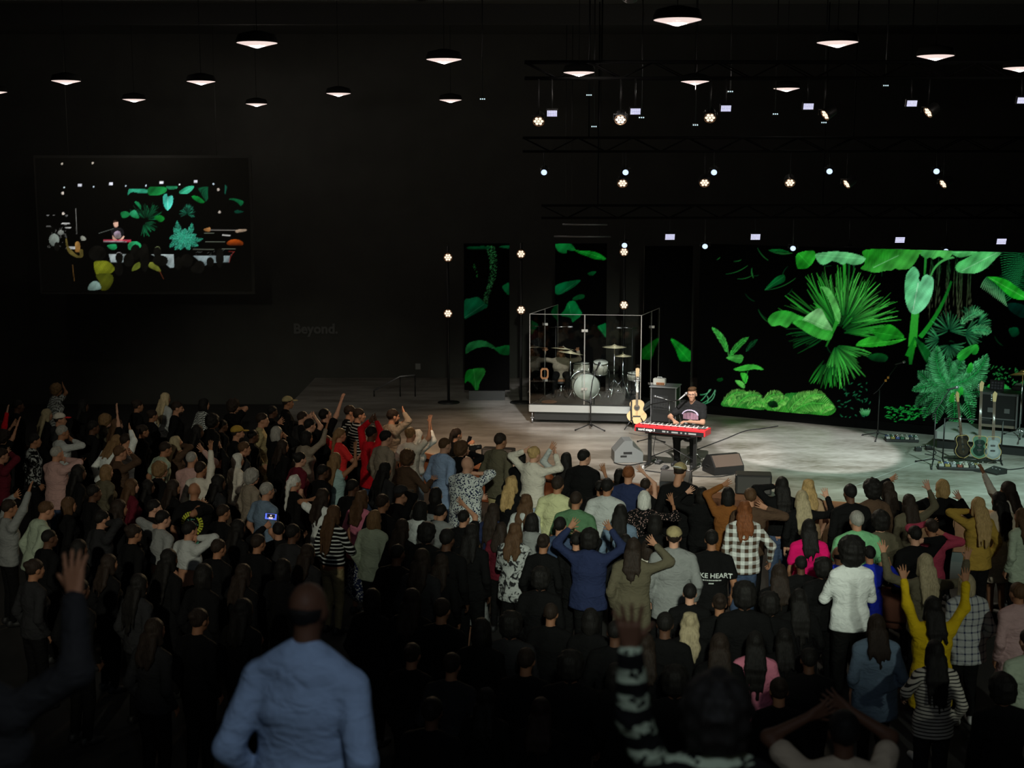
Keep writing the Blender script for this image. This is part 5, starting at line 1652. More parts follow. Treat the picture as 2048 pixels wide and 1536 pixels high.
def disc(px, py, y, hang, label, target, r=0.06):
    p = on_y(px, py, y)
    t_ = empty('stage_light', p, label=label, cat='stage light', group='cool white moving heads')
    R = head(t_, target)
    MB().lathe([(r * 0.7, -0.24), (r * 1.25, -0.2), (r * 1.3, -0.02), (r * 1.15, 0.0), (r, -0.006)], 18, (0, 0, 0), R).build('can', BLACK, t_)
    MB().lathe([(r, -0.004), (r * 0.7, 0.012), (0.008, 0.02)], 18, (0, 0, 0), R).build('lens', m_lensb, t_)
    yoke(t_, r * 1.6, (0, hang[0] - p.y, hang[1] - p.z))


def matrix(px, py, y, hang, label, w_=0.16, h_=0.10):
    p = on_y(px, py, y)
    t_ = empty('led_panel_light', p, label=label, cat='stage light', group='white LED panel lights')
    R = Matrix.Rotation(0.35, 3, 'X')
    MB().bbox(R @ Vector((0, 0.035, 0)), (w_ + 0.03, 0.06, h_ + 0.03), 0.006, R).build('housing', BLACK, t_)
    for i in range(4):
        rw = MB()
        for j in range(8):
            rw.box(R @ Vector((-w_ / 2 + w_ * (j + 0.5) / 8, 0.0, -h_ / 2 + h_ * (i + 0.5) / 4)), (w_ / 8 * 0.78, 0.008, h_ / 4 * 0.62), R)
        o_ = rw.build('led_row', m_lav, t_)
        o_['kind'] = 'stuff'
    MB().cyl((0, 0.03, h_ / 2), (0, hang[0] - p.y, hang[1] - p.z), 0.012, 6).build('clamp_arm', BLACKM, t_)


def small3(px, py, y, hang, label):
    p = on_y(px, py, y)
    t_ = empty('led_spot_cluster', p, label=label, cat='stage light', group='small three-lamp clusters')
    MB().bbox((0, 0.03, 0.0), (0.11, 0.05, 0.045), 0.006).build('housing', BLACK, t_)
    for i in range(3):
        MB().lathe([(0.012, 0), (0.010, 0.008), (0.003, 0.010)], 8, (-0.034 + i * 0.034, 0.006, 0), Matrix.Rotation(PI / 2, 3, 'X')).build('lens', m_cyan, t_)
    MB().cyl((0, 0.03, 0.02), (0, 0.03 if hang is None else hang[0] - p.y, (9.199 if hang is None else hang[1]) - p.z), 0.010, 6).build('clamp_arm', BLACKM, t_)


SG = (3.3, 23.8, 1.2)
h1, h2, h3 = (T1Y - 0.125, T1Z + 0.02), (T2Y - 0.125, T2Z + 0.02), (T3Y - 0.125, T3Z + 0.02)
for i, (x, y) in enumerate(((1104, 227), (1271, 223), (1452, 217), (1617, 213), (1824, 207), (2045, 201))):
    matrix(x, y, T1Y - 0.2, h1, 'white LED panel on the upper front truss, %s from the left' % ORD[i])
for i, (x, y) in enumerate(((1340, 474), (1511, 474), (1800, 480), (2003, 483))):
    matrix(x, y, T3Y - 0.2, h3, 'white LED panel above the video wall, %s from the left' % ORD[i], 0.19, 0.125)
up = ((1077, 243, 0), (1241, 240, 0), (1420, 236, 0), (1650, 230, 1), (1856, 225, 1))
for i, (x, y, e) in enumerate(up):
    q = on_y(x, y, T1Y)
    par7(x, y, T1Y - 0.1, h1, 'warm seven-lens light on the upper front truss, %s from the left' % ORD[i], (q.x - 9, 19.5, 1.0) if e else (q.x - 0.8, 15.0, 1.0))
for i, (x, y, e) in enumerate(((1245, 367, 0), (1409, 366, 0), (1580, 366, 0), (1693, 368, 1), (1886, 368, 1))):
    q = on_y(x, y, T2Y)
    par7(x, y, T2Y - 0.1, h2, 'warm seven-lens light on the middle truss, %s from the left' % ORD[i], (q.x - 8, 23.0, 0.5) if e else (q.x - 0.8, 18.5, 0.5))
for i, (x, y) in enumerate(((1088, 345), (1251, 345), (1428, 345), (1659, 343), (1873, 343))):
    disc(x, y, T2Y - 0.15, h2, 'cool white round lamp on the middle truss, %s from the left' % ORD[i], (on_y(x, y, T2Y).x * 0.6 - 0.3, 15.0, 2.0), 0.055)
for i, (x, y) in enumerate(((1249, 491), (1410, 493), (1586, 497), (1698, 501), (1892, 503))):
    disc(x, y, T3Y - 0.15, h3, 'cool white round lamp above the video wall, %s from the left' % ORD[i], (on_y(x, y, T3Y).x * 0.6 - 0.3, 18.0, 1.0), 0.055)
for i, (x, y) in enumerate(((965, 198), (1178, 190), (1188, 253), (1283, 235), (1391, 250), (1461, 183), (1551, 228), (1648, 245), (1772, 171))):
    small3(x, y, 23.5, None, 'tiny cluster of three white lamps under the ceiling, %s from the left' % ORD[i])
# light poles behind the booth with two warm lamps each
for i, (x, ya, yb) in enumerate(((896, 515, 627), (1042, 508, 620), (1248, 504, 610))):
    y = 30.0
    b0 = on_y(x, 700, y)
    pole = empty('lighting_pole', (b0.x, y + 0.15, SZ), label='thin dark pole carrying two warm lamps, %s of the three rear poles' % ['leftmost', 'middle', 'rightmost'][i], cat='lighting pole', group='rear lighting poles')
    MB().cyl((0, 0, 0.02), (0, 0, on_y(x, ya - 22, y).z - SZ), 0.03, 8).build('pipe', BLACKM, pole)
    MB().lathe([(0.25, 0.001), (0.25, 0.02), (0.05, 0.04)], 16).build('base_plate', BLACKM, pole)
    for k, yy in enumerate((ya, yb)):
        par7(x, yy, y - 0.02, None, 'warm seven-lens light, %s one on the %s rear pole' % (['upper', 'lower'][k], ['leftmost', 'middle', 'rightmost'][i]), (b0.x + (-3 if i == 2 else 0.6 - i), 14, 1.5), back=True)
# bare scaffold pipes that catch a little light
for i, (xa, xb, y, yy, lb) in enumerate(((1125, 1215, 449, 29.0, 'thin scaffold pipe above the dim leaf towers, upper one'), (1108, 1222, 473, 29.0, 'thin scaffold pipe above the dim leaf towers, lower one'))):
    a, b2 = on_y(xa, y, yy), on_y(xb, y, yy)
    t_ = empty('scaffold_pipe', ((a.x + b2.x) / 2, yy, a.z), label=lb, cat='pipe')
    L = b2.x - a.x
    MB().cyl((-L / 2, 0, 0), (L / 2, 0, 0), 0.02, 8).build('pipe', GREYM, t_)
    for s in (-0.3, 0.3):
        MB().cyl((s * L, 0, 0), (s * L, 0, 9.199 - a.z), 0.008, 5).build('hanger', BLACKM, t_)
# ------------------------------------------------------------------ people: smooth solids from blended limbs
def prim(a, b, ra, rb, cx=1.0):
    return ('c', np.array(a, float), np.array(b, float), ra, rb, cx)


def ell(c, r, R=None):
    return ('e', np.array(c, float), np.array(r, float), np.eye(3) if R is None else np.array(R, float))


def field(prims, v, k=0.03, cut=None, wob=0.0, wf=40.0, sub=()):
    los, his = [], []
    for p in prims:
        if p[0] == 'c':
            r = max(p[3], p[4])
            e = np.array([r / p[5], r, r])
            los.append(np.minimum(p[1], p[2]) - e)
            his.append(np.maximum(p[1], p[2]) + e)
        else:
            e = np.abs(p[3]) @ p[2]
            los.append(p[1] - e)
            his.append(p[1] + e)
    m = 2.2 * v + wob
    lo = np.min(los, 0) - m
    hi = np.max(his, 0) + m
    n = np.ceil((hi - lo) / v).astype(int) + 1
    ax = [lo[i] + v * np.arange(n[i]) for i in range(3)]
    D = np.full(n, 0.25)

    def ev(p, s):
        X, Y, Z = ax[0][s[0]][:, None, None], ax[1][s[1]][None, :, None], ax[2][s[2]][None, None, :]
        if p[0] == 'c':
            _, a, b, ra, rb, cx = p
            ba = (b - a) * np.array([cx, 1, 1])
            px, py, pz = (X - a[0]) * cx, Y - a[1], Z - a[2]
            t = np.clip((px * ba[0] + py * ba[1] + pz * ba[2]) / (ba @ ba + 1e-9), 0, 1)
            return np.sqrt((px - t * ba[0]) ** 2 + (py - t * ba[1]) ** 2 + (pz - t * ba[2]) ** 2) - (ra + (rb - ra) * t)
        _, c, r, R = p
        x, y, z = X - c[0], Y - c[1], Z - c[2]
        q = [(R[0, i] * x + R[1, i] * y + R[2, i] * z) / r[i] for i in range(3)]
        return (np.sqrt(q[0] ** 2 + q[1] ** 2 + q[2] ** 2) - 1) * r.min()

    mg = 0.07 + wob
    for p, l, h in zip(prims, los, his):
        s = tuple(slice(max(0, int((l[i] - mg - lo[i]) / v)), min(n[i], int((h[i] + mg - lo[i]) / v) + 2)) for i in range(3))
        d = ev(p, s)
        a = D[s]
        hh = np.clip(0.5 + 0.5 * (d - a) / k, 0, 1)
        D[s] = d * (1 - hh) + a * hh - k * hh * (1 - hh)
    X, Y, Z = ax[0][:, None, None], ax[1][None, :, None], ax[2][None, None, :]
    if wob:
        D = D + wob * (np.sin(wf * X + 1.3) * np.sin(wf * 0.9 * Y) + np.sin(wf * 1.1 * Z + 2 * X) * np.sin(wf * Y * 0.7 + 0.5)) * 0.7
    if cut is not None:
        D = np.maximum(D, cut(X, Y, Z))
    for p in sub:
        D = np.maximum(D, -ev(p, (slice(None),) * 3))
    return D, lo


CORN = np.array([(i, j, k) for i in (0, 1) for j in (0, 1) for k in (0, 1)])
EDG = [(a, b) for a in range(8) for b in range(a + 1, 8) if np.abs(CORN[a] - CORN[b]).sum() == 1]


def surf(D, lo, v):
    D = np.pad(D, 1, constant_values=0.2)
    lo = lo - v
    S = D < 0
    n = D.shape
    cnt = np.zeros((n[0] - 1, n[1] - 1, n[2] - 1), np.int8)
    for c in CORN:
        cnt += S[c[0]:n[0] - 1 + c[0], c[1]:n[1] - 1 + c[1], c[2]:n[2] - 1 + c[2]]
    cell = np.argwhere((cnt > 0) & (cnt < 8))
    if len(cell) == 0:
        return np.zeros((0, 3)), np.zeros((0, 4), int)
    idx = np.full(cnt.shape, -1, np.int64)
    idx[tuple(cell.T)] = np.arange(len(cell))
    val = [D[tuple((cell + c).T)] for c in CORN]
    acc = np.zeros((len(cell), 3))
    num = np.zeros(len(cell))
    for a, b in EDG:
        va, vb = val[a], val[b]
        x = (va < 0) != (vb < 0)
        t = np.where(x, va / np.where(x, va - vb, 1), 0)
        acc += np.where(x[:, None], CORN[a] + t[:, None] * (CORN[b] - CORN[a]), 0)
        num += x
    V = lo + v * (cell + acc / num[:, None])
    Q = []
    for d in range(3):
        e1, e2 = (d + 1) % 3, (d + 2) % 3
        sl0 = [slice(None)] * 3
        sl1 = [slice(None)] * 3
        sl0[d], sl1[d] = slice(0, n[d] - 1), slice(1, n[d])
        ch = S[tuple(sl0)] != S[tuple(sl1)]
        P = np.argwhere(ch)
        ok = (P[:, e1] > 0) & (P[:, e2] > 0) & (P[:, e1] < n[e1] - 1) & (P[:, e2] < n[e2] - 1)
        P = P[ok]
        f = S[tuple(P.T)]
        qs = []
        for o1, o2 in ((-1, -1), (0, -1), (0, 0), (-1, 0)):
            c = P.copy()
            c[:, e1] += o1
            c[:, e2] += o2
            qs.append(idx[tuple(c.T)])
        q = np.stack(qs, 1)
        q[~f] = q[~f][:, ::-1]
        Q.append(q)
    return V, np.concatenate(Q)


def solid(prims, v, **kw):
    D, lo = field(prims, v, **kw)
    return surf(D, lo, v)


def xf(VQ, R, t, s=1.0):
    return (VQ[0] * s) @ np.array(R, float).T + np.array(t, float), VQ[1]


def join(parts):
    Vs, Qs, n = [], [], 0
    for V, Q in parts:
        Vs.append(V)
        Qs.append(Q + n)
        n += len(V)
    return np.concatenate(Vs), np.concatenate(Qs)


# ---- templates: heads, hands, shoes
def head_prims():
    P = [ell((0, -0.012, 0.03), (0.074, 0.093, 0.088)), ell((0, 0.03, -0.035), (0.056, 0.066, 0.078)), ell((0, 0.066, -0.092), (0.028, 0.022, 0.020)),
         prim((0, 0.090, 0.012), (0, 0.108, -0.028), 0.008, 0.013), prim((-0.012, 0.096, -0.030), (0.012, 0.096, -0.030), 0.009, 0.009),
         prim((-0.042, 0.073, 0.026), (0.042, 0.073, 0.026), 0.014, 0.014), prim((-0.018, 0.086, -0.060), (0.018, 0.086, -0.060), 0.009, 0.009),
         ell((-0.04, 0.06, -0.022), (0.024, 0.022, 0.024)), ell((0.04, 0.06, -0.022), (0.024, 0.022, 0.024)),
         ell((-0.078, -0.006, -0.006), (0.011, 0.022, 0.032)), ell((0.078, -0.006, -0.006), (0.011, 0.022, 0.032)),
         prim((0, -0.022, -0.06), (0, -0.036, -0.17), 0.050, 0.056)]
    return P


HEADF = solid(head_prims(), 0.0085, k=0.018, sub=(ell((-0.031, 0.103, 0.006), (0.016, 0.018, 0.010)), ell((0.031, 0.103, 0.006), (0.016, 0.018, 0.010))))
HEADC = solid(head_prims(), 0.0165, k=0.020)
EYES = join([solid([ell((s * 0.031, 0.081, 0.004), (0.013, 0.012, 0.010))], 0.005, k=0.003) for s in (-1, 1)])


def hand_solid(curl, spread, v=0.0072):
    P = []
    kn = [(0.031, 0.072, 9), (0.010, 0.079, 1), (-0.011, 0.073, -7), (-0.030, 0.058, -16)]
    for x, ln, ang in kn:
        P.append(prim((x * 0.45, 0, 0.004), (x, 0, 0.088), 0.017, 0.0125))
    for x, ln, ang in kn:
        a = math.radians(ang * spread)
        b = 0.0
        p = np.array([x, 0, 0.088])
        for j, f in enumerate((0.45, 0.32, 0.23)):
            b += math.radians(curl)
            d = np.array([math.sin(a) * math.cos(b), math.sin(b), math.cos(a) * math.cos(b)])
            q = p + d * ln * f
            P.append(prim(p, q, 0.0088 - j * 0.0008, 0.0080 - j * 0.0008))
            p = q
    c = math.radians(curl) * 0.5
    P.append(prim((0.016, 0.004, 0.020), (0.050, 0.012, 0.056), 0.015, 0.0105))
    P.append(prim((0.050, 0.012, 0.056), (0.050 + 0.022 * spread * math.cos(c), 0.014 + 0.03 * math.sin(c), 0.088), 0.0100, 0.0078))
    P.append(prim((0, 0, -0.035), (0, 0, 0.01), 0.024, 0.022, 0.85))
    return solid(P, v, k=0.006)


def mirror(VQ):
    V = VQ[0].copy()
    V[:, 0] *= -1
    return V, VQ[1][:, ::-1]


HANDS = {'open': hand_solid(4, 1.3, 0.0092), 'relax': hand_solid(24, 0.7, 0.0105), 'hold': hand_solid(46, 0.4, 0.0105)}
HANDS_FINE = {'open': hand_solid(4, 1.3), 'relax': hand_solid(24, 0.7), 'hold': hand_solid(46, 0.4)}
SHOE = solid([prim((0, -0.05, 0.045), (0, 0.06, 0.042), 0.042, 0.042), prim((0, 0.06, 0.042), (0, 0.16, 0.034), 0.042, 0.033), prim((0, -0.045, 0.06), (0, -0.035, 0.10), 0.045, 0.043)], 0.014, k=0.02, cut=lambda X, Y, Z: np.maximum(0.004 - Z, Z - 0.105))
ME_SHOE = {}

SKINS = {'fair': (0.50, 0.27, 0.18), 'mid': (0.40, 0.20, 0.12), 'tan': (0.30, 0.14, 0.075), 'dark': (0.09, 0.042, 0.024)}
HAIRC = {'black': (0.010, 0.009, 0.008), 'dark': (0.022, 0.015, 0.011), 'brown': (0.075, 0.040, 0.020), 'light': (0.17, 0.10, 0.045), 'blond': (0.36, 0.24, 0.10), 'ash': (0.30, 0.25, 0.15), 'grey': (0.26, 0.25, 0.22), 'white': (0.50, 0.50, 0.45), 'red': (0.16, 0.055, 0.02), 'pale': (0.48, 0.38, 0.22)}


def hair_mat(c):
    key = 'hair_' + c
    if key in MATS:
        return MATS[key]
    m = mat(key, HAIRC[c], 0.6, spec=0.12)
    nt = m.node_tree
    b = nt.nodes['Principled BSDF']
    tc = nt.nodes.new('ShaderNodeTexCoord')
    mp = nt.nodes.new('ShaderNodeMapping')
    mp.inputs['Scale'].default_value = (90, 90, 9)
    n = nt.nodes.new('ShaderNodeTexNoise')
    n.inputs['Scale'].default_value = 1.0
    n.inputs['Detail'].default_value = 3
    nt.links.new(tc.outputs['Object'], mp.inputs[0])
    nt.links.new(mp.outputs[0], n.inputs['Vector'])
    h = HAIRC[c]
    col = nmix(nt, n.outputs['Fac'], tuple(x * 0.35 for x in h), tuple(min(1, x * 1.7) for x in h))
    nt.links.new(col, b.inputs['Base Color'])
    bp = nt.nodes.new('ShaderNodeBump')
    bp.inputs['Strength'].default_value = 0.6
    bp.inputs['Distance'].default_value = 0.012
    nt.links.new(n.outputs['Fac'], bp.inputs['Height'])
    nt.links.new(bp.outputs['Normal'], b.inputs['Normal'])
    return m


def skin_mat(s):
    return mat('skin_' + s, SKINS[s], 0.6, bump=0.1, bscale=60, spec=0.2)


CLOTH = {'black': (0.007, 0.007, 0.007), 'charcoal': (0.022, 0.022, 0.023), 'navy': (0.02, 0.028, 0.07), 'white': (0.70, 0.74, 0.70), 'cream': (0.60, 0.56, 0.47), 'grey': (0.22, 0.23, 0.22), 'palegrey': (0.42, 0.44, 0.42), 'taupe': (0.24, 0.20, 0.15), 'pink': (0.62, 0.20, 0.28), 'blush': (0.45, 0.28, 0.25), 'rose': (0.42, 0.28, 0.27), 'red': (0.55, 0.012, 0.02), 'brightred': (0.6, 0.03, 0.03), 'magenta': (0.62, 0.008, 0.12), 'maroon': (0.10, 0.012, 0.02), 'olive': (0.10, 0.088, 0.056), 'khaki': (0.34, 0.28, 0.14), 'green': (0.08, 0.17, 0.085), 'brightgreen': (0.18, 0.46, 0.22), 'sage': (0.32, 0.38, 0.28), 'lime': (0.50, 0.51, 0.28), 'yellow': (0.52, 0.36, 0.01), 'mustard': (0.34, 0.22, 0.04), 'rust': (0.20, 0.075, 0.02), 'brown': (0.075, 0.045, 0.028), 'tan': (0.36, 0.24, 0.14), 'denim': (0.14, 0.20, 0.27), 'jeans': (0.05, 0.075, 0.13), 'paleblue': (0.38, 0.47, 0.56), 'skyblue': (0.27, 0.37, 0.54), 'rosered': (0.30, 0.04, 0.07), 'blue': (0.015, 0.03, 0.42), 'teal': (0.30, 0.44, 0.42), 'beige': (0.46, 0.38, 0.28)}


def cloth(key):
    """plain colour, or a pattern written kind:colour:colour"""
    nm = 'cloth_' + key.replace(':', '_')
    if nm in MATS:
        return MATS[nm]
    parts = key.split(':')
    base = CLOTH[parts[-1] if len(parts) == 1 else parts[1]]
    m = mat(nm, base, 0.9, spec=0.06)
    nt = m.node_tree
    b = nt.nodes['Principled BSDF']
    tc = nt.nodes.new('ShaderNodeTexCoord')
    n = nt.nodes.new('ShaderNodeTexNoise')
    n.inputs['Scale'].default_value = 9
    n.inputs['Detail'].default_value = 3
    n.inputs['Distortion'].default_value = 0.8
    mp = nt.nodes.new('ShaderNodeMapping')
    mp.inputs['Scale'].default_value = (1.0, 1.0, 1.7)
    mp.inputs['Rotation'].default_value = (0.0, 0.5, 0.3)
    nt.links.new(tc.outputs['Object'], mp.inputs[0])
    nt.links.new(mp.outputs[0], n.inputs['Vector'])
    bp = nt.nodes.new('ShaderNodeBump')
    bp.inputs['Strength'].default_value = 0.55
    bp.inputs['Distance'].default_value = 0.05
    nt.links.new(n.outputs['Fac'], bp.inputs['Height'])
    nt.links.new(bp.outputs['Normal'], b.inputs['Normal'])
    sp = nt.nodes.new('ShaderNodeSeparateXYZ')
    nt.links.new(tc.outputs['Object'], sp.inputs[0])
    X, Z = sp.outputs[0], sp.outputs[2]
    if len(parts) == 1:
        col = nmix(nt, n.outputs['Fac'], tuple(x * 0.78 for x in base), tuple(min(1, x * 1.15) for x in base))
    else:
        kind, c2 = parts[0], CLOTH[parts[2]]
        if kind == 'stripe' or kind == 'finestripe':
            per = 0.05 if kind == 'stripe' else 0.032
            f = nmath(nt, 'LESS_THAN', nmath(nt, 'FRACT', nmath(nt, 'MULTIPLY', Z, 1 / per)), 0.35)
            col = nmix(nt, f, base, c2)
        elif kind == 'plaid' or kind == 'fineplaid':
            per = 0.10 if kind == 'plaid' else 0.075
            fx = nmath(nt, 'LESS_THAN', nmath(nt, 'FRACT', nmath(nt, 'MULTIPLY', X, 1 / per)), 0.5 if kind == 'plaid' else 0.22)
            fz = nmath(nt, 'LESS_THAN', nmath(nt, 'FRACT', nmath(nt, 'MULTIPLY', Z, 1 / per)), 0.5 if kind == 'plaid' else 0.22)
            f = nmath(nt, 'MULTIPLY', nmath(nt, 'ADD', fx, fz), 0.5)
            col = nmix(nt, f, base, c2)
        elif kind == 'floral' or kind == 'dots':
            vo = nt.nodes.new('ShaderNodeTexVoronoi')
            vo.inputs['Scale'].default_value = 34 if kind == 'floral' else 42
            wn = nt.nodes.new('ShaderNodeTexNoise')
            wn.inputs['Scale'].default_value = 30
            nt.links.new(tc.outputs['Object'], wn.inputs['Vector'])
            va = nt.nodes.new('ShaderNodeVectorMath')
            va.operation = 'MULTIPLY_ADD'
            nt.links.new(wn.outputs['Color'], va.inputs[0])
            va.inputs[1].default_value = (0.03, 0.03, 0.03)
            nt.links.new(tc.outputs['Object'], va.inputs[2])
            nt.links.new(va.outputs[0], vo.inputs['Vector'])
            f = nmath(nt, 'LESS_THAN', vo.outputs['Distance'], 0.42 if kind == 'floral' else 0.3)
            col = nmix(nt, f, base, c2)
        elif kind == 'houndstooth':
            ck = nt.nodes.new('ShaderNodeTexChecker')
            ck.inputs['Scale'].default_value = 34
            nt.links.new(mp.outputs[0], ck.inputs['Vector'])
            col = nmix(nt, ck.outputs['Fac'], base, c2)
        elif kind == 'ring':
            f = nmath(nt, 'LESS_THAN', nmath(nt, 'FRACT', nmath(nt, 'MULTIPLY', nmath(nt, 'ADD', Z, nmath(nt, 'MULTIPLY', n.outputs['Fac'], 0.05)), 10.5)), 0.5)
            n4 = nt.nodes.new('ShaderNodeTexNoise')
            n4.inputs['Scale'].default_value = 26
            nt.links.new(tc.outputs['Object'], n4.inputs['Vector'])
            col = nmix(nt, nmath(nt, 'MULTIPLY', f, nmath(nt, 'GREATER_THAN', n4.outputs['Fac'], 0.42)), base, c2)
        else:                                         # tiedye, mottled
            n3 = nt.nodes.new('ShaderNodeTexNoise')
            n3.inputs['Scale'].default_value = 11 if kind == 'tiedye' else 22
            n3.inputs['Detail'].default_value = 5
            n3.inputs['Distortion'].default_value = 1.5
            nt.links.new(tc.outputs['Object'], n3.inputs['Vector'])
            cr = nt.nodes.new('ShaderNodeValToRGB')
            cr.color_ramp.elements[0].position = 0.48
            cr.color_ramp.elements[1].position = 0.56
            nt.links.new(n3.outputs['Fac'], cr.inputs['Fac'])
            col = nmix(nt, cr.outputs['Color'], base, c2)
        sh = nmix(nt, n.outputs['Fac'], (0.75, 0.75, 0.75), (1, 1, 1))
        ml = nt.nodes.new('ShaderNodeMix')
        ml.data_type = 'RGBA'
        ml.blend_type = 'MULTIPLY'
        ml.inputs[0].default_value = 1.0
        nt.links.new(col, ml.inputs[6])
        nt.links.new(sh, ml.inputs[7])
        col = ml.outputs[2]
    nt.links.new(col, b.inputs['Base Color'])
    return m


EYE = mat('eye_dark', (0.02, 0.015, 0.012), 0.25)
SHOEM = mat('shoe_black', (0.015, 0.015, 0.015), 0.6)
SHOEW = mat('shoe_white', (0.62, 0.62, 0.58), 0.6)


def shoe_mesh(m):
    if m.name not in ME_SHOE:
        me = mesh_np('shoe', *SHOE)
        me.materials.append(m)
        ME_SHOE[m.name] = me
    return ME_SHOE[m.name]


def rotx(a):
    c, s = math.cos(a), math.sin(a)
    return np.array([[1, 0, 0], [0, c, -s], [0, s, c]])


def roty(a):
    c, s = math.cos(a), math.sin(a)
    return np.array([[c, 0, s], [0, 1, 0], [-s, 0, c]])


def rotz(a):
    c, s = math.cos(a), math.sin(a)
    return np.array([[c, -s, 0], [s, c, 0], [0, 0, 1]])


def ik(S, T, l1, l2, pole):
    d = T - S
    L = np.linalg.norm(d)
    mx_ = (l1 + l2) * 0.995
    if L > mx_:
        T = S + d / L * mx_
        d = T - S
        L = mx_
    if L < 0.12:
        T = S + d / max(L, 1e-6) * 0.12
        d = T - S
        L = 0.12
    u = d / L
    a = (l1 * l1 - l2 * l2 + L * L) / (2 * L)
    h = math.sqrt(max(0.0, l1 * l1 - a * a))
    w_ = pole - u * (pole @ u)
    nw = np.linalg.norm(w_)
    w_ = w_ / nw if nw > 1e-4 else np.array([1.0, 0, 0])
    return S + u * a + w_ * h, T


def basis(z, y):
    z = z / np.linalg.norm(z)
    y = y - z * (y @ z)
    y = y / max(1e-6, np.linalg.norm(y))
    return np.stack([np.cross(y, z), y, z], 1)


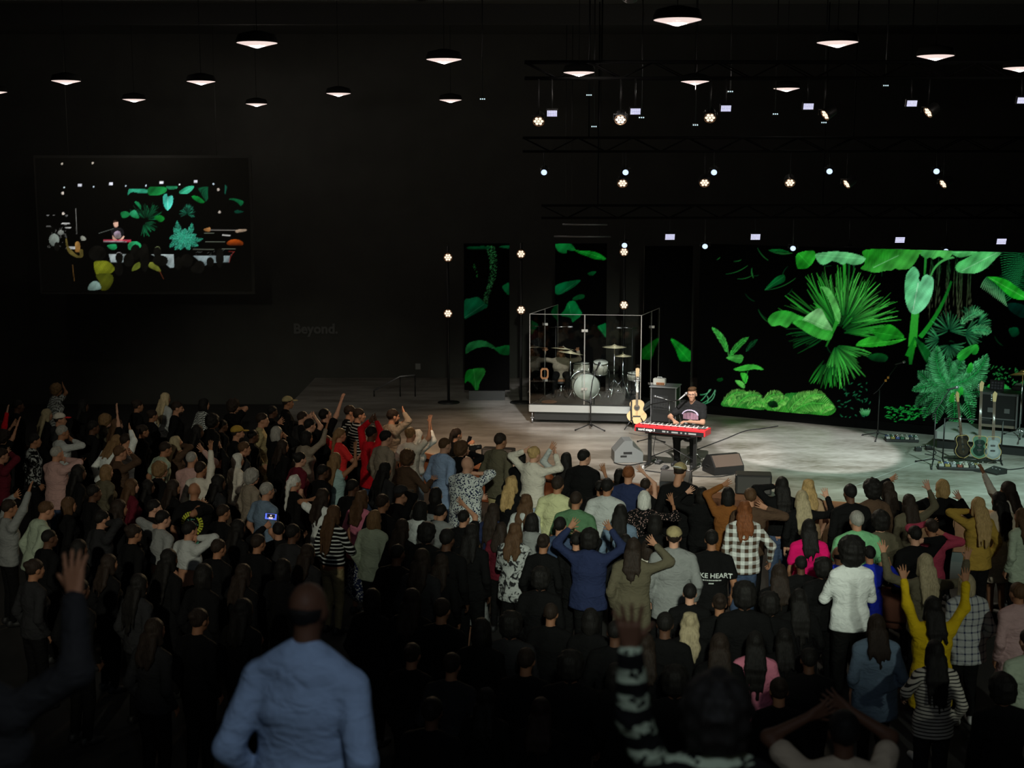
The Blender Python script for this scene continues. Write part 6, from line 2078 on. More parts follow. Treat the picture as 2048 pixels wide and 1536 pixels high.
def build_person(e):
    """e: placement and looks of one person; returns the body object that parents hair, clothes and shoes"""
    fem = e.get('sex', 'm') == 'f'
    k = e['h'] / 1.75
    v = e['v']
    wd = e.get('wide', 1.0)
    sh, hipx = (0.165, 0.088) if fem else (0.188, 0.092)
    sh *= 0.5 + 0.5 * wd
    sit = e.get('sit', False)
    dz = e.get('sitdz', -0.40) if sit else 0.0
    lean = math.radians(e.get('lean', 3))
    side = math.radians(e.get('side', 0))
    piv = np.array([0, 0, 0.95 + dz])
    RL = roty(side) @ rotx(-lean)

    def U(x, y, z):                                   # upper body point
        return (piv + RL @ (np.array([x, y, z + dz]) - piv)) * k

    def Lp(x, y, z):
        return np.array([x, y, z]) * k

    c = 0.66 / (0.6 + 0.4 * wd)
    tr_ = 1.0 + 0.45 * (wd - 1)
    torso = [prim(U(0, 0, 0.92), U(0, 0, 1.0), 0.118 * k * tr_, 0.112 * k * tr_, c),
             prim(U(0, 0.005, 1.02), U(0, 0.01, 1.27), (0.092 if fem else 0.104) * k * tr_, (0.108 if fem else 0.120) * k * tr_, c),
             prim(U(0, 0.0, 1.27), U(0, -0.015, 1.385), (0.108 if fem else 0.120) * k * tr_, 0.088 * k * tr_, c)]
    for s in (-1, 1):
        torso.append(prim(U(s * 0.03, -0.02, 1.455), U(s * (sh - 0.012), -0.012, 1.405 - e.get('slope', 0.008)), 0.052 * k, 0.052 * k))
        if fem:
            torso.append(ell(U(s * 0.075, 0.085, 1.25), (0.062 * k, 0.055 * k, 0.06 * k)))
    neck = [prim(U(0, -0.02, 1.42), U(0, 0.005, 1.56), 0.054 * k, 0.050 * k)]
    if fem:
        neck = [prim(U(0, -0.02, 1.42), U(0, 0.005, 1.56), 0.046 * k, 0.044 * k)]
    # legs
    st_ = e.get('stance', 0.1)
    legs = []
    ank = []
    for s in (-1, 1):
        if sit:
            hp, kn, an = Lp(s * 0.1, 0.0, 0.53), Lp(s * 0.15, 0.40, 0.50), Lp(s * (0.13 if s < 0 else 0.17), 0.34 if s < 0 else 0.30, 0.09)
        else:
            hp, kn, an = Lp(s * hipx, 0, 0.90), Lp(s * (hipx + st_) / 2, 0.025, 0.49), Lp(s * st_, -0.02, 0.09)
        legs += [prim(hp, kn, 0.086 * k * tr_, 0.058 * k), prim(kn, an, 0.058 * k, 0.040 * k)]
        ank.append(an)
    # arms
    arms, hands, sleeves = [], [], []
    lt_ = e.get('loose', 0.013) * k
    sl = e.get('sleeve', 'long')
    lo_ = min(e.get('loose', 0.013), 0.015) * k
    for s, key in ((-1, 'L'), (1, 'R')):
        S = U(s * sh, -0.012, 1.40 - e.get('slope', 0.008))
        tgt = e.get(key)
        pole = np.array([s * 0.7, -0.5, -0.6])
        if tgt is None:
            T = U(s * (sh + 0.055), 0.05, 0.905 + (0.02 if s > 0 else 0))
            pole = np.array([s * 0.45, -1.0, -0.2])
            hp_ = 'relax'
            palm = np.array([-s * 1.0, -0.2, 0])
        elif isinstance(tgt, str):
            T, hp_, palm = {
                'front': (U(s * 0.10, 0.30, 1.12), 'relax', np.array([0, -0.4, 1.0])),
                'fold': (U(-s * 0.06, 0.19, 1.16), 'relax', np.array([0, -1.0, 0.2])),
                'pray': (U(s * 0.035, 0.24, 1.32), 'open', np.array([-s * 1.0, 0.0, 0])),
                'lift': (U(s * 0.26, 0.28, 1.30), 'open', np.array([0.0, 0.4, 1.0])),
                'phone': (U(s * 0.05, 0.33, 1.44), 'hold', np.array([-s * 0.6, 0.5, 0.3])),
                'up': (U(s * 0.24, 0.16, 1.86), 'open', np.array([0, 1.0, 0])),
            }[tgt]
        else:
            T = np.array(tgt[:3])
            hp_ = tgt[3] if len(tgt) > 3 else ('open' if T[2] > 1.2 * k else 'relax')
            if e.get('pole'):
                pole = np.array([s * e['pole'][0], e['pole'][1], e['pole'][2]])
            palm = np.array([0, 1.0, 0.1]) if T[2] > 1.2 * k else np.array([-s * 0.8, 0, -0.5])
            if len(tgt) > 4:
                palm = np.array(tgt[4], float)
            if T[2] > 1.45 * k:
                pole = np.array([s * 1.0, -0.1, -0.35])
        E, Wr = ik(S, T, 0.285 * k, 0.255 * k, pole)
        th = 0.92 if fem else 1.0
        ua = prim(S, E, 0.052 * k * th, 0.040 * k * th)
        fa = prim(E, Wr, 0.040 * k * th, 0.026 * k * th)
        arms += [ua, fa]
        R = basis(Wr - E, palm)
        if abs(np.linalg.det(R) - 1) > 0.1:
            R[:, 0] *= -1
        H = (HANDS_FINE if e.get('fine') or v < 0.0125 else HANDS)[hp_]
        # thumb towards the middle of the body for a palm turned forward
        H = mirror(H) if s > 0 else H
        hands.append(xf(H, R, Wr, k * (0.93 if fem else 1.0)))
        if sl == 'long':
            sleeves += [prim(S, E, 0.052 * k * th + lo_, 0.042 * k * th + lo_), prim(E, E + (Wr - E) * 0.93, 0.042 * k * th + lo_, 0.029 * k * th + lo_)]
        elif sl == 'mid':
            sleeves += [prim(S, E, 0.052 * k * th + lo_, 0.042 * k * th + lo_), prim(E, E + (Wr - E) * 0.3, 0.042 * k * th + lo_, 0.038 * k * th + lo_)]
        elif sl == 'short':
            M_ = S + (E - S) * 0.62
            sleeves += [prim(S, M_, 0.054 * k * th + lo_, 0.052 * k * th + lo_ * 1.3)]
    # head
    hy, hpch = math.radians(e.get('yaw', 0)), math.radians(e.get('pitch', 0))
    RH = RL @ rotz(-hy) @ rotx(hpch)
    hc = U(0, 0.02, 1.625)
    fine = e.get('fine', False)
    hk = k * e.get('headk', 1.0)
    parts = [solid(torso + neck + legs + arms, 0.014 if v < 0.0125 else 0.020 if e.get('fine') else 0.040 if sl == 'long' else 0.030, k=0.03), xf(HEADF if fine else HEADC, RH, hc, hk)] + hands
    nsk = sum(len(p_[1]) for p_ in parts)
    if fine:
        parts.append(xf(EYES, RH, hc, hk))
    V, Q = join(parts)
    me = mesh_np('person', V, Q)
    me.materials.append(skin_mat(e.get('skin', 'mid')))
    if fine:
        me.materials.append(EYE)
        mi = np.zeros(len(Q), np.int32)
        mi[nsk:] = 1
        me.polygons.foreach_set('material_index', mi)
    ob = link('person', me)
    # clothes
    hem = e.get('hem', 0.86)
    hz = (hem + dz) * k
    low = [prim(U(0, 0, max(hem - 0.03, 0.55)), U(0, 0, 1.0), 0.122 * k * tr_, 0.114 * k * tr_, c)] if not e.get('dress') else [prim(Lp(0, 0, hem), U(0, 0, 1.0), 0.19 * k, 0.115 * k, 0.8)]
    tp = [(p_[0], p_[1], p_[2], p_[3] + lt_ * 1.1, p_[4] + lt_ * 1.1, p_[5]) if p_[0] == 'c' else (p_[0], p_[1], p_[2] + lt_, p_[3]) for p_ in low + torso[1:]] + sleeves
    if e.get('collar'):
        a_ = U(0, -0.02, 1.47)
        tp.append(ell(a_, (0.066 * k, 0.066 * k, 0.028 * k), RL @ rotx(0.25)))
    if e.get('hood'):
        tp.append(ell(U(0, -0.085, 1.42), (0.10 * k, 0.06 * k, 0.07 * k), RL))
        tp.append(ell(U(0, -0.06, 1.47), (0.085 * k, 0.07 * k, 0.04 * k), RL))
    top = mesh_np('top', *solid(tp, v, k=0.028, cut=(lambda X, Y, Z: hz - Z + 0 * X), wob=(0.0035 if v < 0.0125 else 0.006 if v < 0.022 else 0.004), wf=24))
    to = link(e.get('topname', 'shirt'), top, ob, cloth(e['top']))
    tp_field = tp
    if not (e.get('dress') and hem < 0.6):
        bl = e.get('bloose', 0.012) * k
        if e.get('skirt'):
            bp = [prim(U(0, 0, 0.98), Lp(0, 0, e['skirt']), 0.12 * k, 0.17 * k, 0.75)]
            cutf = None
        else:
            bp = [prim(U(0, 0, 0.91), U(0, 0, 0.985), 0.117 * k * tr_, 0.109 * k * tr_, c)] + [(p_[0], p_[1], p_[2], p_[3] + bl, p_[4] + bl, p_[5]) for p_ in legs]
            cutf = None
        bo = mesh_np('trousers', *solid(bp, 0.016 if v < 0.0125 else 0.020 if sit else 0.037, k=0.02, cut=cutf))
        link('skirt' if e.get('skirt') else 'trousers', bo, ob, cloth(e.get('bottom', 'black')))
    for an, s in zip(ank, (-1, 1)):
        so = link('shoe', shoe_mesh(SHOEW if e.get('shoes') == 'white' else SHOEM), ob)
        so.location = (an[0], an[1], 0.002)
        so.scale = (k, k, k)
        so.rotation_euler = (0, 0, -s * 0.18)

    # hair and headgear, drawn in head space
    def Hh(x, y, z):
        return hc + RH @ (np.array([x, y, z]) * hk)

    def hell(c_, r_):
        return ell(Hh(*c_), np.array(r_) * hk, RH)

    def hcut(fn):
        def f(X, Y, Z):
            x, y, z = X - hc[0], Y - hc[1], Z - hc[2]
            q = [(RH[0, i] * x + RH[1, i] * y + RH[2, i] * z) / hk for i in range(3)]
            return fn(*q) * hk
        return f
    style, hcol = (e.get('hair', 'short:dark').split(':') + ['dark'])[:2]
    cap = hell((0, -0.014, 0.036), (0.083, 0.104, 0.098))
    face = hell((0, 0.125, -0.045), (0.066, 0.095, 0.125))
    hv = min(v, 0.0175) if not fine else 0.011
    hv = max(hv, 0.010)
    hair = None
    if style == 'short':
        hair = solid([cap], hv, k=0.02, cut=hcut(lambda x, y, z: (0.004 + 0.66 * y - z) * 0.8), wob=0.003, wf=70)
    elif style == 'quiff':
        hair = solid([hell((0, -0.016, 0.034), (0.080, 0.101, 0.093)), hell((0.01, 0.045, 0.098), (0.058, 0.055, 0.030)), hell((-0.02, 0.0, 0.112), (0.05, 0.06, 0.022))], hv, k=0.02, cut=hcut(lambda x, y, z: np.where(y > 0.02, 0.060 - z, (0.020 + 0.75 * y - z) * 0.8)), wob=0.004, wf=80)
    elif style == 'crop':
        hair = solid([hell((0, -0.014, 0.034), (0.079, 0.099, 0.093))], hv, k=0.02, cut=hcut(lambda x, y, z: (0.010 + 0.6 * y - z) * 0.8))
    elif style == 'balding':
        hair = solid([hell((0, -0.016, 0.026), (0.0785, 0.0985, 0.088))], min(hv, 0.012), k=0.02, cut=hcut(lambda x, y, z: np.maximum((-0.005 + 0.5 * y - z) * 0.8, z - 0.058 - 0.25 * y + 4.0 * x * x)), wob=0.002, wf=90)
    elif style == 'curly':
        hair = solid([hell((0, -0.02, 0.045), (0.115, 0.125, 0.115)), hell((0, -0.05, -0.03), (0.105, 0.085, 0.085))], hv, k=0.03, cut=None, wob=0.010, wf=75, sub=(face,))
    elif style == 'bob':
        hair = solid([cap, prim(Hh(-0.055, -0.02, 0.02), Hh(-0.068, 0.0, -0.11), 0.038 * hk, 0.034 * hk), prim(Hh(0.055, -0.02, 0.02), Hh(0.068, 0.0, -0.11), 0.038 * hk, 0.034 * hk), hell((0, -0.065, -0.05), (0.085, 0.055, 0.105))], hv, k=0.03, wob=0.004, wf=60, sub=(face,))
    elif style in ('long', 'wavy', 'verylong'):
        ln = {'long': 0.30, 'wavy': 0.33, 'verylong': 0.47}[style]
        b0 = Hh(0, -0.075, -0.04)
        b1 = U(0, -0.118 * tr_, 1.40)
        b2_ = U(0, -0.150 * tr_, 1.625 - ln - 0.04)
        P = [cap, prim(Hh(-0.055, -0.015, 0.02), Hh(-0.07, -0.01, -0.10), 0.038 * hk, 0.036 * hk), prim(Hh(0.055, -0.015, 0.02), Hh(0.07, -0.01, -0.10), 0.038 * hk, 0.036 * hk)]
        hr_ = random.Random(len(e['label']) * 7 + int(e['px']) if 'px' in e else 3)
        for s in (-1, -0.5, 0, 0.5, 1):
            o_ = np.array([s * 0.066 * k, 0, 0])
            en = np.array([hr_.uniform(-0.02, 0.02), hr_.uniform(-0.01, 0.01), (0.04 * abs(s) + hr_.uniform(-0.05, 0.04))]) * k
            mid_ = b1 + o_ * 1.25 + np.array([hr_.uniform(-0.012, 0.012), 0, 0])
            P += [prim(b0 + o_ * 0.9, mid_, 0.040 * k, 0.030 * k), prim(mid_, b2_ + o_ * 1.15 + en, 0.030 * k, 0.012 * k)]
        hair = solid(P, hv, k=0.022, wob=0.010 if style == 'wavy' else 0.004, wf=48 if style == 'wavy' else 60, sub=(face,))
    elif style == 'bun':
        hair = solid([cap, hell((0, -0.10, 0.075), (0.045, 0.045, 0.045))], hv, k=0.015, cut=hcut(lambda x, y, z: (-0.015 + 0.75 * y - z) * 0.8), wob=0.003, wf=70)
    elif style in ('pony', 'braid'):
        b0, b1 = Hh(0, -0.11, 0.03), U(0, -0.14, 1.22)
        P = [cap, prim(b0, Hh(0, -0.12, -0.05), 0.036 * k, 0.034 * k), prim(Hh(0, -0.12, -0.05), b1, 0.036 * k, 0.02 * k)]
        hair = solid(P, hv, k=0.02, wob=0.008 if style == 'braid' else 0.003, wf=60, cut=hcut(lambda x, y, z: np.where(y > -0.085, (-0.015 + 0.75 * y - z) * 0.8, -1.0)))
    if hair is not None and len(hair[0]):
        link('hair', mesh_np('hair', *hair), ob, hair_mat(hcol))
    if e.get('beard'):
        bd_ = solid([hell((0, 0.048, -0.075), (0.054, 0.052, 0.052)), hell((0, 0.075, -0.098), (0.034, 0.026, 0.028))], hv, k=0.01, cut=hcut(lambda x, y, z: np.maximum(z + 0.045 - 0.25 * np.abs(x), -0.005 - y)))
        if len(bd_[0]):
            link('beard', mesh_np('beard', *bd_), ob, hair_mat(hcol))
    if e.get('cap'):
        cc_, bc_ = (e['cap'].split(':') * 2)[:2]
        cp = solid([hell((0, -0.012, 0.048), (0.092, 0.110, 0.090))], hv, k=0.01, cut=hcut(lambda x, y, z: 0.040 - z + 0.12 * y))
        co = link('cap', mesh_np('cap', *cp), ob, cloth(cc_))
        sgn = -1 if e.get('backward') else 1
        br = solid([hell((0, sgn * 0.125, 0.048), (0.068, 0.068, 0.012))], min(hv, 0.010), k=0.01)
        link('brim', mesh_np('brim', *br), co, cloth(bc_))
    if e.get('glasses'):
        mb = MB()
        for s in (-1, 1):
            mb.torus(Hh(s * 0.034, 0.106, 0.004), 0.025 * hk, 0.0022, 12, 5, Matrix(RH.tolist()) @ Matrix.Rotation(PI / 2, 3, 'X'))
            mb.tube([Hh(s * 0.058, 0.104, 0.006), Hh(s * 0.080, 0.0, 0.004)], 0.003, 5)
        mb.tube([Hh(-0.01, 0.110, 0.008), Hh(0.01, 0.110, 0.008)], 0.003, 5)
        mb.build('glasses', GREYM, ob)
    if e.get('band'):
        mb = MB()
        mb.torus(Hh(0, -0.01, 0.055), 0.094 * hk, 0.012 * hk, 18, 6, Matrix(RH.tolist()) @ Matrix.Rotation(PI / 2, 3, 'Y') @ Matrix.Rotation(-PI / 2, 3, 'Z'), PI)
        mb.build('headband', cloth(e['band']), ob)
    ob.location = (e['x'], e['y'], e['z'])
    ob.rotation_euler = (0, 0, e['rz'])
    tag(ob, e['label'], 'person', e.get('group'))
    e['_top'] = (to, tp_field, v)
    return ob


def cast_back(tp, x, z, front=False):
    """depth of the clothing surface at local x, z, met from behind or from the front"""
    D, lo = None, None
    ys = np.linspace(0.45, -0.45, 181) if front else np.linspace(-0.45, 0.45, 181)
    best = np.full(len(ys), 0.3)
    for p in tp:
        if p[0] == 'c':
            _, a, b, ra, rb, cx = p
            ba = (b - a) * np.array([cx, 1, 1])
            px, py, pz = (x - a[0]) * cx, ys - a[1], z - a[2]
            t = np.clip((px * ba[0] + py * ba[1] + pz * ba[2]) / (ba @ ba + 1e-9), 0, 1)
            d = np.sqrt((px - t * ba[0]) ** 2 + (py - t * ba[1]) ** 2 + (pz - t * ba[2]) ** 2) - (ra + (rb - ra) * t)
        else:
            _, c, r, R = p
            q = np.stack([np.full_like(ys, x) - c[0], ys - c[1], np.full_like(ys, z) - c[2]], 1) @ R / r
            d = (np.sqrt((q ** 2).sum(1)) - 1) * r.min()
        h = np.clip(0.5 + 0.5 * (d - best) / 0.028, 0, 1)
        best = d * (1 - h) + best * h - 0.028 * h * (1 - h)
    i = np.argmax(best < 0.004)
    return ys[i]


def decal(ob, e, me, cx, cz, m, front=False, name='print'):
    """lay a flat drawing (its xy) on the back or the front of the clothing"""
    _, tp, v = e['_top']
    for vt in me.vertices:
        x, z = cx + (vt.co.x if not front else -vt.co.x), cz + vt.co.y
        y = cast_back(tp, x, z, front)
        vt.co = (x, y + (0.012 if front else -0.012), z)
    me.update()
    return link(name, me, e['_top'][0], m)
# ------------------------------------------------------------------ the crowd
CROWD = []


def P(x, y, label, **kw):
    """head top at pixel x, y of the frame; hands L and R as pixels (x, y[, metres nearer the stage])"""
    kw.update(px=x, py=y, label=label)
    CROWD.append(kw)


STAGE_AIM = Vector((3.4, 24.5))


def solve(e):
    """stand the person on the floor where the line of sight to the head top meets the given height"""
    d = ray(e['px'], e['py'])
    e['z'] = e.get('tier', 0.0)
    p = CAMP + d * ((e['z'] + e['h'] - CZ) / d.z)
    e['x'], e['y'] = p.x, p.y


def finish(e):
    if 'face' in e:
        yaw = math.radians(e['face'])
    else:
        yaw = math.atan2(STAGE_AIM.x - e['x'], STAGE_AIM.y - e['y'])
        yaw = max(-0.9, min(0.9, yaw)) + e.get('turn', 0) * PI / 180
    e['rz'] = -yaw
    s = F / max(3.0, e['y'] / math.cos(TH) if False else e['y'])
    e.setdefault('v', 0.0115 if s > 330 else min(0.03, max(0.0205, 3.3 / s)))
    c, sn = math.cos(-e['rz']), math.sin(-e['rz'])
    for key in ('L', 'R'):
        t = e.get(key)
        if isinstance(t, (tuple, list)):
            off = t[2] if len(t) > 2 and not isinstance(t[2], str) else 0.12
            q = on_y(t[0], t[1], e['y'] + off) - Vector((e['x'], e['y'], e['z']))
            # pixel marks the finger tips: bring the wrist down
            q = Vector((q.x * c - q.y * sn, q.x * sn + q.y * c, q.z))
            S = Vector((-0.18 if key == 'L' else 0.18, 0, 1.4 * e['h'] / 1.75))
            dd = (q - S)
            q = q - dd.normalized() * 0.13
            ex = [a for a in t[2:] if isinstance(a, str)]
            e[key] = tuple(q) + tuple(ex)


# ---- left side of the hall
P(108, 769, 'woman in black-and-white print top reaching up at the far left back', sex='f', h=1.66, hair='curly:light', top='houndstooth:black:white', R=(131, 762), sleeve='short')
P(88, 818, 'woman with long dark blond hair below the waving woman at far left', sex='f', h=1.62, hair='verylong:ash', top='black')
P(113, 826, 'person in a white cap with a red brim, hooded dark top', h=1.74, hair='short:dark', cap='cream:brightred', top='charcoal', hood=True, turn=25)
P(-8, 842, 'person in red sleeves at the left edge with an arm raised', sex='f', h=1.66, hair='long:dark', top='red', R=(18, 806))
P(2, 862, 'dark-haired person at the left edge lifting both bare forearms', sex='f', h=1.62, hair='curly:dark', top='black', sleeve='short', L=(33, 838), R=(41, 834))
P(-4, 897, 'person in dark red clapping low at the left edge', h=1.7, hair='short:dark', top='maroon', L=(22, 889, 0.2), R=(27, 893, 0.2))
P(62, 868, 'person in a patterned dark top left of the pink-shirted man', h=1.68, hair='short:black', top='tiedye:black:palegrey', face=60)
P(118, 851, 'grey-haired man in a pale shirt stretching his arm to the right', h=1.75, hair='short:grey', top='palegrey', R=(158, 872), L='front')
P(107, 893, 'balding man in a dusty pink shirt lifting one arm, far left', h=1.76, skin='mid', hair='crop:grey', top='blush', hem=0.80, R=(141, 905), L='front', bottom='jeans', loose=0.02, turn=-15)
P(206, 830, 'woman with light curly hair left of a lifted hand', sex='f', h=1.62, hair='curly:light', top='olive')
P(228, 838, 'woman with wavy hair raising one bare forearm, left crowd', sex='f', h=1.64, hair='wavy:brown', top='black', sleeve='short', R=(233, 806))
P(205, 868, 'long-haired person in a bright white top leaning forward', sex='f', h=1.66, hair='long:light', top='white', lean=24, turn=-20, hem=0.9)
P(246, 868, 'person with one white-cuffed fist lifted, left crowd', h=1.72, hair='short:dark', top='white', hem=1.0, R=(262, 846))
P(233, 892, 'person in a brown jacket with both palms out, left crowd', h=1.7, hair='short:brown', top='brown', L=(262, 890), R=(273, 896))
P(326, 786, 'woman with long blond hair in a pale grey cardigan at the back left', sex='f', h=1.68, hair='verylong:pale', top='palegrey', face=40)
P(348, 803, 'bearded man in profile beside the blond-haired woman at the back', h=1.78, hair='short:dark', beard=True, top='black', face=78, fine=True)
P(403, 797, 'person in a black-and-white checked coat at the back', sex='f', h=1.68, hair='bob:black', top='houndstooth:black:white', dress=True, hem=0.55)
P(462, 800, 'person with curly hair raising one arm at the back', h=1.74, hair='curly:dark', top='black', sleeve='short', R=(476, 806))
P(468, 852, 'man in a mustard cap and dark clothes in profile', h=1.76, hair='short:dark', beard=True, cap='mustard', top='black', face=70)
P(482, 884, 'brown-haired person under the mustard cap wearer', h=1.66, hair='short:brown', top='charcoal', face=60)
P(346, 872, 'person with long ash-blond hair looking up and lifting one hand', sex='f', h=1.66, hair='verylong:ash', top='brown', R=(367, 877), pitch=18)
P(312, 884, 'person in a grey-green t-shirt seen from behind, left crowd', h=1.70, hair='short:dark', top='sage', sleeve='short', lean=12)
P(314, 926, 'person with golden curly hair below the grey-green t-shirt', sex='f', h=1.6, hair='curly:light', top='black')
P(379, 904, 'grey-haired man in a salmon top lifting one hand', h=1.72, hair='crop:grey', top='blush', R=(410, 886), L='front', face=20)
P(396, 924, 'person in a cream long-sleeved top with one arm straight up', h=1.7, hair='short:dark', top='cream', R=(424, 862), face=30)
P(432, 906, 'dark-dressed person holding one bare hand up beside the cream sleeve', h=1.68, hair='short:black', top='black', R=(442, 882))
P(470, 907, 'woman with a silver bob and cream top in the left crowd', sex='f', h=1.62, hair='bob:white', top='cream', hem=0.84)
P(498, 940, 'woman with tousled grey-brown hair in a taupe top', sex='f', h=1.60, hair='curly:grey', top='taupe', wide=1.15)
P(527, 966, 'grey-haired man in a denim blue shirt by the lit phone', h=1.74, hair='short:grey', top='denim', sleeve='short', wide=1.1, glasses=True)
P(207, 930, 'yellow-haired person in the dim left crowd', sex='f', h=1.6, hair='bob:light', top='olive', face=40)
P(60, 1003, 'person in a pale grey hoodie bending forward at lower left', h=1.72, hair='short:brown', top='sage', hood=True, lean=16)
P(130, 995, 'brown-haired woman behind the pale hoodie at lower left', sex='f', h=1.6, hair='bob:brown', top='black')
P(10, 1000, 'person in grey sleeves raising both arms at the lower left edge', h=1.7, hair='short:dark', top='grey', L=(38, 975), R=(66, 966))
P(256, 958, 'woman with long dark brown hair in a dark red top, left crowd', sex='f', h=1.62, hair='verylong:brown', top='maroon')
P(386, 966, 'bald person in a black t-shirt with a yellow round back print', h=1.76, hair='none', skin='tan', top='black', sleeve='short', R=(416, 1006), wide=1.1, face=4)
P(300, 1000, 'person in black showing an orange-lit profile, left crowd', h=1.68, hair='short:black', top='black', face=65)
P(318, 1022, 'person in a grey top with one hand lifted low, left crowd', h=1.68, hair='short:black', top='grey', hem=1.05, L=(307, 1036))
P(372, 1044, 'dark-haired person with a white cuff and an open hand below the yellow print', h=1.66, hair='short:black', top='palegrey', hem=1.15, R=(400, 1058))
P(196, 1022, 'dark-dressed person with one hand up at lower left', h=1.68, hair='short:black', top='charcoal', R=(214, 1030))
P(518, 826, 'person in an olive coat seen edge on at the back', h=1.80, hair='short:dark', top='khaki', dress=True, hem=0.6, face=80)
P(570, 793, 'person in a khaki cap standing at the back of the crowd', h=1.74, hair='short:dark', cap='khaki', top='black', face=70)
P(601, 822, 'bearded man looking up with a smile, back of the crowd', h=1.78, hair='crop:dark', beard=True, top='charcoal', face=55, pitch=20, fine=True)
P(614, 838, 'person clapping raised hands left of the reaching man', h=1.7, hair='short:black', top='black', L=(621, 820), R=(633, 822), sleeve='short')
P(645, 817, 'dark-haired man looking up and reaching one bare arm high', h=1.78, hair='short:black', top='black', sleeve='short', R=(690, 784), face=50, pitch=25, fine=True)
P(548, 853, 'grey-haired person with two orange-lit hands up, back of the crowd', h=1.7, hair='bob:grey', top='black', L=(563, 832), R=(583, 864))
P(608, 862, 'woman with black hair lifting a grey sleeve', sex='f', h=1.68, hair='bob:black', top='taupe', R=(660, 846), face=50)
P(694, 811, 'man with a lit profile behind the striped top, back of the crowd', h=1.8, hair='short:dark', top='black', face=72, fine=True)
P(712, 817, 'dark-haired man in a striped top clapping in profile', h=1.76, hair='short:dark', top='stripe:black:palegrey', R=(708, 838, 0.3), L=(702, 842, 0.3), face=70, fine=True)
P(675, 857, 'woman with braided blond hair and a bright red top', sex='f', h=1.68, hair='braid:light', top='brightred', L=(673, 868), sleeve='short', R='lift')
P(666, 906, 'woman with very long curly blond hair reaching a bare arm right', sex='f', h=1.70, hair='verylong:light', top='teal', sleeve='none', R=(718, 884), face=35)
P(738, 853, 'man in a bright red sweater with raised clapping hands', h=1.80, hair='short:black', skin='dark', top='red', hem=0.78, bottom='jeans', L=(742, 828), R=(754, 828))
P(780, 819, 'bearded dark-haired man in a grey sweatshirt raising one arm', h=1.84, hair='short:dark', beard=True, top='taupe', R=(815, 814), L=(818, 842, 0.3), face=60, fine=True)
P(766, 861, 'man with dark hair in a grey-olive shirt seen from behind', h=1.82, hair='short:black', top='taupe', hem=0.78, wide=1.08)
P(817, 856, 'blond woman in a cream t-shirt lifting a bare arm to the stage', sex='f', h=1.70, hair='bun:light', top='cream', sleeve='short', R=(866, 832), bottom='grey', hem=0.9, turn=-20)
P(831, 860, 'pale-haired woman in white behind the cream t-shirt', sex='f', h=1.66, hair='long:white', top='white', R=(869, 848), bottom='paleblue', hem=0.95)
P(811, 902, 'person with dark curly hair in a dark brown jacket and jeans', sex='f', h=1.72, hair='curly:brown', top='brown', wide=1.15, bottom='grey', R='lift')
P(884, 876, 'man with shaved head in a light blue shirt at the stage front', h=1.82, hair='crop:brown', top='skyblue', hem=0.72, bottom='jeans', collar=True, loose=0.02, wide=1.05)
P(908, 857, 'woman with a white headband near the stage lip', sex='f', h=1.66, hair='pony:dark', band='white', top='black', L='phone', R='phone')
P(918, 884, 'curly-haired person in black holding up a camera', h=1.70, hair='curly:brown', top='black', wide=1.15, R=(944, 896, 0.25), L='phone')
P(795, 972, 'person in a dark grey cap with one hand lifted', h=1.72, hair='short:dark', cap='charcoal', top='black', R=(812, 966), face=60)
P(765, 925, 'woman with dark hooded hair in a charcoal jacket', sex='f', h=1.66, hair='verylong:black', top='charcoal', wide=1.1)
P(594, 905, 'black-haired woman in a maroon scoop-neck top', sex='f', h=1.64, hair='bun:black', top='maroon', sleeve='short')
P(583, 951, 'woman with white braided hair in black', sex='f', h=1.64, hair='braid:white', top='black')
P(640, 978, 'dark-haired person in a white t-shirt left of the striped woman', sex='f', h=1.66, hair='wavy:dark', top='white', sleeve='short', hem=0.82, L=(625, 980))
P(556, 1046, 'dark person holding up the lit phone', h=1.62, hair='short:black', top='black', L=(529, 1040, 0.35, 'hold'), R=(556, 1040, 0.35, 'hold'), face=-4)
P(662, 1012, 'woman with long brown hair in a black-and-white striped top', sex='f', h=1.68, hair='verylong:brown', top='stripe:black:white', sleeve='mid', bottom='khaki', hem=0.95, R=(712, 1080, 0.05))
P(718, 982, 'woman with brown hair in a draped pink cardigan', sex='f', h=1.70, hair='wavy:brown', top='pink', hem=0.80, loose=0.022, bottom='floral:navy:palegrey', skirt=0.35, sleeve='mid')
P(744, 1022, 'woman with a light brown bob in a pale sage sweatshirt', sex='f', h=1.66, hair='bob:light', top='sage', hem=0.82, wide=1.08, loose=0.02)
P(832, 1004, 'black-haired woman in a white t-shirt hidden by a dark shoulder', sex='f', h=1.66, hair='bob:black', top='white', sleeve='short', lean=8)
P(868, 976, 'dark-haired woman before the floral shirt', sex='f', h=1.62, hair='bob:black', top='black')
P(878, 1010, 'person in a grey jacket with one raised fist before the floral shirt', h=1.62, hair='short:black', top='grey', L=(876, 1018, 0.2), hood=True)

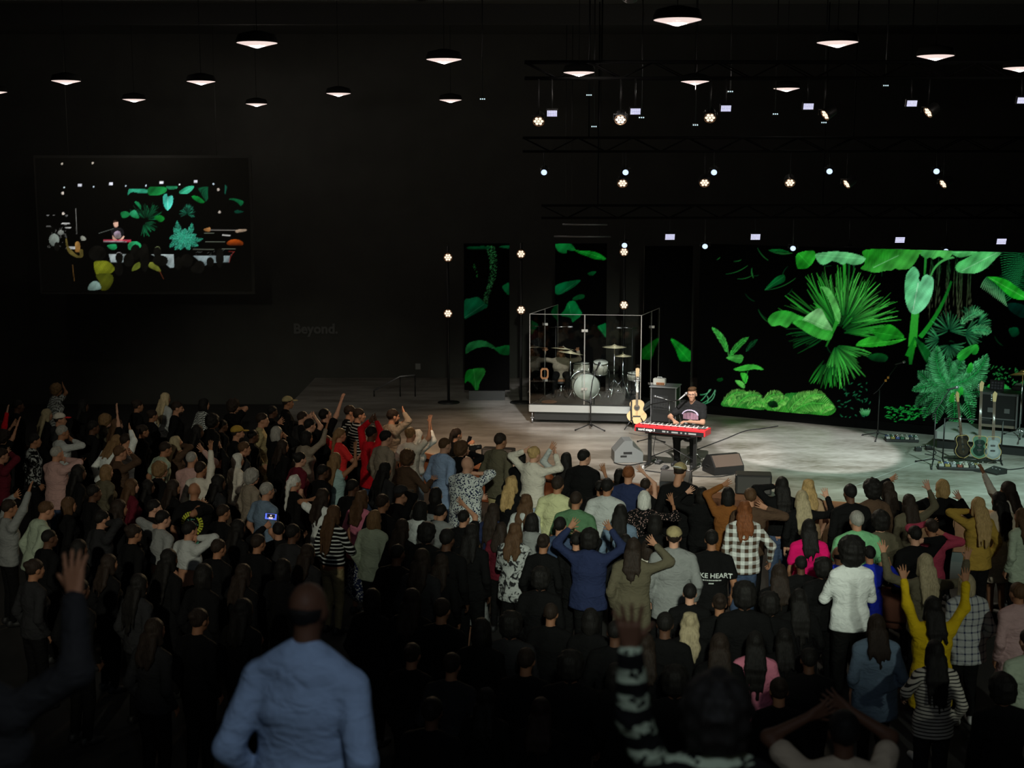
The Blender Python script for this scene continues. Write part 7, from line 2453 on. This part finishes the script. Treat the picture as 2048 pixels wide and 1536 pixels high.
# ---- before the stage
P(930, 914, 'balding man in a blue floral shirt with hands at his face', h=1.84, hair='none', skin='fair', top='floral:white:navy', sleeve='mid', wide=1.28, hem=0.70, bottom='jeans', R=(945, 935, 0.2), L='fold', loose=0.02)
P(996, 867, 'tall man in an olive jacket and khaki trousers facing the stage', h=1.88, hair='short:dark', top='olive', hem=0.80, wide=1.1, bottom='khaki', loose=0.018, collar=True)
P(1038, 904, 'dark-haired woman between the olive jacket and the cream sweater', sex='f', h=1.66, hair='bob:black', top='black')
P(1064, 894, 'blond woman in a cream knit sweater with both arms raised', sex='f', h=1.76, hair='bun:blond', top='cream', L=(1049, 886, 0.1), R=(1122, 898, 0.1), bottom='paleblue', hem=0.88, loose=0.022, turn=8)
P(1130, 906, 'woman with straight black hair and one pale sleeve straight up', sex='f', h=1.66, hair='verylong:black', top='palegrey', L=(1098, 882, 0.1))
P(1166, 900, 'young dark-haired man in a black sweater', h=1.80, hair='short:black', top='black', hem=0.84, yaw=25, skin='fair', loose=0.022, wide=1.08)
P(1213, 958, 'man in a pale sage short-sleeved shirt with a dark fade haircut', h=1.80, hair='short:black', top='palegrey', sleeve='short', collar=True, hem=0.80, skin='tan', wide=1.05, loose=0.02)
P(1199, 962, 'person raising one bare hand left of the sage shirt', h=1.6, hair='short:black', top='black', sleeve='short', R=(1204, 922, 0.3))
P(1256, 932, 'red-haired man in a navy blue shirt at the stage lip', h=1.82, hair='crop:red', top='navy', hem=0.78, wide=1.08, collar=True)
P(1238, 938, 'black-haired child-sized head beside the navy shirt', sex='f', h=1.52, hair='bob:black', top='black')
P(1290, 958, 'person with one bare arm straight up at the stage lip', sex='f', h=1.6, hair='short:dark', top='black', sleeve='none', R=(1278, 928, 0.2))
P(1020, 953, 'woman with wavy blond hair in a black top and tan skirt', sex='f', h=1.70, hair='wavy:blond', top='black', hem=0.88, bottom='tan', skirt=0.45)
P(1113, 954, 'man in a yellow-green striped shirt with dark hair', h=1.80, hair='short:dark', top='lime', hem=0.76, skin='tan', bottom='jeans', loose=0.02, wide=1.05)
P(1150, 984, 'man in a dark green t-shirt before the black sweater', h=1.78, hair='crop:dark', top='green', sleeve='short', hem=0.80, skin='tan', wide=1.12, loose=0.02)
P(1050, 990, 'woman with curly brown hair in a pale hooded top', sex='f', h=1.64, hair='wavy:brown', top='palegrey', hood=True)
P(1062, 1028, 'woman with smooth black hair in a grey hooded top', sex='f', h=1.62, hair='bob:black', top='grey', hood=True)
P(1178, 1062, 'person in a navy knit sweater with both arms raised wide', sex='f', h=1.70, hair='curly:black', top='navy', L=(1136, 1034, 0.15), R=(1228, 1040, 0.15), hem=0.8, loose=0.022, skin='tan', wide=1.1)
P(1118, 1036, 'round dark head left of the raised navy arms', h=1.66, hair='short:black', top='jeans')
P(1152, 1066, 'person with one open hand before the green t-shirt', h=1.52, hair='short:black', top='black', R=(1154, 1052, 0.3))
P(1240, 1010, 'woman with long black hair in a light denim jacket', sex='f', h=1.66, hair='verylong:black', top='denim', sleeve='mid', hem=0.95, R='front')
P(1288, 983, 'woman with silver hair in a dark speckled blouse raising a hand', sex='f', h=1.68, hair='bob:white', top='dots:black:blush', R=(1356, 992, 0.2), sleeve='mid', wide=1.15, hem=0.8)
P(946, 1084, 'child with blond hair in a long grey t-shirt', sex='f', h=1.48, hair='bob:light', top='grey', sleeve='mid', dress=True, hem=0.55, shoes='white')
P(1028, 1048, 'woman with brown hair in a tie-dye pale jacket', sex='f', h=1.68, hair='wavy:brown', top='tiedye:palegrey:charcoal', hem=0.74, L='front', R='front', loose=0.02)
P(984, 1008, 'woman with long dark hair in a navy top left of the tie-dye jacket', sex='f', h=1.64, hair='verylong:dark', top='navy')
P(924, 1022, 'person with a smooth dark head and one raised fist', h=1.62, hair='short:black', top='black', R=(922, 992, 0.2), sleeve='short')
P(1000, 1046, 'dark-haired girl left of the tie-dye jacket', sex='f', h=1.5, hair='long:dark', top='maroon')
P(1360, 928, 'man in a backward cap and black jacket looking down at the stage lip', h=1.84, hair='short:dark', cap='khaki:white', backward=True, top='black', wide=1.15, pitch=-18, hem=0.78, yaw=20)
P(1404, 975, 'dark-haired person lifting one hand right of the black jacket', sex='f', h=1.66, hair='bob:black', top='black', L=(1370, 968, 0.2))
P(1457, 976, 'dark-haired woman in a rust jacket with one hand up', sex='f', h=1.70, hair='bob:black', top='rust', L=(1450, 953, 0.2), skin='tan')
P(1502, 978, 'person in a dark brown jacket with mustard-lit hands', h=1.70, hair='short:brown', top='brown', R=(1540, 1004, 0.2))
P(1490, 1004, 'woman with wavy auburn hair in a brown-and-white checked shirt', sex='f', h=1.74, hair='wavy:red', top='plaid:white:brown', hem=0.82, bottom='jeans', R=(1546, 1140, 0.0), loose=0.022)
P(1566, 955, 'woman with long black hair in black at the stage lip', sex='f', h=1.74, hair='verylong:black', top='black', L=(1552, 956, 0.2), bottom='jeans', hem=0.95)
P(1619, 960, 'woman with copper-lit blond hair at the stage lip', sex='f', h=1.68, hair='wavy:blond', top='tan', sleeve='short')
P(1606, 982, 'woman with long dark blond hair raising a dark sleeve', sex='f', h=1.66, hair='verylong:ash', top='black', R=(1665, 980, 0.15), hem=0.95)
P(1704, 970, 'short-haired man in black at the lip, left of the curly-haired person', h=1.80, hair='short:black', top='black', skin='dark', wide=1.05)
P(1748, 963, 'person with a mass of black curls in a brown jacket', sex='f', h=1.78, hair='curly:black', top='brown', headk=1.05, hem=0.75, wide=1.1)
P(1780, 964, 'woman with dark hair raising one hand behind the curls', sex='f', h=1.74, hair='long:dark', top='black', L=(1786, 944, 0.2))
P(1822, 990, 'woman with straight dark hair in an olive top', sex='f', h=1.66, hair='verylong:dark', top='olive', R=(1862, 960, 0.15))
P(1890, 960, 'woman with a blond bob in black holding both hands up', sex='f', h=1.72, hair='bob:blond', top='black', L=(1846, 988, 0.1), R=(1924, 992, 0.1), skin='fair')
P(1868, 1040, 'woman with dark hair in a red sweater with one palm out', sex='f', h=1.66, hair='short:dark', top='rosered', R=(1883, 1050, 0.25), L=(1862, 1030, 0.25))
P(1834, 1054, 'dark-dressed person with a hand at the chest, right crowd', h=1.66, hair='short:black', top='black', R=(1838, 1062, 0.2))
P(1962, 996, 'woman with very long golden hair in mustard', sex='f', h=1.70, hair='verylong:blond', top='mustard', L=(1936, 1006, 0.2), hem=0.8)
P(2024, 964, 'woman with dark hair stretching a cream sleeve to the stage', sex='f', h=1.76, hair='long:dark', top='cream', L=(1954, 922, 0.2), turn=-15)
P(2004, 985, 'woman with long black hair in a long beige coat', sex='f', h=1.74, hair='verylong:black', top='beige', dress=True, hem=0.55, wide=1.05)
P(2050, 1018, 'person with brown hair in a sage top at the right edge', sex='f', h=1.66, hair='wavy:brown', top='sage', hem=0.75)
P(1717, 1024, 'grey-haired man in a bright green shirt seen from behind', h=1.82, hair='short:grey', top='brightgreen', sleeve='short', wide=1.22, hem=0.78, loose=0.022, collar=True)
P(1764, 1026, 'man in an olive-brown jacket right of the green shirt', h=1.80, hair='curly:black', top='olive', wide=1.1, hem=0.78)
P(1348, 1056, 'man in a tan cap and grey-blue shirt seen from behind', h=1.80, hair='short:dark', cap='khaki', top='grey', hem=0.72, wide=1.08, bottom='charcoal', loose=0.02)
P(1266, 1078, 'person with dark hair in an olive jacket raising one arm', sex='f', h=1.70, hair='long:dark', top='olive', hem=0.66, R=(1319, 1070, 0.15), loose=0.022, wide=1.05)
P(1295, 1082, 'person in a cream top beside the olive jacket', sex='f', h=1.62, hair='bob:dark', top='cream')
P(1424, 1062, 'person in a black t-shirt with white lettering on the back', h=1.74, hair='short:black', top='black', sleeve='short', skin='tan', wide=1.05, hem=0.8, face=6)
P(1380, 1170, 'dark-clothed person just below the white-lettered t-shirt', h=1.66, hair='short:black', top='black', R='front')
P(1620, 1040, 'woman with long black hair in a magenta top', sex='f', h=1.70, hair='long:black', top='magenta', sleeve='short', wide=1.1)
P(1680, 1094, 'balding man in a bright blue top left of the black curls', h=1.58, hair='balding:black', skin='tan', top='blue', sleeve='short')
P(1706, 1084, 'woman with a mass of black curls in a pale quilted jacket', sex='f', h=1.90, hair='curly:black', top='white', headk=1.2, hem=0.84, wide=1.0, loose=0.016, L='front', R='front', skin='dark', bottom='black')
P(1742, 1094, 'person in a cobalt blue top with bent arms', sex='f', h=1.54, hair='short:black', top='blue', R=(1768, 1118, 0.05), skin='tan', hem=0.75)
P(1855, 1110, 'woman with blond-tipped hair holding olive arms out wide', sex='f', h=1.72, hair='verylong:ash', top='olive', L=(1752, 1088, 0.15), R=(1950, 1104, 0.15))
P(1870, 1196, 'woman in a mustard yellow sweater with both arms raised high', sex='f', h=1.72, hair='long:black', top='yellow', L=(1801, 1130, 0.15), R=(1938, 1140, 0.15), skin='tan', hem=0.62, loose=0.02, bottom='black', shoes='white', wide=1.05)
P(1938, 1150, 'woman with short blond hair in a white-and-blue plaid shirt', sex='f', h=1.66, hair='bob:ash', top='fineplaid:palegrey:navy', hem=0.74, wide=1.15, sleeve='mid', shoes='white', bottom='black', loose=0.022)
P(2042, 1168, 'woman in a dusty pink trench coat at the right edge', sex='f', h=1.68, hair='short:brown', top='rose', dress=True, hem=0.5, collar=True, loose=0.024)
P(1756, 1232, 'woman with dark hair in a washed denim shirt, lower right', sex='f', h=1.68, hair='long:dark', top='denim', hem=0.68, wide=1.08, loose=0.026, sleeve='mid', bottom='black')
P(1874, 1284, 'woman with long dark hair in a thin-striped cream top', sex='f', h=1.66, hair='verylong:black', top='finestripe:cream:charcoal', hem=0.80, L=(1794, 1418, 0.0), bottom='charcoal')
P(2064, 1262, 'person in a teal-grey t-shirt at the lower right edge', h=1.70, hair='short:dark', top='sage', sleeve='short')
P(2010, 1356, 'dark curly head at the lower right corner', h=1.74, hair='curly:black', top='black', skin='dark')
P(1380, 1228, 'woman with long wavy blond hair alone in the dark lower middle', sex='f', h=1.64, hair='wavy:ash', top='black')
P(1512, 1266, 'dark-haired woman in a knitted pink sweater, lower middle', sex='f', h=1.62, hair='verylong:black', top='pink', sleeve='mid')
P(1692, 1430, 'person in a tan shirt lifting both hands at the lower right', h=1.68, skin='dark', hair='short:black', top='beige', L=(1622, 1385, 0.3), R=(1680, 1378, 0.4), sleeve='short', wide=1.05, tier=1.5)
# ---- nearest to the viewer
P(604, 1166, 'balding man in a light blue sweater, large and out of focus in front', h=1.78, hair='balding:black', skin='dark', top='skyblue', hem=0.82, wide=1.03, loose=0.018, turn=4, collar=True, slope=0.05, headk=0.95, tier=2.55)
P(1436, 1372, 'curly-haired person with a white-patterned sleeve raised, close in front', sex='f', h=1.74, hair='curly:black', top='ring:black:sage', skin='dark', wide=1.1, loose=0.03, L=(1245, 1225, -0.1), R='front', tier=2.55)
P(-95, 1225, 'dark-sleeved person at the left edge raising a hand, close in front', h=1.80, hair='short:dark', top='charcoal', skin='tan', wide=1.1, loose=0.03, R=(188, 1130, 0.1), tier=2.55)

# ---- people lost in the dark: nothing tells them apart
FILL = [(160, 800), (270, 800), (300, 820), (420, 830), (540, 812), (30, 800), (180, 842), (280, 850), (390, 850), (440, 840), (560, 880), (500, 860), (150, 930), (290, 960), (340, 960), (430, 950), (180, 970), (230, 1000), (440, 1010), (470, 1040), (90, 1060), (150, 1080), (260, 1050), (430, 1080), (510, 1070), (580, 1050), (610, 1090), (330, 1100), (210, 1110), (60, 1120), (400, 1130), (480, 1130), (560, 1120), (270, 1150), (150, 1160), (640, 930), (700, 960), (760, 990), (800, 1040), (850, 1050), (890, 1060), (790, 1090), (840, 1100), (880, 1110), (940, 1050), (1085, 1070), (1250, 1070), (1310, 1030), (1080, 1140), (1560, 1130), (1604, 1114), (1648, 1120), (1490, 1170), (1440, 1190), (1540, 1190), (1600, 1180), (1330, 1228), (1230, 1244), (1180, 1220), (1100, 1210), (1020, 1230), (960, 1240), (880, 1200), (820, 1180), (740, 1180), (1290, 1270), (1440, 1270), (1570, 1260), (1620, 1300), (1230, 1330), (1140, 1310), (1050, 1300), (900, 1310), (820, 1290), (1350, 1340), (1560, 1360), (390, 1220), (300, 1240), (480, 1200), (970, 1380), (1080, 1400), (860, 1400)]
rf = random.Random(11)
for i, (x, y) in enumerate(FILL):
    f_ = rf.random() < 0.5
    side = 'left' if x < 640 else ('middle' if x < 1330 else 'right')
    P(x, y, 'dark-clothed person lost in the unlit %s of the crowd' % (side + (' side' if side != 'middle' else '')), sex='f' if f_ else 'm', h=rf.uniform(1.58, 1.78), hair=rf.choice(['short:black', 'short:dark', 'crop:black', 'short:black', 'curly:black'] if not f_ else ['long:dark', 'bob:black', 'verylong:black', 'long:black', 'bun:dark']), top=rf.choice(['black', 'black', 'black', 'black', 'charcoal']), bottom='black', skin=rf.choice(['tan', 'dark', 'tan', 'dark']), group='dark figures in the crowd', filler=True)

# stand everyone on the floor, then ease apart those that would touch
for e in CROWD:
    solve(e)
for it in range(90):
    moved = False
    for i, a in enumerate(CROWD):
        for b in CROWD[i + 1:]:
            dx, dy = a['x'] - b['x'], a['y'] - b['y']
            if abs(dx) > 0.55 or abs(dy) > 0.55 or abs(a['z'] - b['z']) > 0.3:
                continue
            r = (dx / 0.50) ** 2 + (dy / 0.40) ** 2
            if r < 1:
                n_, f_ = (a, b) if a['y'] < b['y'] else (b, a)   # nearer, farther
                st = 0.012
                if n_['h'] < 1.93 and not (f_.get('filler') and not n_.get('filler')):
                    n_['h'] += st
                if f_['h'] > 1.46:
                    f_['h'] -= st
                solve(n_)
                solve(f_)
                moved = True
        lim = stage_front(a['x']) - 0.40
        if a['y'] > lim and a['h'] < 2.0:
            a['h'] += 0.02
            solve(a)
            moved = True
    if not moved:
        break
# fillers that still collide with somebody step out
keep = []
for e in sorted(CROWD, key=lambda q_: q_.get('filler', False)):
    if e.get('filler') and any(math.hypot(e['x'] - c_.x, e['y'] - c_.y) < 0.62 for c_ in (on_z(1772, 1196, 0.46), on_z(1800, 1240, 0.46))):
        continue
    if e.get('filler') and any(((e['x'] - o_['x']) / 0.50) ** 2 + ((e['y'] - o_['y']) / 0.40) ** 2 < 1 and abs(e['z'] - o_['z']) < 0.3 for o_ in keep):
        continue
    keep.append(e)
CROWD = keep
named = [q_ for q_ in CROWD if not q_.get('filler')]


def short_name(t):
    for w_ in (' with ', ' at ', ' seen ', ' left of ', ' right of ', ' beside ', ' behind ', ' before ', ' lifting ', ' raising ', ' reaching ', ' holding ', ' near ', ' facing ', ', ', ' stretching ', ' and ', ' leaning ', ' below ', ' looking ', ' bending '):
        i_ = t.find(w_)
        if i_ > 0 and len(t[:i_].split()) >= 3:
            t = t[:i_]
    return ' '.join(t.split()[:9])


used = set()
for e in CROWD:
    if not e.get('filler'):
        continue
    for o_ in sorted(named, key=lambda q_: (q_['px'] - e['px']) ** 2 + (q_['py'] - e['py']) ** 2):
        dx, dy = e['px'] - o_['px'], e['py'] - o_['py']
        rel = ('just left of' if dx < 0 else 'just right of') if abs(dx) > abs(dy) else ('right behind' if dy < 0 else 'in front of')
        lb_ = 'dark unlit figure %s the %s' % (rel, short_name(o_['label']))
        if lb_ not in used and len(lb_.split()) <= 16:
            used.add(lb_)
            e['label'] = lb_
            break
MADE = {}
ARCH = {}
for e in CROWD:
    e.setdefault('skin', ['mid', 'fair', 'mid', 'tan'][len(e['label']) % 4])
    if not e.get('filler'):
        e['group'] = 'standing crowd'
        finish(e)
        MADE[e['label']] = (build_person(e), e)
        continue
    # figures lost in the dark are copies of a dozen builds
    e['skin'] = 'dark' if e['hair'].endswith('black') else 'tan'
    key = (e['sex'], e['hair'], e['top'])
    finish(e)
    if key not in ARCH:
        a_ = dict(e, x=0.0, y=0.0, z=0.0, rz=0.0, h=1.7, v=0.028)
        o_ = build_person(a_)
        ARCH[key] = o_
    else:
        o_ = copy_tree(ARCH[key])
    o_.location = (e['x'], e['y'], e['z'])
    o_.rotation_euler = (0, 0, e['rz'])
    o_.scale = (e['h'] / 1.7,) * 3
    o_['label'] = e['label']

# ---- prints on clothes
o_, e_ = MADE['person in a black t-shirt with white lettering on the back']
m_print = mat('print_white', (0.62, 0.66, 0.62), 0.8)
k_ = e_['h'] / 1.75
decal(o_, e_, text_mesh('TAKE HEART', 0.085 * k_, 0, 0.0015), 0.0, 1.235 * k_, m_print)
rr = random.Random(2)
dash = []
for row, half in ((-0.062, 0.12), (-0.10, 0.03)):   # two lines too small to read
    x = -half
    while x < half:
        w_ = rr.uniform(0.006, 0.016)
        dash.append([(x, row), (x + w_, row), (x + w_, row + 0.014), (x, row + 0.014)])
        x += w_ + 0.006
mb = MB()
for pl in dash:
    mb.add([(x, y, 0) for x, y in pl], [(0, 1, 2, 3)])
decal(o_, e_, mb.mesh('print'), 0.0, 1.235 * k_, m_print)['kind'] = 'stuff'
o_, e_ = MADE['bald person in a black t-shirt with a yellow round back print']
k_ = e_['h'] / 1.75


def flat(name, polys):
    mb = MB()
    for pl in polys:
        n_ = len(pl)
        mb.add([(x, y, 0) for x, y in pl], [tuple(range(n_))])
    return mb.mesh(name)


petals = []
for i in range(26):
    a = 2 * PI * i / 26
    ca, sa = math.cos(a), math.sin(a)
    for r0, r1 in ((0.098, 0.122), (0.124, 0.15)):
        petals.append([(ca * r0 - sa * 0.009, (sa * r0 + ca * 0.009) * 1.12), (ca * r0 + sa * 0.009, (sa * r0 - ca * 0.009) * 1.12), (ca * r1 + sa * 0.012, (sa * r1 - ca * 0.012) * 1.12), (ca * r1 - sa * 0.012, (sa * r1 + ca * 0.012) * 1.12)])
decal(o_, e_, flat('print', petals), 0.0, 1.22 * k_, mat('print_yellow', (0.46, 0.50, 0.03), 0.8))['kind'] = 'stuff'
rr = random.Random(5)
bits = [[(-0.03, 0.02), (0.0, -0.01), (0.03, 0.02), (0.0, 0.06)]]
for i in range(40):
    x, y = rr.uniform(-0.11, 0.11), rr.uniform(-0.27, -0.19)
    w_, h_ = rr.uniform(0.006, 0.014), rr.uniform(0.004, 0.01)
    bits.append([(x - w_, y - h_), (x + w_, y - h_), (x + w_, y + h_), (x - w_, y + h_)])
for i in range(26):
    a, r_ = rr.uniform(0, 6.28), rr.uniform(0.03, 0.085)
    x, y = r_ * math.cos(a), r_ * math.sin(a)
    bits.append([(x - 0.008, y), (x, y - 0.01), (x + 0.008, y), (x, y + 0.01)])
decal(o_, e_, flat('print', bits), 0.0, 1.22 * k_, mat('print_green', (0.06, 0.26, 0.17), 0.8))['kind'] = 'stuff'

# lit phone in the dark
o_, e_ = MADE['dark person holding up the lit phone']
pp = on_y(542, 1033, e_['y'] + 0.33)
ph = empty('phone', pp, label='lit phone screen filming the singer in the dark crowd', cat='phone')
ph.rotation_euler = (-0.1, 0.1, 0)
MB().bbox((0, 0, 0), (0.165, 0.012, 0.085), 0.004).build('body', BLACK, ph)
m_ps = mat('phone_blue', (0.02, 0.02, 0.05), 0.3, emit=lin((92, 116, 235)), es=1.0)
MB().box((0, -0.0075, 0), (0.145, 0.002, 0.074)).build('screen', m_ps, ph)
m_pd = mat('phone_dark', (0.01, 0.01, 0.01), 0.3, emit=lin((20, 18, 26)), es=1.0)
m_pw = mat('phone_pale', (0.2, 0.2, 0.2), 0.3, emit=lin((225, 205, 205)), es=1.0)
sc1 = MB().box((0, -0.009, 0.008), (0.10, 0.002, 0.05)).build('picture', m_pd, ph)
MB().lathe([(0.010, 0), (0.010, 0.0012)], 8, (0.0, -0.0102, 0.014), Matrix.Rotation(PI / 2, 3, 'X')).build('face_image', m_pw, sc1)
MB().box((0, -0.0106, -0.018), (0.05, 0.001, 0.022)).build('shirt_image', m_pw, sc1)
# camera in a hand near the stage lip, and a phone
o_, e_ = MADE['curly-haired person in black holding up a camera']
pp = on_y(946, 895, e_['y'] + 0.36)
cm = empty('camera_body', pp, 0.4, 'small black camera held up near the stage lip', 'camera')
MB().bbox((0, 0, 0), (0.13, 0.07, 0.09), 0.01).build('body', BLACK, cm)
MB().lathe([(0.04, 0), (0.04, 0.09), (0.035, 0.10)], 14, (0.04, 0, 0), Matrix.Rotation(PI / 2, 3, 'Y')).build('lens', BLACK, cm)
o_, e_ = MADE['woman with a white headband near the stage lip']
pp = on_y(938, 881, e_['y'] + 0.35)
cm = empty('phone', pp, 0.5, 'dark phone held upright by the woman with the headband', 'phone')
MB().bbox((0, 0, 0), (0.075, 0.010, 0.15), 0.004, Matrix.Rotation(0.35, 3, 'Y')).build('body', BLACK, cm)
MB().box((0, -0.006, 0), (0.066, 0.002, 0.135), Matrix.Rotation(0.35, 3, 'Y')).build('screen', mat('phone_glass', (0.01, 0.01, 0.012), 0.1), cm)

# ------------------------------------------------------------------ singer, and a figure standing in for a reflection
sng = dict(label='singer in a black graphic t-shirt seated at the red keyboard', h=1.80, sex='m', sit=True, hair='quiff:brown', beard=False, glasses=True, top='charcoal', sleeve='short', bottom='black', skin='fair', fine=True, v=0.014, x=sp.x, y=sp.y, z=SZ, rz=KA + PI, hem=0.90, loose=0.014, lean=4, pitch=6, yaw=-10, pole=(1.0, -0.75, -0.25), side=0, shoes='black', group=None)


def to_local(e, w):
    q = Vector(w) - Vector((e['x'], e['y'], e['z']))
    c, s = math.cos(-e['rz']), math.sin(-e['rz'])
    return (q.x * c - q.y * s, q.x * s + q.y * c, q.z)


kz_ = SZ + KH + KT + 0.055
hl = kc + uV * 0.16 + nV * 0.16
hr = kc + uV * 0.0 + nV * 0.16
sng['L'] = to_local(sng, (hl.x + uV.x * 0.10, hl.y + uV.y * 0.10 + 0.10, kz_)) + ('relax', (0, 0, -1.0))
sng['R'] = to_local(sng, (hr.x - uV.x * 0.02, hr.y - uV.y * 0.02 + 0.10, kz_)) + ('relax', (0, 0, -1.0))
so_ = build_person(sng)
so_['category'] = 'person'
k_ = sng['h'] / 1.75
zc_ = (1.24 - 0.40) * k_
arch = []
for i in range(14):
    a0, a1 = PI * (0.06 + 0.88 * i / 14), PI * (0.06 + 0.88 * (i + 0.8) / 14)
    arch.append([(0.125 * math.cos(a0), 0.09 * math.sin(a0)), (0.125 * math.cos(a1), 0.09 * math.sin(a1)), (0.105 * math.cos(a1), 0.075 * math.sin(a1)), (0.105 * math.cos(a0), 0.075 * math.sin(a0))])
decal(so_, sng, flat('print', [[(x * 1.3, y * 1.3 + 0.015) for x, y in q_] for q_ in arch]), 0, zc_, mat('print_lilac', (0.62, 0.52, 0.72), 0.8), True)['kind'] = 'stuff'
bars = []
for i in range(11):
    x = -0.10 + i * 0.02
    bars.append([(x, -0.045), (x + 0.013, -0.045), (x + 0.013, 0.045 * (1 - (x / 0.14) ** 2)), (x, 0.06 * (1 - (x / 0.14) ** 2))])
decal(so_, sng, flat('print', [[(x * 1.3, y * 1.3 + 0.015) for x, y in q_] for q_ in bars]), 0, zc_, mat('print_rose', (0.55, 0.30, 0.42), 0.8), True)['kind'] = 'stuff'
decal(so_, sng, flat('print', [[(-0.05, -0.11), (0.02, -0.12), (0.075, -0.09), (0.055, -0.055), (0.01, -0.045), (-0.04, -0.07)]]), 0, zc_, mat('print_sand', (0.60, 0.52, 0.32), 0.8), True)
decal(so_, sng, flat('print', [[(-0.10, -0.13), (0.10, -0.13), (0.10, -0.105), (-0.10, -0.105)]]), 0, zc_, mat('print_grey', (0.40, 0.44, 0.44), 0.8), True)
for s in (-1, 1):                                   # white socks
    an = np.array([(s * (0.13 if s < 0 else 0.17)), 0.34 if s < 0 else 0.30, 0.09]) * k_
    MB().tube([(an[0], an[1], 0.08), (an[0], an[1] + 0.004, 0.15), (an[0], an[1] + 0.012, 0.20)], [0.047, 0.046, 0.052], 10).build('sock', WHITEP, so_)
ty_ = FL.y + 1.15  # stool and figure added to stand in for a reflection in the glass
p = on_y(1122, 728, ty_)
dst = empty('added_stool', (p.x, ty_, ZP), 0, 'low round stool added under the reflection stand-in in the drum booth', 'stool')
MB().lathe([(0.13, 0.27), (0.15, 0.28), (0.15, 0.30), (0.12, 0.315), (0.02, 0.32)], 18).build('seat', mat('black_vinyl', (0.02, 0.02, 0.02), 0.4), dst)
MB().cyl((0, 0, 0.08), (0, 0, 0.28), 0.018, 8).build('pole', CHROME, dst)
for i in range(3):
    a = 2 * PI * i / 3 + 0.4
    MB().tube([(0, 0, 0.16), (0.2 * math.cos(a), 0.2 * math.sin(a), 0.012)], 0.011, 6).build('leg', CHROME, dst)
refl = dict(label='woman in a beige top with both arms up inside the drum booth', h=1.56, sex='f', sit=True, sitdz=-0.55, hair='wavy:brown', top='taupe', bottom='black', skin='tan', fine=True, v=0.016, x=p.x, y=ty_, z=ZP, rz=PI, hem=0.96, loose=0.016)  # solid figure in place of a reflection; top dulled to its dimness
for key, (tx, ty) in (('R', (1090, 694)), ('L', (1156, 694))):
    refl[key] = to_local(refl, on_y(tx, ty + 8, refl['y'] - 0.08)) + ('relax', (0, 1, 0))
build_person(refl)

# ------------------------------------------------------------------ chairs and papers in a gap of the crowd
m_seat = mat('chair_terracotta', (0.16, 0.055, 0.03), 0.85, bump=0.3, bscale=80)


def chair(px, py, label):
    p = on_z(px, py, 0.46)
    t_ = empty('chair', (p.x, p.y, 0), -0.35, label, 'chair', 'chairs on the main floor')
    MB().bbox((0, 0, 0.44), (0.48, 0.46, 0.07), 0.02).build('seat', m_seat, t_)
    MB().bbox((0, -0.24, 0.72), (0.48, 0.05, 0.42), 0.02, Matrix.Rotation(-0.12, 3, 'X')).build('backrest', m_seat, t_)
    for sx in (-1, 1):
        for sy in (-1, 1):
            MB().tube([(sx * 0.21, sy * 0.19, 0.41), (sx * 0.22, sy * 0.22, 0.003)], 0.012, 6).build('leg', BLACKM, t_)
    return t_


CH = [(1772, 1196, 'terracotta chair strewn with papers behind the pale quilted jacket'), (1800, 1240, 'terracotta chair beside the raised yellow arm')]
chairs = [chair(*c_) for c_ in CH]
rr = random.Random(9)
lab = ['open white booklet lying on the papered chair', 'white sheet hanging over the papered chair edge', 'loose white sheet at the back of the papered chair', 'white booklet on the chair beside the yellow arm', 'folded white sheet on the chair by the yellow arm']
for i, (ci_, dx, dy, a) in enumerate(((0, -0.1, 0.05, 0.5), (0, 0.1, 0.12, -0.3), (0, 0.02, -0.1, 1.0), (1, 0.05, 0.08, 0.2), (1, -0.12, -0.05, 0.9))):
    q_ = chairs[ci_].matrix_basis @ Vector((dx, dy, 0.4765 + 0.003 * i))
    t_ = empty('paper_sheet', q_, a, lab[i], 'paper', 'papers on the chairs')
    mb = MB()
    mb.add([(-0.11, -0.15, 0), (0.0, -0.15, 0.006), (0.11, -0.15, 0), (-0.11, 0.15, 0), (0, 0.15, 0.006), (0.11, 0.15, 0), (-0.11, -0.15, -0.002), (0.11, -0.15, -0.002), (0.11, 0.15, -0.002), (-0.11, 0.15, -0.002)], [(0, 1, 4, 3), (1, 2, 5, 4), (6, 9, 8, 7), (0, 6, 7, 2, 1), (2, 7, 8, 5), (5, 8, 9, 3, 4), (3, 9, 6, 0)])
    mb.build('sheet', WHITEP, t_)
